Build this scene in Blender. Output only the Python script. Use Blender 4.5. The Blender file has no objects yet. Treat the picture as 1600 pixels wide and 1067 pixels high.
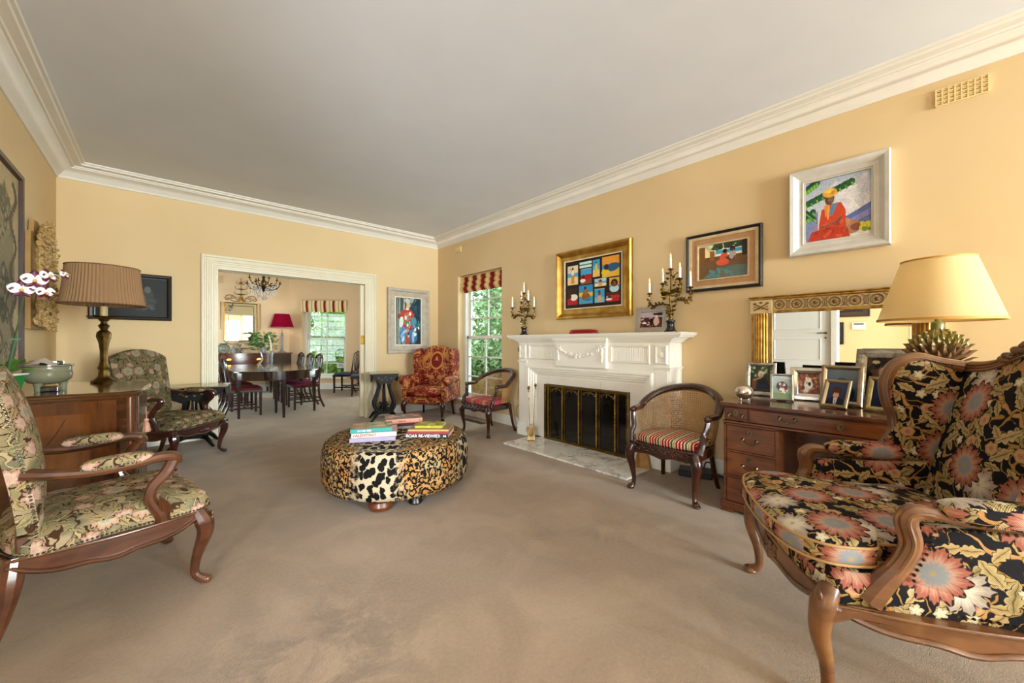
import bpy, math
# top-of-file light and exposure settings
EXPOSURE=0.52; SKY=0.55
def LIGHTS():
    # windows of the wall behind the camera
    area('daylight_rear_window',(2.3,-7.45,1.55),(R(90),0,0),2.7,2.3,1900,(.88,.93,1))
    # added fill inside the hall, aimed through its doorway to brighten the room
    area('added_hall_fill',(-2.3,-1.1,1.3),(R(90),0,R(-47)),1.2,2.0,190,(.86,.93,1))
    # open sky above the gardens, shining down through the fireside and dining room windows
    def aim(name,loc,to,sx,sy,power,col):
        o=area(name,loc,(0,0,0),sx,sy,power,col); o.rotation_euler=(Vector(to)-Vector(loc)).to_track_quat('-Z','Y').to_euler()
    aim('skylight_fireside',(5.6,4.9,3.9),(3.8,4.85,1.3),1.6,1.6,150,(.90,.96,1))
    aim('skylight_dining_bay',(4.5,12.0,4.0),(3.0,10.4,1.2),1.8,1.8,380,(.84,.93,1))
    area('daylight_dining_left',(-1.45,9.0,1.4),(R(90),0,R(-90)),2.2,1.9,90,(.86,.94,1))
    area('added_fill_dining_right',(3.93,8.0,1.4),(R(90),0,R(90)),2.1,1.9,75,(.86,.94,1))  # fill behind an added, unseen window; brightens the dining room
import bpy, bmesh, math, random
import numpy as np
from mathutils import Vector, Matrix, noise as mnoise
PI=math.pi
def R(d): return math.radians(d)
C=bpy.context.scene.collection
sc=bpy.context.scene
# ---------------- camera
cam=bpy.data.cameras.new('camera'); camo=bpy.data.objects.new('camera',cam); C.objects.link(camo)
camo.location=(0,0,1.2); camo.rotation_euler=(R(90),0,R(-42.64))
cam.sensor_width=36; cam.lens=36*594/1600; cam.shift_y=1.5/1600; cam.clip_start=.02
sc.camera=camo
# ---------------- colour management
vs=sc.view_settings; vs.view_transform='Standard'; vs.look='None'; vs.gamma=1; vs.use_curve_mapping=False; vs.exposure=EXPOSURE
sc.display_settings.display_device='sRGB'
cy=sc.cycles; cy.use_denoising=True; cy.max_bounces=10; cy.diffuse_bounces=6; cy.glossy_bounces=4; cy.transparent_max_bounces=24
cy.sample_clamp_indirect=6; cy.caustics_reflective=False; cy.caustics_refractive=False
# ---------------- sky
w=bpy.data.worlds.new('sky'); sc.world=w; w.use_nodes=True
wn=w.node_tree; bg=wn.nodes['Background']
sk=wn.nodes.new('ShaderNodeTexSky'); sk.sky_type='NISHITA'; sk.sun_elevation=R(48); sk.sun_rotation=R(200); sk.sun_disc=False
wn.links.new(sk.outputs[0],bg.inputs[0]); bg.inputs[1].default_value=SKY
# ---------------- window daylight and added fill lights
def area(name,loc,rot,sx,sy,power,col=(1,1,1),spread=180):
    l=bpy.data.lights.new(name,'AREA'); l.shape='RECTANGLE'; l.size=sx; l.size_y=sy; l.energy=power; l.color=col; l.spread=R(spread)
    o=bpy.data.objects.new(name,l); o.location=loc; o.rotation_euler=rot; C.objects.link(o); return o
def point(name,loc,power,col,r=.03):
    l=bpy.data.lights.new(name,'POINT'); l.energy=power; l.color=col; l.shadow_soft_size=r
    o=bpy.data.objects.new(name,l); o.location=loc; C.objects.link(o); return o
LIGHTS()
# ---------------- mesh helpers
class MB:
    def __init__(s): s.v=[]; s.f=[]
    def add(s,vs,fs):
        b=len(s.v); s.v.extend([tuple(v) for v in vs]); s.f.extend([tuple(i+b for i in f) for f in fs]); return s
    def box(s,c,size,rz=0,rx=0,ry=0):
        x,y,z=[a/2 for a in size]
        vs=[Vector((i*x,j*y,k*z)) for i in(-1,1) for j in(-1,1) for k in(-1,1)]
        if rz or rx or ry:
            m=Matrix.Rotation(rz,3,'Z')@Matrix.Rotation(ry,3,'Y')@Matrix.Rotation(rx,3,'X'); vs=[m@v for v in vs]
        c=Vector(c); return s.add([v+c for v in vs],[(0,1,3,2),(4,6,7,5),(0,4,5,1),(2,3,7,6),(0,2,6,4),(1,5,7,3)])
    def b2(s,x0,x1,y0,y1,z0,z1): return s.box(((x0+x1)/2,(y0+y1)/2,(z0+z1)/2),(abs(x1-x0),abs(y1-y0),abs(z1-z0)))
    def lathe(s,prof,c=(0,0,0),n=20,sx=1,sy=1,rot=None,lobes=0,la=0):
        vs=[]
        for r,z in prof:
            for i in range(n):
                a=2*PI*i/n; k=1+(la*math.cos(lobes*a) if lobes else 0)
                v=Vector((r*k*sx*math.cos(a),r*k*sy*math.sin(a),z))
                if rot: v=rot@v
                vs.append(v+Vector(c))
        fs=[(j*n+i,j*n+(i+1)%n,(j+1)*n+(i+1)%n,(j+1)*n+i) for j in range(len(prof)-1) for i in range(n)]
        if prof[0][0]>1e-5: fs.append(tuple(range(n))[::-1])
        if prof[-1][0]>1e-5: fs.append(tuple((len(prof)-1)*n+i for i in range(n)))
        return s.add(vs,fs)
    def tube(s,path,r,n=8,closed=False,flat=1.0,up=None,cap=True):
        P=[Vector(p) for p in path]; m=len(P)
        rs=list(r) if hasattr(r,'__len__') else [r]*m
        T=[]
        for i in range(m):
            a=P[(i-1)%m] if (closed or i>0) else P[i]; b=P[(i+1)%m] if (closed or i<m-1) else P[i]
            T.append((b-a).normalized() if (b-a).length>1e-9 else Vector((0,0,1)))
        u=Vector(up) if up else (Vector((0,0,1)) if abs(T[0].z)<.9 else Vector((1,0,0)))
        vs=[]
        for i in range(m):
            if not up: u=(u-T[i]*u.dot(T[i])); u=u.normalized() if u.length>1e-6 else Vector((1,0,0))
            else:
                u=Vector(up); u=(u-T[i]*u.dot(T[i])); u=u.normalized() if u.length>1e-6 else Vector((1,0,0))
            w=T[i].cross(u)
            for k in range(n):
                a=2*PI*k/n+PI/n; vs.append(P[i]+u*(math.cos(a)*rs[i])+w*(math.sin(a)*rs[i]*flat))
        fs=[(j*n+k,j*n+(k+1)%n,((j+1)%m)*n+(k+1)%n,((j+1)%m)*n+k) for j in range(m if closed else m-1) for k in range(n)]
        if not closed and cap: fs+= [tuple(range(n))[::-1],tuple((m-1)*n+k for k in range(n))]
        return s.add(vs,fs)
    def prism(s,pts,h0,h1,f=None):
        # pts 2D outline; f maps (a,b,h)->3D ; default xy plane
        f=f or (lambda a,b,h:(a,b,h)); n=len(pts)
        vs=[f(a,b,h0) for a,b in pts]+[f(a,b,h1) for a,b in pts]
        return s.add(vs,[tuple(range(n))[::-1],tuple(range(n,2*n))]+[(i,(i+1)%n,n+(i+1)%n,n+i) for i in range(n)])
    def grid(s,f,nu,nv,cu=False,cv=False):
        vs=[f(i/(nu if cu else nu-1),j/(nv if cv else nv-1)) for j in range(nv) for i in range(nu)]
        fs=[(j*nu+i,j*nu+(i+1)%nu,((j+1)%nv)*nu+(i+1)%nu,((j+1)%nv)*nu+i) for j in range(nv if cv else nv-1) for i in range(nu if cu else nu-1)]
        return s.add(vs,fs)
    def ball(s,c,r,n=8,m=6,sc=(1,1,1),rot=None):
        return s.lathe([(max(1e-6,math.sin(PI*j/m))*r*1.0,-math.cos(PI*j/m)*r*sc[2]) for j in range(m+1)],c,n,sc[0],sc[1],rot)
    def pillow(s,c,sx,sy,sz,n=14,e=.28,rot=None):
        # rounded cushion (superellipsoid)
        def sp(v,p): return math.copysign(abs(v)**p,v)
        def f(u,v):
            a=2*PI*u; b=PI*(v-.5)
            p=Vector((sx/2*sp(math.cos(b),.55)*sp(math.cos(a),e*2),sy/2*sp(math.cos(b),.55)*sp(math.sin(a),e*2),sz/2*math.sin(b)))
            if rot: p=rot@p
            return p+Vector(c)
        return s.grid(f,n*3,n,cu=True)
    def frame(s,x0,x1,z0,z1,prof,open_bottom=False,y=0):
        # mitred frame round a rectangle in the XZ plane; prof=[(inset,protrusion)] protrusion goes to -Y
        rings=[]
        for d,p in prof:
            if open_bottom: rings.append([(x0+d,y-p,z0),(x0+d,y-p,z1-d),(x1-d,y-p,z1-d),(x1-d,y-p,z0)])
            else: rings.append([(x0+d,y-p,z0+d),(x0+d,y-p,z1-d),(x1-d,y-p,z1-d),(x1-d,y-p,z0+d)])
        vs=[v for r in rings for v in r]; fs=[]
        k=3 if open_bottom else 4
        for j in range(len(prof)-1):
            for i in range(k): fs.append((j*4+i,(j+1)*4+i,(j+1)*4+(i+1)%4,j*4+(i+1)%4))
        if open_bottom:
            fs.append(tuple(j*4 for j in range(len(prof)))); fs.append(tuple(j*4+3 for j in range(len(prof)))[::-1])
        return s.add(vs,fs)
    def build(s,name,mat,parent=None,smooth=35,bevel=0,sub=0,uv=True,recalc=True,loc=None,rz=None,uvf=None,segs=2):
        me=bpy.data.meshes.new(name); me.from_pydata(s.v,[],s.f); me.validate()
        if recalc and len(s.v)<60000:
            bm=bmesh.new(); bm.from_mesh(me); bmesh.ops.remove_doubles(bm,verts=bm.verts,dist=1e-5); bmesh.ops.recalc_face_normals(bm,faces=bm.faces); bm.to_mesh(me); bm.free()
        if smooth:
            me.polygons.foreach_set('use_smooth',[True]*len(me.polygons)); me.update()
            try: me.set_sharp_from_angle(angle=R(smooth))
            except Exception: pass
        if uv or uvf: boxuv(me,uvf)
        if mat: me.materials.append(mat)
        o=bpy.data.objects.new(name,me); C.objects.link(o)
        if parent: o.parent=parent
        if loc: o.location=loc
        if rz is not None: o.rotation_euler=(0,0,rz)
        if bevel:
            b=o.modifiers.new('bevel','BEVEL'); b.width=bevel; b.segments=segs; b.limit_method='ANGLE'; b.angle_limit=R(40)
        if sub:
            b=o.modifiers.new('sub','SUBSURF'); b.levels=sub; b.render_levels=sub
        return o
def boxuv(me,uvf=None):
    n=len(me.loops)
    if n==0: return
    co=np.empty(len(me.vertices)*3); me.vertices.foreach_get('co',co); co=co.reshape(-1,3)
    li=np.empty(n,dtype=np.int32); me.loops.foreach_get('vertex_index',li)
    P=len(me.polygons); nor=np.empty(P*3); me.polygons.foreach_get('normal',nor); nor=nor.reshape(-1,3)
    tot=np.empty(P,dtype=np.int32); me.polygons.foreach_get('loop_total',tot)
    pn=np.repeat(nor,tot,axis=0); lc=co[li]
    if uvf: uv=uvf(lc,pn)
    else:
        a=np.abs(pn); ax=np.where((a[:,2]>=a[:,0])&(a[:,2]>=a[:,1]),2,np.where(a[:,1]>=a[:,0],1,0))
        uv=np.where((ax==2)[:,None],lc[:,[0,1]],np.where((ax==1)[:,None],lc[:,[0,2]]+[.37,0],lc[:,[1,2]]+[.71,0]))
    l=me.uv_layers.new(name='uv'); l.data.foreach_set('uv',np.ascontiguousarray(uv,dtype=np.float32).ravel())
def tag(o,label=None,cat=None,group=None,kind=None):
    if label: o['label']=label
    if cat: o['category']=cat
    if group: o['group']=group
    if kind: o['kind']=kind
    return o
def thing(name,label,cat,loc=(0,0,0),rz=0,group=None):
    o=bpy.data.objects.new(name,None); C.objects.link(o); o.location=loc; o.rotation_euler=(0,0,rz); o.empty_display_size=.05
    return tag(o,label,cat,group)
def struct(o): o['kind']='structure'; return o
def stuff(o): o['kind']='stuff'; return o
def copy_tree(o,parent=None):
    c=o.copy(); C.objects.link(c)
    if parent: c.parent=parent
    for ch in [x for x in TREE.get(o.name,[])]: copy_tree(ch,c)
    return c
TREE={}
def index_tree():
    TREE.clear()
    for x in bpy.data.objects:
        if x.parent: TREE.setdefault(x.parent.name,[]).append(x)
def dup(o,loc,rz,label=None,group=None):
    index_tree(); c=copy_tree(o); c.location=loc; c.rotation_euler=(0,0,rz)
    if label: c['label']=label
    if group: c['group']=group
    return c
def text(name,s,size,parent,loc,rot,mat,ext=.0006,sx=1,align='CENTER',bold=0):
    cu=bpy.data.curves.new(name,'FONT'); cu.body=s; cu.size=size; cu.extrude=ext; cu.align_x=align; cu.align_y='CENTER'; cu.offset=bold
    o=bpy.data.objects.new(name+'_tmp',cu); C.objects.link(o)
    bpy.context.view_layer.update(); dg=bpy.context.evaluated_depsgraph_get()
    me=bpy.data.meshes.new_from_object(o.evaluated_get(dg)); bpy.data.objects.remove(o)
    me.materials.clear(); me.materials.append(mat)
    r=bpy.data.objects.new(name,me); C.objects.link(r); r.parent=parent; r.location=loc; r.rotation_euler=rot; r.scale=(sx,1,1); return r
def lerp(a,b,t): return a+(b-a)*t
def spline(pts,n=6,closed=False):
    P=[Vector(p) for p in pts]; m=len(P); out=[]
    rng=range(m) if closed else range(m-1)
    for i in rng:
        p0=P[(i-1)%m] if closed or i>0 else P[0]; p1=P[i]; p2=P[(i+1)%m]; p3=P[(i+2)%m] if closed or i<m-2 else P[-1]
        for k in range(n):
            t=k/n; out.append(.5*((2*p1)+(p2-p0)*t+(2*p0-5*p1+4*p2-p3)*t*t+(3*p1-p0-3*p2+p3)*t**3))
    if not closed: out.append(P[-1])
    return out
def sprad(rs,n=6):
    out=[]
    for i in range(len(rs)-1):
        for k in range(n): out.append(lerp(rs[i],rs[i+1],k/n))
    return out+[rs[-1]]
# ---------------- material helpers
def srgb(h):
    if isinstance(h,str):
        c=[int(h[i:i+2],16)/255 for i in (0,2,4)]; return tuple((x/12.92 if x<=.04045 else ((x+.055)/1.055)**2.4) for x in c)
    return tuple(h)
def c4(h): return srgb(h)+(1,)
def nd(nt,t,ins=None,**kw):
    n=nt.nodes.new('ShaderNode'+t)
    for k,v in kw.items(): setattr(n,k,v)
    for k,v in (ins or {}).items():
        s=n.inputs[k]
        if isinstance(v,bpy.types.NodeSocket): nt.links.new(v,s)
        else: s.default_value=v
    return n
def mt(nt,op,a,b=0.0,c=None,clamp=False):
    d={0:a,1:b}
    if c is not None: d[2]=c
    return nd(nt,'Math',d,operation=op,use_clamp=clamp).outputs[0]
def mixc(nt,f,a,b,bt='MIX'):
    n=nt.nodes.new('ShaderNodeMix'); n.data_type='RGBA'; n.blend_type=bt
    for i,v in ((0,f),(6,a),(7,b)):
        if isinstance(v,bpy.types.NodeSocket): nt.links.new(v,n.inputs[i])
        elif isinstance(v,str): n.inputs[i].default_value=c4(v)
        else: n.inputs[i].default_value=v if not(isinstance(v,tuple) and len(v)==3) else v+(1,)
    return n.outputs[2]
def ramp(nt,f,stops,interp='LINEAR'):
    n=nt.nodes.new('ShaderNodeValToRGB'); r=n.color_ramp; r.interpolation=interp
    while len(r.elements)<len(stops): r.elements.new(.5)
    for e,(p,c) in zip(r.elements,stops): e.position=p; e.color=c4(c) if isinstance(c,str) else (c,c,c,1)
    nt.links.new(f,n.inputs[0]); return n.outputs[0]
def base(name,col='808080',rough=.5,metal=0,spec=.5):
    m=bpy.data.materials.new(name); m.use_nodes=True; nt=m.node_tree; b=nt.nodes['Principled BSDF']
    if not isinstance(col,bpy.types.NodeSocket): b.inputs['Base Color'].default_value=c4(col)
    b.inputs['Roughness'].default_value=rough; b.inputs['Metallic'].default_value=metal; b.inputs['Specular IOR Level'].default_value=spec
    return m,nt,b
def ocoord(nt,scale=(1,1,1),uv=False,rot=(0,0,0)):
    t=nd(nt,'TexCoord'); mp=nd(nt,'Mapping',{'Vector':t.outputs['UV' if uv else 'Object'],'Scale':scale,'Rotation':rot}); return mp.outputs[0]
def bump(nt,b,h,strength=.3,dist=.005):
    n=nd(nt,'Bump',{'Height':h,'Strength':strength,'Distance':dist}); nt.links.new(n.outputs[0],b.inputs['Normal'])
def noise(nt,v,s=5,d=3,dist=0,rough=.5,out=0,dim='3D'): return nd(nt,'TexNoise',{'Vector':v,'Scale':s,'Detail':d,'Distortion':dist,'Roughness':rough},noise_dimensions=dim).outputs[out]
_mc={}
def plain(name,c1,rough=.5,metal=0,c2=None,s=8,bs=0,bsc=60,spec=.5):
    if name in _mc: return _mc[name]
    m,nt,b=base(name,c1,rough,metal,spec); v=ocoord(nt)
    f=noise(nt,v,s,4); 
    c=mixc(nt,ramp(nt,f,[(.3,0.0),(.7,1.0)]),c1,c2 or c1); nt.links.new(c,b.inputs['Base Color'])
    if bs: bump(nt,b,noise(nt,v,bsc,3),bs,.003)
    _mc[name]=m; return m
def wood(name,c1,c2,c3=None,rough=.28,axis=0,s=3,coat=.3):
    if name in _mc: return _mc[name]
    m,nt,b=base(name,c1,rough); st=[14,14,14]; st[axis]=1.1
    v=ocoord(nt,tuple(st)); f=noise(nt,v,s,6,.6,.6); g=noise(nt,ocoord(nt),3,3,1.2)
    c=mixc(nt,ramp(nt,f,[(.32,0.0),(.68,1.0)]),c1,c2); c=mixc(nt,ramp(nt,g,[(.45,0.0),(.75,.8)]),c,c3 or c2)
    nt.links.new(c,b.inputs['Base Color']); b.inputs['Coat Weight'].default_value=coat; b.inputs['Coat Roughness'].default_value=.15
    bump(nt,b,f,.08,.002); _mc[name]=m; return m
def metalm(name,c1,c2,rough=.3,s=12,bs=.15,bsc=50):
    if name in _mc: return _mc[name]
    m,nt,b=base(name,c1,rough,1); v=ocoord(nt); f=noise(nt,v,s,5)
    nt.links.new(mixc(nt,ramp(nt,f,[(.35,0.0),(.65,1.0)]),c1,c2),b.inputs['Base Color']); bump(nt,b,noise(nt,v,bsc,3),bs,.003)
    _mc[name]=m; return m
WHITE=lambda: plain('white_paint','e9e4d8',.45,c2='e4dfd2',s=3)
TRIM=lambda: plain('cream_trim','ded3b8',.4,c2='d8ccb0',s=3)
def wallmat(name,c1,c2):
    m,nt,b=base(name,c1,.75,spec=.25); v=ocoord(nt)
    nt.links.new(mixc(nt,ramp(nt,noise(nt,v,.9,3,.4),[(.35,0.0),(.7,1.0)]),c1,c2),b.inputs['Base Color'])
    bump(nt,b,noise(nt,v,90,4),.12,.002); return m
def vcolmat(name,rough=.5,spec=.25):
    if name in _mc: return _mc[name]
    m,nt,b=base(name,'808080',rough,spec=spec); a=nd(nt,'Attribute'); a.attribute_name='paint'
    v=ocoord(nt); c=mixc(nt,.18,a.outputs[0],noise(nt,v,70,3,out=1),'OVERLAY')
    nt.links.new(c,b.inputs['Base Color']); bump(nt,b,noise(nt,v,120,3),.12,.002); _mc[name]=m; return m
# procedural painting surface: numpy raster -> colour attribute on a fine grid, in the XZ plane facing -Y
class Canvas:
    def __init__(s,w,h,bgc='808080'):
        s.w,s.h=w,h; s.a=np.zeros((h,w,3)); s.a[:]=srgb(bgc); s.X,s.Y=np.meshgrid((np.arange(w)+.5)/w,(np.arange(h)+.5)/h)
    def put(s,m,c,k=1):
        c=np.array(srgb(c)); m=(m*k)[...,None]; s.a=s.a*(1-m)+c*m
    def rect(s,x0,y0,x1,y1,c,k=1): s.put(((s.X>=x0)&(s.X<=x1)&(s.Y>=y0)&(s.Y<=y1)).astype(float),c,k)
    def ell(s,cx,cy,rx,ry,c,rot=0,k=1):
        dx,dy=s.X-cx,(s.Y-cy)*1.0; ca,sa=math.cos(rot),math.sin(rot); u=(dx*ca+dy*sa)/rx; v=(-dx*sa+dy*ca)/ry
        s.put((u*u+v*v<1).astype(float),c,k)
    def ring(s,cx,cy,rx,ry,t,c):
        r=np.sqrt(((s.X-cx)/rx)**2+((s.Y-cy)/ry)**2); s.put((np.abs(r-1)<t).astype(float),c)
    def poly(s,pts,c,k=1):
        m=np.zeros((s.h,s.w),bool); n=len(pts); j=n-1
        for i in range(n):
            xi,yi=pts[i]; xj,yj=pts[j]
            cnd=((yi>s.Y)!=(yj>s.Y))&(s.X<(xj-xi)*(s.Y-yi)/((yj-yi) or 1e-9)+xi); m^=cnd; j=i
        s.put(m.astype(float),c,k)
    def line(s,x0,y0,x1,y1,t,c,k=1):
        dx,dy=x1-x0,y1-y0; L=dx*dx+dy*dy or 1e-9; u=np.clip(((s.X-x0)*dx+(s.Y-y0)*dy)/L,0,1)
        d=np.hypot(s.X-x0-u*dx,s.Y-y0-u*dy); s.put((d<t).astype(float),c,k)
    def grad(s,y0,y1,ca,cb):
        t=np.clip((s.Y-y0)/(y1-y0),0,1)[...,None]; m=((s.Y>=y0)&(s.Y<=y1))[...,None]
        s.a=np.where(m,np.array(srgb(ca))*(1-t)+np.array(srgb(cb))*t,s.a)
    def dabs(s,n,r,amt,seed=0,x0=0,y0=0,x1=1,y1=1):
        rg=np.random.RandomState(seed)
        for _ in range(n):
            cx,cy=rg.uniform(x0,x1),rg.uniform(y0,y1); a=rg.uniform(0,PI); k=1+rg.uniform(-amt,amt)
            dx,dy=s.X-cx,s.Y-cy; u=(dx*math.cos(a)+dy*math.sin(a))/r; v=(-dx*math.sin(a)+dy*math.cos(a))/(r*.4)
            m=((u*u+v*v)<1)[...,None]; s.a=np.where(m,np.clip(s.a*k,0,1),s.a)
    def spots(s,n,r,cols,seed=0,x0=0,y0=0,x1=1,y1=1,k=1):
        rg=np.random.RandomState(seed)
        for i in range(n): s.ell(rg.uniform(x0,x1),rg.uniform(y0,y1),r*rg.uniform(.5,1.3),r*rg.uniform(.5,1.3),cols[rg.randint(len(cols))],rg.uniform(0,PI),k)
    def build(s,name,W,H,parent,loc=(0,0,0),mat=None,rot=None):
        # Y down in canvas -> Z up
        w,h=s.w,s.h; xs=np.linspace(-W/2,W/2,w); zs=np.linspace(H/2,-H/2,h)
        gx,gz=np.meshgrid(xs,zs); co=np.stack([gx.ravel(),np.zeros(w*h),gz.ravel()],1)
        i=np.arange((h-1)*(w-1)); r,c=i//(w-1),i%(w-1); a=r*w+c
        f=np.stack([a,a+w,a+w+1,a+1],1).astype(np.int32)
        me=bpy.data.meshes.new(name); me.vertices.add(w*h); me.vertices.foreach_set('co',co.ravel())
        me.loops.add(len(f)*4); me.loops.foreach_set('vertex_index',f.ravel()); me.polygons.add(len(f))
        me.polygons.foreach_set('loop_start',np.arange(0,len(f)*4,4)); me.update(calc_edges=True)
        ca=me.color_attributes.new('paint','FLOAT_COLOR','POINT'); d=np.ones((w*h,4)); d[:,:3]=s.a.reshape(-1,3); ca.data.foreach_set('color',d.ravel())
        me.materials.append(mat or vcolmat('oil_paint')); o=bpy.data.objects.new(name,me); C.objects.link(o); o.parent=parent; o.location=loc
        if rot: o.rotation_euler=rot
        return o
# ================= THE ROOM =================
XL,XR,YB,YF,ZC=-.8,3.725,6.05,-7.1,3.05
WT=.22
yel=wallmat('yellow_wall_paint','d9bf94','d2b78b')
pink=wallmat('peach_wall_paint','e6c6a0','e0bd94')
def carpet():
    m,nt,b=base('carpet_pile','a08a72',.95,spec=.1); v=ocoord(nt)
    f=noise(nt,v,2.2,4,.8,.55); c=mixc(nt,ramp(nt,f,[(.42,0.0),(.62,1.0)]),'9a7c60','b09274')
    g=noise(nt,v,4,6,.6,.7); sm=noise(nt,ocoord(nt,(1,1,1)),1.1,2)
    k=mt(nt,'MULTIPLY',ramp(nt,g,[(.5,0.0),(.66,1.0)]),ramp(nt,sm,[(.5,0.0),(.62,.75)]))
    c=mixc(nt,k,c,'725d4b')
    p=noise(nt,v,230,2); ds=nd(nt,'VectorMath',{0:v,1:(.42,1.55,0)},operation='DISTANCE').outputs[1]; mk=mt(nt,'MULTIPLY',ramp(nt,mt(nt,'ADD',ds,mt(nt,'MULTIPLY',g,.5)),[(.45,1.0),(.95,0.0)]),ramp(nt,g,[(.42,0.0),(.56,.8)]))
    c=mixc(nt,mk,c,'604b3c'); c=mixc(nt,mt(nt,'MULTIPLY',p,.8),c,'6b5c4c'); p2=noise(nt,v,55,2); c=mixc(nt,mt(nt,'MULTIPLY',p2,.25),c,'c4b097')  # mk darkens a foreground patch: pile shading painted into the colour
    nt.links.new(c,b.inputs['Base Color']); bump(nt,b,mt(nt,'ADD',p,mt(nt,'MULTIPLY',p2,.6)),.5,.006)
    b.inputs['Sheen Weight'].default_value=.25; return m
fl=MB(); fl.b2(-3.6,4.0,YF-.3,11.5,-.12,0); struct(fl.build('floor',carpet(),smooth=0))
ceil=plain('ceiling_plaster','dbdee4',.85,c2='d6d9e0',s=2)
cl=MB(); cl.b2(XL-WT,XR+WT,YF-.2,YB+WT,ZC,ZC+.12); cl.b2(-3.6,XL-WT,YF-.2,3.4,2.7,ZC+.12); struct(cl.build('ceiling',ceil,smooth=0))
def wall_holes(name,f,a0,a1,z0,z1,t0,t1,holes,mat):
    # f(a,t,z): a along the wall, t across its thickness; holes [(a0,a1,z0,z1)]
    m=MB(); xs=sorted({a0,a1,*[h[0] for h in holes],*[h[1] for h in holes]})
    for i in range(len(xs)-1):
        zs=[(z0,z1)]
        for h in holes:
            if h[0]<=xs[i]+1e-6 and h[1]>=xs[i+1]-1e-6: zs=[(z0,h[2]),(h[3],z1)]
        for q0,q1 in zs:
            if q1-q0<1e-4: continue
            vs=[f(a,t,z) for a in (xs[i],xs[i+1]) for t in (t0,t1) for z in (q0,q1)]
            m.add(vs,[(0,1,3,2),(4,6,7,5),(0,4,5,1),(2,3,7,6),(0,2,6,4),(1,5,7,3)])
    return struct(m.build(name,mat,smooth=0))
WY0,WY1,WZ0,WZ1=4.27,5.41,.25,2.325   # fireside window hole
wall_holes('wall_right',lambda a,t,z:(t,a,z),YF,YB+WT,0,ZC,XR,XR+WT+.03,[(WY0,WY1,WZ0,WZ1)],yel)
DX0,DX1,DZ=.504,2.409,2.147
wall_holes('wall_back',lambda a,t,z:(a,t,z),XL-WT,XR,0,ZC,YB,YB+WT,[(DX0,DX1,0,DZ)],yel)
HY0,HY1=-.35,.98
wall_holes('wall_left',lambda a,t,z:(t,a,z),YF,YB,0,ZC,XL-WT,XL,[(HY0,HY1,0,2.1),(1.06,2.0,0,2.08)],yel)
wall_holes('wall_front',lambda a,t,z:(a,t,z),XL,XR,0,ZC,YF-.2,YF,[(.95,2.2,.4,2.6),(2.4,3.65,.4,2.6)],yel)
# hall seen only in the mirror
hw=plain('hall_wall_paint','d9cb9c',.7)
m=MB(); m.b2(-3.6,-3.5,YF,3.4,0,2.7); struct(m.build('wall_hall_far',hw,smooth=0))
m=MB(); m.b2(-3.5,XL-WT,3.3,3.4,0,2.7); struct(m.build('wall_hall_end',hw,smooth=0))
m=MB(); m.b2(-3.5,XL-WT,YF-.2,YF,0,2.7); struct(m.build('wall_hall_near',hw,smooth=0))
# dining room shell with a canted bay
DCX,DCY=2.404,11.05; BX,BY=3.772,9.79
m=MB(); m.b2(-1.3,DCX,DCY,DCY+.2,0,ZC); struct(m.build('wall_dining_back',pink,smooth=0))

wall_holes('wall_dining_left',lambda a,t,z:(t,a,z),YB+WT,DCY,0,ZC,-1.5,-1.3,[(7.9,10.1,.4,2.4)],pink)
m=MB(); m.b2(-1.5,BX+.3,YB+WT,DCY+1.4,ZC,ZC+.1); struct(m.build('ceiling_dining',ceil,smooth=0))
wall_holes('wall_dining_right',lambda a,t,z:(t,a,z),YB+WT,BY,0,ZC,BX,BX+.2,[(6.95,9.05,.4,2.4)],pink)  # hole cut for the added window and its fill light
e=Vector((BX-DCX,BY-DCY,0)); BL=e.length; e.normalize(); nrm=Vector((-e.y,e.x,0))*1
if nrm.y<0: nrm=-nrm
def bayp(a,t,z): p=Vector((DCX,DCY,0))+e*a+nrm*t; return (p.x,p.y,z)
BW0,BW1=.33,1.46; BZ0,BZ1=.3,2.28
# hole along bay computed from the photo: window between px 472 and 540
wall_holes('wall_dining_bay',bayp,-.02,BL+.1,0,ZC,0,.24,[(BW0,BW1,BZ0,BZ1)],pink)
# cornice round the living room
prof=[(0,2.903),(.012,2.903),(.016,2.917),(.03,2.93),(.05,2.955),(.08,2.978),(.115,2.993),(.12,3.003),(.135,3.003),(.14,3.016),(.19,3.02),(.196,3.036),(.215,3.036),(.22,3.0505)]
m=MB(); vs=[]; 
for d,z in prof: vs+=[(XL+d,YF+d,z),(XL+d,YB-d,z),(XR-d,YB-d,z),(XR-d,YF+d,z)]
fs=[(j*4+i,j*4+(i+1)%4,(j+1)*4+(i+1)%4,(j+1)*4+i) for j in range(len(prof)-1) for i in range(4)]
m.add(vs,fs); struct(m.build('trim_1',plain('cornice_white','e2dcd2',.6,c2='dcd6cb',s=3),smooth=40))
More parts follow.
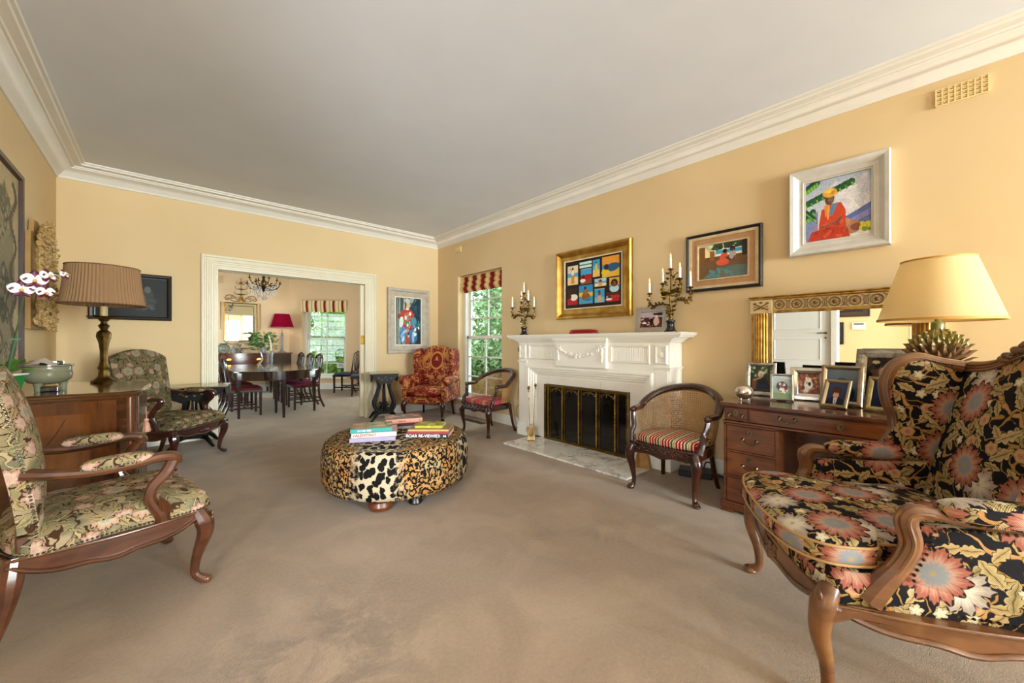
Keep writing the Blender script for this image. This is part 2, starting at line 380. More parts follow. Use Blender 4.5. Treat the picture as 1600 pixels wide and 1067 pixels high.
# baseboards
def basebd(name,pts,h=.14,t=.018,mat=None):
    m=MB()
    for (x0,y0),(x1,y1) in pts:
        d=Vector((x1-x0,y1-y0,0)); L=d.length; a=math.atan2(d.y,d.x)
        m.box(((x0+x1)/2,(y0+y1)/2,h/2-.01),(L,t,h-.02),rz=a); m.box(((x0+x1)/2,(y0+y1)/2,h-.01),(L,t*.55,.02),rz=a)
    return struct(m.build(name,mat or WHITE(),smooth=0,bevel=.003))
basebd('baseboard_right',[((XR-.009,YF),(XR-.009,1.59)),((XR-.009,3.62),(XR-.009,YB))])
basebd('baseboard_back',[((XL,YB-.009),(.352,YB-.009)),((2.556,YB-.009),(XR-.02,YB-.009))])
basebd('baseboard_left',[((XL+.009,2.12),(XL+.009,YB-.02)),((XL+.009,YF),(XL+.009,HY0-.12))])
basebd('baseboard_dining',[((-1.3,DCY-.009),(DCX,DCY-.009)),(bayp(0,-.009,0)[:2],bayp(BL,-.009,0)[:2]),((BX-.009,YB+WT),(BX-.009,BY))],h=.16)
# doorway casing, fluted, with jamb linings and the sliding-door edge
m=MB(); fp=[(0,0),(0,.026),(.012,.034),(.03,.034),(.036,.022),(.05,.022),(.056,.028),(.074,.028),(.08,.02),(.096,.02),(.102,.014),(.125,.014),(.13,.008),(.15,.008),(.152,0)]
m.frame(DX0-.152,DX1+.152,0,DZ+.152,fp,open_bottom=True,y=YB)
m.b2(DX1-.0,DX1+.15,YB-.03,YB,.0,.16); m.b2(DX0-.15,DX0,YB-.03,YB,.0,.16)
m.b2(DX0,DX0+.02,YB,YB+WT,0,DZ); m.b2(DX1-.02,DX1,YB,YB+.05,0,DZ); m.b2(DX1-.02,DX1,YB+.12,YB+WT,0,DZ)
m.b2(DX0,DX1,YB,YB+.06,DZ-.02,DZ); m.b2(DX0,DX1,YB+.13,YB+WT,DZ-.02,DZ)
struct(m.build('door_1',TRIM(),smooth=0,bevel=.002))
t=thing('sliding_door','cream edge of the pocket sliding door with a brass catch in the doorway','door',(0,0,0))
m=MB(); m.b2(DX1-.075,DX1-.001,YB+.062,YB+.108,.012,DZ-.03); m.build('door_panel',TRIM(),t,smooth=0,bevel=.003)
br=metalm('polished_brass','d9a93c','b98a2c',.25)
m=MB(); m.b2(DX1-.068,DX1-.02,YB+.054,YB+.061,1.17,1.31); m.b2(DX1-.055,DX1-.033,YB+.045,YB+.056,1.2,1.28); m.build('brass_catch',br,t,bevel=.003)
# sash windows
glassm=bpy.data.materials.new('window_glass'); glassm.use_nodes=True; _nt=glassm.node_tree; _nt.nodes.clear()
_o=_nt.nodes.new('ShaderNodeOutputMaterial'); _t=_nt.nodes.new('ShaderNodeBsdfTransparent'); _g=_nt.nodes.new('ShaderNodeBsdfGlossy'); _g.inputs['Roughness'].default_value=.03; _x=_nt.nodes.new('ShaderNodeMixShader'); _x.inputs[0].default_value=.05
_t.inputs[0].default_value=(.93,.97,.95,1); _nt.links.new(_t.outputs[0],_x.inputs[1]); _nt.links.new(_g.outputs[0],_x.inputs[2]); _nt.links.new(_x.outputs[0],_o.inputs[0])
def sash_window(name,P,a0,a1,z0,z1,depth=.16,label=None):
    # P(a,t,z) -> world; t grows outwards
    def bx(m,x0,x1,t0,t1,q0,q1):
        vs=[P(a,t,z) for a in (x0,x1) for t in (t0,t1) for z in (q0,q1)]
        m.add(vs,[(0,1,3,2),(4,6,7,5),(0,4,5,1),(2,3,7,6),(0,2,6,4),(1,5,7,3)])
    root=bpy.data.objects.new(name,None); C.objects.link(root); struct(root)
    W=WHITE(); m=MB(); fw=.07
    bx(m,a0,a0+fw,depth-.06,depth+.06,z0,z1); bx(m,a1-fw,a1,depth-.06,depth+.06,z0,z1); bx(m,a0,a1,depth-.06,depth+.06,z1-fw,z1); bx(m,a0,a1,depth-.06,depth+.06,z0,z0+.03)
    m.build('window_frame',W,root,smooth=0)
    m=MB(); bx(m,a0-.03,a1+.03,-.035,depth,z0-.035,z0+.004); m.build('window_sill',W,root,smooth=0,bevel=.005)
    zm=(z0+z1)/2-.0; i0,i1=a0+fw,a1-fw
    for nm,q0,q1,t in (('lower_sash',z0+.03,zm+.02,depth-.03),('upper_sash',zm-.02,z1-fw,depth+.02)):
        m=MB(); s=.045
        bx(m,i0,i0+s,t,t+.035,q0,q1); bx(m,i1-s,i1,t,t+.035,q0,q1); bx(m,i0,i1,t,t+.035,q0,q0+s+(.02 if nm[0]=='l' else 0)); bx(m,i0,i1,t,t+.035,q1-s,q1)
        so=m.build(nm,W,root,smooth=0)
        m=MB(); mid=(i0+i1)/2; bx(m,mid-.011,mid+.011,t+.005,t+.03,q0,q1)
        for k in (1,2): zz=lerp(q0+.02,q1-.02,k/3); bx(m,i0,i1,t+.005,t+.03,zz-.011,zz+.011)
        m.build('glazing_bars',W,so,smooth=0)
        ez=[q0+.02,lerp(q0+.02,q1-.02,1/3),lerp(q0+.02,q1-.02,2/3),q1-.02]
        for px0,px1 in ((i0+.03,mid-.004),(mid+.004,i1-.03)):
            for k in range(3): m=MB(); bx(m,px0,px1,t+.016,t+.019,ez[k]+.004,ez[k+1]-.004); m.build('pane',glassm,so,smooth=0)
    return root
sash_window('window_1',lambda a,t,z:(XR+t,a,z),WY0,WY1,WZ0,WZ1,.17)
sash_window('window_2',bayp,BW0,BW1,BZ0,BZ1,.16)
sash_window('window_3',lambda a,t,z:(-1.3-t,a,z),7.9,10.1,.4,2.4,.06)
sash_window('window_4',lambda a,t,z:(a,YF-t,z),.95,2.2,.4,2.6,.06)
sash_window('window_5',lambda a,t,z:(a,YF-t,z),2.4,3.65,.4,2.6,.06)
sash_window('window_added',lambda a,t,z:(BX+t,a,z),6.95,9.05,.4,2.4,.06)  # out-of-view window added so the dining room gets more light
# panel door and hall doorway in the left wall (seen in the mirror)
m=MB(); dy0,dy1=1.06,2.0
for (y0,y1,z1) in ((HY0,HY1,2.1),(dy0,dy1,2.08)):
    for a,b in ((y0-.09,y0),(y1,y1+.09)) if y1>1.5 and False else ([(y0-.09,y0),(y1,y1+.08)] if y1<1.5 else [(y1,y1+.09)]): m.b2(XL,XL+.025,a,b,0,z1)
    m.b2(XL,XL+.025,y0-(.09 if y1<1.5 else 0),y1+(.0795 if y1<1.5 else .09),z1,z1+.09)
struct(m.build('trim_2',WHITE(),smooth=0,bevel=.004))
t=bpy.data.objects.new('door_2',None); C.objects.link(t); struct(t)
m=MB(); m.b2(XL-.045,XL-.012,dy0+.005,dy1-.005,.01,2.075); m.build('door_slab',plain('door_white','e6e4e0',.4),t,smooth=0)
for z0,z1 in ((.2,.75),(.95-.06,1.27),(1.42,1.95)):
    m=MB(); m.frame(-.34,.34,z0,z1,[(0,0),(0,.006),(.012,.010),(.02,.002),(.035,-.004)]); o=m.build('door_moulding',plain('door_white','e6e4e0',.4),t,smooth=0,loc=(XL-.012,1.53,0),rz=R(90))
m=MB(); m.tube([(XL-.012,1.13,1.36),(XL+.04,1.13,1.36),(XL+.045,1.24,1.36)],.009); m.lathe([(.022,0),(.022,.008),(.0,.01)],(XL-.012,1.13,1.36),12,rot=Matrix.Rotation(R(90),3,'Y')); m.lathe([(.016,0),(.016,.006),(.0,.007)],(XL-.012,1.13,1.28),12,rot=Matrix.Rotation(R(90),3,'Y')); m.build('door_handle',metalm('steel_handle','8a8680','6a6660',.3),t)
# wall vents
def vent(y,z,wd,h,nx,nz,label,P=None,mat=None):
    t=thing('wall_vent',label,'vent'); m=MB(); 
    P=P or (lambda a,d,zz:(XR-d,y-a,z+zz)); 
    def bx(m,x0,x1,t0,t1,q0,q1):
        vs=[P(a,tt,zz) for a in (x0,x1) for tt in (t0,t1) for zz in (q0,q1)]
        m.add(vs,[(0,1,3,2),(4,6,7,5),(0,4,5,1),(2,3,7,6),(0,2,6,4),(1,5,7,3)])
    bx(m,-wd/2,wd/2,0,.004,-h/2,h/2)
    for i in range(nx+1): a=-wd/2+wd*i/nx; bx(m,a-.004,a+.004,0,.014,-h/2,h/2)
    for i in range(nz+1): a=-h/2+h*i/nz; bx(m,-wd/2,wd/2,0,.013,a-.004,a+.004)
    m.build('vent_grille',mat or plain('vent_paint','e2c88f',.6),t,smooth=0)
    m=MB()
    for i in range(nx):
        for j in range(nz): a=-wd/2+wd*(i+.5)/nx; q=-h/2+h*(j+.5)/nz; bx(m,a-wd/nx*.28,a+wd/nx*.28,.004,.011,q-h/nz*.05,q+h/nz*.32)
    stuff(m.build('vent_louvres',mat or plain('vent_paint','e2c88f',.6),t,smooth=0))
vent(-.157,2.788,.215,.105,8,4,'pierced yellow wall vent high on the wall above the lamp at the right')
vent(5.40,2.78,.17,.09,7,3,'small pierced yellow wall vent high near the corner, above the fireside window')
vent(0,0,.09,.16,2,4,'tiny pierced wall vent high on the dining room wall left of the gilt mirror',lambda a,d,z:(.99+a,DCY-d,2.66+z),plain('vent_peach','e0bf98',.6))
# floor grille
t=thing('floor_vent','dark slotted floor grille in the carpet below the fireside window','vent')
m=MB(); m.b2(3.44,3.54,4.4,4.92,0,.004); 
for i in range(24): m.b2(3.445,3.535,4.41+i*.021,4.42+i*.021,.004,.008)
m.build('grille',plain('dark_bronze','2b241f',.5),t,smooth=0)
# garden outside: lawn, shrubs and trees
def leafm(n,a,b):
    m,nt,bb=base(n,a,.55); v=ocoord(nt); nt.links.new(mixc(nt,noise(nt,v,3,3),a,b),bb.inputs['Base Color']); bb.inputs['Transmission Weight'].default_value=0; return m
m=MB(); m.b2(-30,40,-25,45,-.4,-.14); struct(m.build('ground',plain('lawn','5a7a35',.9,c2='7a8a4a'),smooth=0))
def leaves(name,label,cat,c,rad,n,size,mat,seed,trunk=None,tm=None):
    rg=random.Random(seed); t=thing(name,label,cat,(c[0],c[1],-.14),group=None); m=MB()
    cl=[(rg.gauss(0,.42)*rad[0],rg.gauss(0,.42)*rad[1],c[2]+rg.uniform(-1,1)*rad[2]) for _ in range(max(10,n//60))]
    for i in range(n):
        q=cl[rg.randrange(len(cl))]; s=size*rg.uniform(.6,1.4)
        p=Vector((q[0]+rg.gauss(0,.13)*rad[0]*1.3,q[1]+rg.gauss(0,.13)*rad[1]*1.3,max(.02,q[2]+rg.gauss(0,.12)*rad[2])))
        a=Vector((rg.gauss(0,1),rg.gauss(0,1),rg.gauss(0,.8))).normalized(); b=a.cross(Vector((rg.gauss(0,1),rg.gauss(0,1),rg.gauss(0,1)))).normalized()
        m.add([p-a*s,p+b*s*.35,p+a*s,p-b*s*.35],[(0,1,2,3)])
    o=m.build('foliage',mat,t,smooth=0,uv=False,recalc=False); stuff(o)
    m=MB(); tm=tm or plain('bark','5d5044',.9,c2='83766a',s=9,bs=.5)
    for path,r in (trunk or []): m.tube(spline([Vector(p) for p in path],5),sprad(r,5),8)
    if trunk: m.build('trunk',tm,t)
    return t
g1=leafm('leaf_green','6f9a42','b0cf66'); g2=leafm('leaf_blue_green','6a9060','a8c890'); g3=leafm('leaf_lime','a2cc48','dcec80'); g4=leafm('leaf_dark','35562c','5f7f3f')
leaves('tree','grey trunked leaning tree with hanging green leaves outside the fireside window','tree',(6.4,6.6,2.6),(1.7,1.6,1.9),9000,.075,g2,1,[([(0,0,0),(.15,-.05,.9),(-.1,.1,1.7),(.3,.2,2.8),(.2,.3,3.8)],[.1,.085,.075,.06,.04]),([(-.05,.06,1.2),(-.5,.2,1.9),(-.8,.5,2.8)],[.06,.045,.03]),([(.5,-.4,0),(.45,-.5,1.2),(.7,-.5,2.6)],[.07,.06,.04])])
leaves('tree','light green leafy tree behind the leaning one outside the fireside window','tree',(9.2,9.0,2.6),(2.6,2.6,2.8),12000,.14,g1,2,[([(0,0,0),(.1,0,3),(0,.2,5)],[.13,.1,.05])])
leaves('shrub','low dark green shrub at the foot of the fireside window view','shrub',(6.6,6.9,.4),(2.0,1.6,.5),4500,.07,g4,3)
bc=Vector(bayp((BW0+BW1)/2,2.6,0))
leaves('bamboo','bright lime green bamboo thicket filling the dining room window view','hedge',(bc.x,bc.y,1.7),(1.7,1.7,1.6),14000,.11,g3,4,[([(x,y,0),(x*1.1,y*1.1,1.6),(x*1.25,y*1.2,3.2)],[.02,.018,.01]) for x,y in ((-.5,-.3),(-.2,.2),(.1,-.4),(.4,.1),(.7,-.3),(-.8,.3))],plain('cane_green','7a9a45',.5))
leaves('shrub','dark green shrub low outside the dining room window','shrub',(bc.x-.1,bc.y-.6,.35),(1.2,1.0,.4),3500,.06,g4,5)
leaves('hedge','tall green hedge behind the bamboo outside the dining room','hedge',(bc.x+2,bc.y+2.6,2.0),(3.2,2.2,2.6),14000,.16,g1,6)
leaves('hedge','green hedge outside the side window of the dining room','hedge',(-4.6,9.2,1.8),(1.5,3,2.2),11000,.15,g1,7)
# ================= FIREPLACE (local: faces -Y, wall at y=0) =================
RZR=R(-90)
FC=2.61
W1=plain('mantel_white','ece7db',.42,c2='e8e2d5',s=3)
fp_=thing('fireplace','white painted fireplace mantel with fluted frieze panels and a garland tablet','fireplace',(XR,FC,0),RZR)
D=.265
m=MB()
# body: piers, frieze, slips
m.b2(-1.01,-.85,-D,0,0,1.2); m.b2(.85,1.01,-D,0,0,1.2); m.b2(-.85,.85,-D,0,.91,1.2)
m.build('surround_body',W1,fp_,smooth=0,bevel=.003)
for s in (-1,1):
    m=MB()
    m.b2(s*.855,s*1.025,-D-.02,-.001,0,.13); m.b2(s*.862,s*1.018,-D-.012,-.001,.13,.15)      # plinths
    m.b2(s*.87,s*.995,-D-.006,-D+.01,.17,.93)
    m.b2(s*.85,s*1.025,-D-.015,-.001,.955,.967); m.b2(s*.85,s*1.018,-D-.01,-.001,.94,.955)
    m.build('pilaster',W1,fp_,smooth=0,bevel=.004)
# stepped moulding round the opening
m=MB(); m.frame(-.85,.85,.02,.91,[(0,-.012),(0,.014),(.012,.02),(.03,.02),(.036,.006),(.055,.004),(.06,-.012),(.08,-.016),(.088,-.03),(.105,-.034),(.112,-.05),(.14,-.055),(.15,-.055)],open_bottom=True,y=-D)
m.build('opening_moulding',W1,fp_,smooth=0)
sl=plain('marble_slip','e4ddd0',.3,c2='dcd4c6',s=5)
m=MB(); m.b2(-.72,-.573,-D+.05,-.02,.02,.78); m.build('slip',sl,fp_,smooth=0,bevel=.001)
m=MB(); m.b2(.573,.72,-D+.05,-.02,.02,.78); m.build('slip',sl,fp_,smooth=0,bevel=.001)
for a,b in ((-.572,-.222),(-.22,.22),(.222,.572)):
    m=MB(); m.b2(a,b,-D+.05,-.02,.69,.78); m.build('slip',sl,fp_,smooth=0,bevel=.0015)
m=MB(); m.b2(-.575,.575,-.03,-.02,.02,.69); m.b2(-.575,-.572,-D+.06,-.02,.02,.69); m.b2(.572,.575,-D+.06,-.02,.02,.69); m.build('firebox',plain('soot','14110f',.9),fp_,smooth=0)
# shelf with cyma under-moulding
def slab(m,x,y0,z0,z1): m.b2(-x,x,-y0,-.001,z0,z1)
m=MB(); 
pr=[(1.025,D+.012,1.2,1.207),(1.03,D+.02,1.207,1.218),(1.045,D+.032,1.218,1.228),(1.06,D+.045,1.228,1.238),(1.08,D+.058,1.238,1.248)]
for x,y,a,b in pr: slab(m,x,y,a,b)
for x,y,a,b in ((1.13,.335,1.248,1.258),(1.137,.342,1.258,1.268),(1.15,.352,1.268,1.285),(1.155,.357,1.285,1.296)): slab(m,x,y,a,b)
for k,(y,a,b) in enumerate(((D+.055,1.2,1.21),(D+.065,1.21,1.225),(D+.075,1.225,1.248))): m.b2(-.36-.008*k,.36+.008*k,-y,-.2,a,b)
m.build('mantel_shelf',W1,fp_,smooth=0,bevel=.003)
m=MB(); m.b2(-.35,.35,-D-.045,-D+.01,.925,1.2); m.build('centre_tablet',W1,fp_,smooth=0,bevel=.004)
for s in (-1,1):
    c=s*.6; m=MB(); m.frame(c-.22,c+.22,.99,1.175,[(0,0),(0,.006),(.008,.016),(.016,.016),(.022,.004),(.026,-.002)],y=-D); fr=m.build('fluted_panel',W1,fp_,smooth=0)
    m=MB()
    for i in range(20): m.lathe([(.0065,1.018),(.0078,1.03),(.0078,1.135),(.0065,1.147)],(c-.19+i*.02,-D,0),8)
    m.build('flutes',W1,fr)
    c=s*.93; m=MB(); m.frame(c-.065,c+.065,.99,1.175,[(0,0),(0,.008),(.012,.02),(.02,.02),(.022,.008),(.025,.008),(.06,.008)],y=-D); 
    m.b2(c-.05,c+.05,-D-.01,-D,1.0,1.16)
    eb=m.build('rosette_block',W1,fp_,smooth=0); m=MB(); rt=Matrix.Rotation(R(90),3,'X')
    m.lathe([(.0,.012),(.008,.012),(.012,.006),(.02,.008),(.026,.004),(.028,0)],(c,-D-.01,1.083),16,rot=rt,lobes=8,la=.12); m.build('rosette',W1,eb)
# garland in relief
m=MB(); y=-D-.047; rg=random.Random(4)
sw=[(-.30+.6*t,y,1.13-.085*math.sin(PI*t)*(1.0)-.0) for t in [i/24 for i in range(25)]]
m.tube(sw,[.008+.01*math.sin(PI*i/24) for i in range(25)],7)
for i in range(60):
    t=rg.random(); r=.010+.009*math.sin(PI*t); p=(-.3+.6*t+rg.uniform(-.008,.008),y-rg.uniform(.002,.014),1.13-.085*math.sin(PI*t)+rg.uniform(-.013,.02)); m.ball(p,r*rg.uniform(.6,1),6,4,(1,.6,1))
for s in (-1,1):
    x=s*.3; m.tube([(x,y,1.135),(x+s*.004,y,1.09),(x-s*.003,y,1.03),(x+s*.004,y,.985)],[.011,.014,.012,.005],6)
    for q in range(9): m.ball((x+rg.uniform(-.009,.009),y-.003,1.12-q*.015),.012,6,4)
    for d in (-1,1): m.tube([(x,y,1.14),(x+d*.02,y,1.165),(x+d*.035,y,1.16),(x+d*.028,y,1.145),(x,y,1.14)],.007,6); m.tube([(x,y,1.14),(x+d*.02,y,1.11),(x+d*.03,y,1.085)],[.005,.005,.002],6)
m.build('garland',W1,fp_)
# hearth
def marble():
    m,nt,b=base('veined_marble','ddd8cd',.18); v=ocoord(nt); w=noise(nt,v,2.5,4,.5,out=1)
    vv=nd(nt,'VectorMath',{0:v,1:w},operation='ADD').outputs[0]
    n=noise(nt,vv,1.6,8,1.5,.62); r=ramp(nt,mt(nt,'ABSOLUTE',mt(nt,'SUBTRACT',n,.5)),[(0.0,1.0),(.018,.55),(.05,0.0)])
    n2=noise(nt,v,3,4); c=mixc(nt,mt(nt,'MULTIPLY',r,ramp(nt,n2,[(.4,0.15),(.62,1.0)])),'e4dfd4','6d6a64'); c=mixc(nt,ramp(nt,noise(nt,vv,2,4),[(.55,0.0),(.8,.35)]),c,'b9a78c')
    nt.links.new(c,b.inputs['Base Color']); return m
he=thing('hearth_slab','white marble hearth slab with grey veins in front of the fire screen','hearth',(XR,2.565,0),RZR)
m=MB(); m.b2(-.815,.815,-.762,-.285,.001,.02); m.b2(-.7,.7,-.285,-.2,.001,.02); m.build('marble_slab',marble(),he,smooth=0,bevel=.004)
# fire screen
ab=metalm('aged_brass','8a6c34','5f4a26',.38); gl=plain('smoked_glass','0b0a0a',.06,spec=.6)
fs_=thing('fire_screen','antique brass framed fire screen of dark glass panels inside the white fireplace','fire screen',(XR,FC,.0205),RZR)
y=-D+.03; m=MB(); 
m.frame(-.577,.577,0,.668,[(0,0),(0,.02),(.006,.024),(.022,.024),(.026,.016),(.03,.016),(.03,0)],y=y); m.build('screen_frame',ab,fs_,smooth=0)
xs=[-.495,-.275,-.035,.205,.435]; ed=[-.547]+xs+[.547]
for i in range(6):
    a,b=ed[i],ed[i+1]; m=MB(); m.b2(a+.001,b-.001,y-.008,y-.003,.03,.64); m.build('glass_panel',gl,fs_,smooth=0)
for i,x in enumerate(xs):
    m=MB(); 
    for dx in (-.02,0,.02): m.b2(x+dx-.006,x+dx+.006,y-(.026 if dx==0 else .016),y-.006,.03,.64)
    m.tube([(x-.011,y-.024,.04+.6*k/29) for k in range(30)],[.004+.0022*(k%2) for k in range(30)],6)
    m.build('brass_upright',ab,fs_,smooth=0)
for i in range(1,5):
    a,b=ed[i]+.03,ed[i+1]-.03; m=MB(); c=(a+b)/2; hw=(b-a)/2
    m.tube([(c-hw*math.cos(PI*k/16),y-.013,.585+.045*math.sin(PI*k/16)) for k in range(17)],.0035,6)
    for k in range(9): 
        q=PI*(k+.5)/9; m.ball((c-hw*.8*math.cos(q),y-.013,.585+.03*math.sin(q)+.008*(k%2)),.006,6,4,(1.2,.5,1))
    m.tube([(c,y-.013,.628),(c-.006,y-.013,.605),(c,y-.013,.59)],.003,6)
    m.build('foliate_crest',ab,fs_)
# firetools on a shell-backed holder
tb=metalm('bright_brass','c99c4a','8a6a33',.28)
ft=thing('fire_tools','brass fire irons leaning in a shell-shaped holder at the left of the hearth','fire tools',(3.26,3.20,.0205),R(-50))
m=MB(); 
out=[(-.055,0),(-.035,.012),(.035,.012),(.055,0),(.05,.05),(.042,.085),(.06,.12),(.062,.15),(.045,.172),(.03,.165),(.02,.19),(0,.2),(-.02,.19),(-.03,.165),(-.045,.172),(-.062,.15),(-.06,.12),(-.042,.085),(-.05,.05)]
m.prism(out,-.006,.006,lambda a,b,h:(a,h-.02+b*.05,b)); m.build('shell_back',metalm('patina_brass','a8843e','4f5560',.35,s=6),ft,bevel=.003)
m=MB()
for k in range(-3,4): m.tube([(k*.006,-.024,.06),(k*.012,-.02,.12),(k*.017,-.016,.165)],.0035,6)
m.build('shell_ribs',tb,ft)
for k,(dx,top) in enumerate(((-.02,(-.035,.06,.60)),(.02,(.045,.08,.63)))):
    m=MB(); a=Vector((dx,0,.06)); b=Vector(top); m.tube([a,b],.004,6); d=(b-a).normalized()
    m.lathe([(.004,-.02),(.010,-.012),(.005,0),(.011,.012),(.017,.026),(.013,.042),(.005,.05),(0,.054)],b,12,rot=d.to_track_quat('Z','Y').to_matrix())
    m.lathe([(.004,0),(.008,.01),(.004,.02)],lerp(a,b,.8),10,rot=d.to_track_quat('Z','Y').to_matrix()); m.build('poker' if k else 'tongs',tb,ft)
m=MB(); m.b2(-.05,.05,-.04,.03,0,.008); m.build('holder_foot',tb,ft,bevel=.003)
# tan woven block by the right pier
cork=plain('woven_straw','b98a52',.8,c2='9c6f3c',s=25,bs=.8,bsc=90)
t=thing('straw_block','tan tapered straw block standing at the right end of the marble hearth','block',(3.33,1.80,.0205),R(-80))
m=MB(); m.prism([(-.08,0),(.08,0),(.035,.2),(-.035,.2)],-.02,.02,lambda a,b,h:(a,h,b)); m.build('straw_bundle',cork,t,bevel=.006)
m=MB(); 
for k in range(9): m.tube([(-.07+k*.0175,-.022,.003),(-.03+k*.0075,-.022,.198)],.003,5)
m.b2(-.036,.036,-.024,.024,.185,.2); m.build('straw_ribs',cork,t)
# candelabra
brz=metalm('antique_gilt_bronze','8f7238','5d4a28',.38)
wax=plain('candle_sleeve','f2efe8',.35); blk=plain('black_marble','121010',.15,c2='241f1d',s=12)
fm,nt_,fb=base('bulb_glow','f5c98a',.2); fb.inputs['Emission Color'].default_value=c4('f6c890'); fb.inputs['Emission Strength'].default_value=.55
def candelabrum(label,loc,rz,arms,sc_=1):
    t=thing('candelabrum',label,'candelabra',loc,rz,None); rg=random.Random(7)
    m=MB(); m.lathe([(.0,0),(.062,0),(.062,.008),(.05,.016),(.04,.03),(.034,.05),(.033,.085),(.037,.092),(.044,.1),(.044,.108),(.03,.116),(.0,.118)],(0,0,0),20); m.build('base',blk,t)
    m=MB(); H=arms[0][2]-.03
    m.tube(spline([(0,0,.11),(.004,0,.2),(-.004,0,.3),(.003,0,.4),(0,0,H)],5),sprad([.014,.009,.008,.007,.006],5),8)
    for z in (.125,.14,.16): m.lathe([(.006,-.008),(.018,0),(.006,.008)],(0,0,z),10)
    def leaf(p,d,s):
        d=Vector(d).normalized(); u=d.cross(Vector((0,1,.3))).normalized(); n=d.cross(u)
        p=Vector(p); m.add([p,p+d*s*.5+u*s*.28,p+d*s,p+d*s*.5-u*s*.28,p+d*s*.5+n*s*.12],[(0,1,4),(1,2,4),(2,3,4),(3,0,4)])
    for i in range(80):
        z=rg.uniform(.13,H); a=rg.uniform(0,2*PI); r=rg.uniform(.0,.05 if z>.25 else .02); leaf((r*math.cos(a),r*math.sin(a),z),(math.cos(a),math.sin(a),rg.uniform(-.2,.9)),rg.uniform(.025,.05))
    m.build('stem',brz,t)
    for ax,ay,az in arms:
        m=MB(); p0=Vector((0,0,max(.2,az-.12 if az<H else H)))
        if abs(ax)+abs(ay)>.01:
            P=spline([p0,(ax*.45,ay*.45,az-.11),(ax*.85,ay*.85,az-.12),(ax,ay,az-.07),(ax,ay,az-.03)],6); m.tube(P,sprad([.009,.008,.007,.006,.006],6),7)
            for q in (4,6,8,9,11,12,14,15,18): leaf(P[q],(ax*.5,ay*.5,.1*(-1)**q),.045); leaf(P[q],(-ay,ax,.08),.04); leaf(P[q],(ay,-ax,.08),.04)
        m.lathe([(.004,-.03),(.01,-.02),(.006,-.012),(.026,0),(.028,.003),(.012,.004),(.011,.014),(0,.014)],(ax,ay,az),12,lobes=6,la=.12)
        ar=m.build('candle_arm',brz,t)
        m=MB(); m.lathe([(.0,.012),(.0115,.012),(.0115,.105),(.009,.108),(0,.108)],(ax,ay,az),12); m.build('candle_tube',wax,ar)
        m=MB(); m.lathe([(.004,.106),(.008,.118),(.009,.128),(.005,.145),(.0,.158)],(ax,ay,az),10); m.build('flame_bulb',fm,ar)
    return t
candelabrum('gilt bronze candelabrum with white candles at the right end of the mantel',(3.52,1.62,1.2965),RZR,[(0,0,.59),(-.195,-.03,.375),(-.10,.05,.47),(.10,-.03,.485),(.17,.03,.405)])
candelabrum('gilt bronze candelabrum with white candles at the left end of the mantel',(3.56,3.63,1.2965),RZR,[(0,0,.56),(-.195,-.03,.375),(-.10,.05,.45),(.11,-.03,.44),(.13,.06,.36)])
# cords behind the left end
cb=plain('black_flex','15120f',.5); gc=plain('gold_flex','7d6233',.5)
t=thing('lamp_cord','thin gold cord with a black inline switch hanging beside the left mantel pier','cord')
m=MB(); m.tube(spline([(3.6,3.66,1.42),(3.62,3.72,1.32),(3.64,3.775,1.305),(3.66,3.81,1.25),(3.70,3.86,1.1),(3.70,3.84,.9),(3.70,3.88,.6),(3.70,3.9,.4)],6),.0025,6); m.build('flex',gc,t)
m=MB(); m.b2(3.68,3.705,3.845,3.87,1.07,1.13); m.build('inline_switch',cb,t,bevel=.004)
t=thing('socket_cord','black plug with a brown loop of cord low beside the left mantel pier','cord')
m=MB(); m.tube(spline([(3.70,3.72,.36),(3.69,3.86,.33),(3.69,3.92,.24),(3.69,3.86,.12),(3.69,3.76,.04),(3.68,3.70,.006)],6),.003,6); m.build('flex',gc,t)
m=MB(); m.b2(3.685,3.724,3.68,3.72,.34,.38); m.build('plug',cb,t,bevel=.004)
# red box and photo on the mantel
rv=plain('red_velvet','a8101c',.7,c2='8c0c18',s=20,bs=.2)
t=thing('jewel_box','flat red velvet box lying on the middle of the mantel shelf','box',(3.5,2.61,1.2965),RZR)
m=MB(); m.b2(-.165,.165,-.05,.05,0,.024); m.build('box_base',rv,t,bevel=.005)
m=MB(); m.pillow((0,0,.036),.34,.11,.03,10,.2); m.build('box_lid',rv,t)
# ================= PICTURES =================
def picture(name,label,loc,rz,W,H,prof,fmat,canvas,cins,lean=0,cat='painting',extra=None,cy_=-.012,back=.0):
    t=thing(name,label,cat,loc,rz); t.rotation_euler=(0,0,rz)
    m=MB(); m.frame(-W/2,W/2,-H/2,H/2,prof); m.b2(-W/2+.004,W/2-.004,-.004,0,-H/2+.004,H/2-.004)
    m.build('frame',fmat,t,smooth=0)
    if extra:
        for i,(d0,d1,p,mm) in enumerate(extra):
            m=MB(); m.frame(-W/2+d0,W/2-d0,-H/2+d0,H/2-d0,[(0,0),(0,p),(d1-d0,p-.002),(d1-d0,0)]); m.build('mount',mm,t,smooth=0)
    if canvas: canvas.build('canvas',W-2*cins,H-2*cins,t,(0,cy_,0))
    return t
gold=metalm('gilded_wood','d8ae5c','b58436',.4,s=7,bs=.2); gold2=metalm('pale_gilt','dcb873','c79d55',.45,s=8)
silverwood=plain('silvered_wood','b9ad9c',.45,c2='a39685',s=14,bs=.2)
linen=plain('linen_slip','d9cdb2',.8,bs=.3,bsc=120)
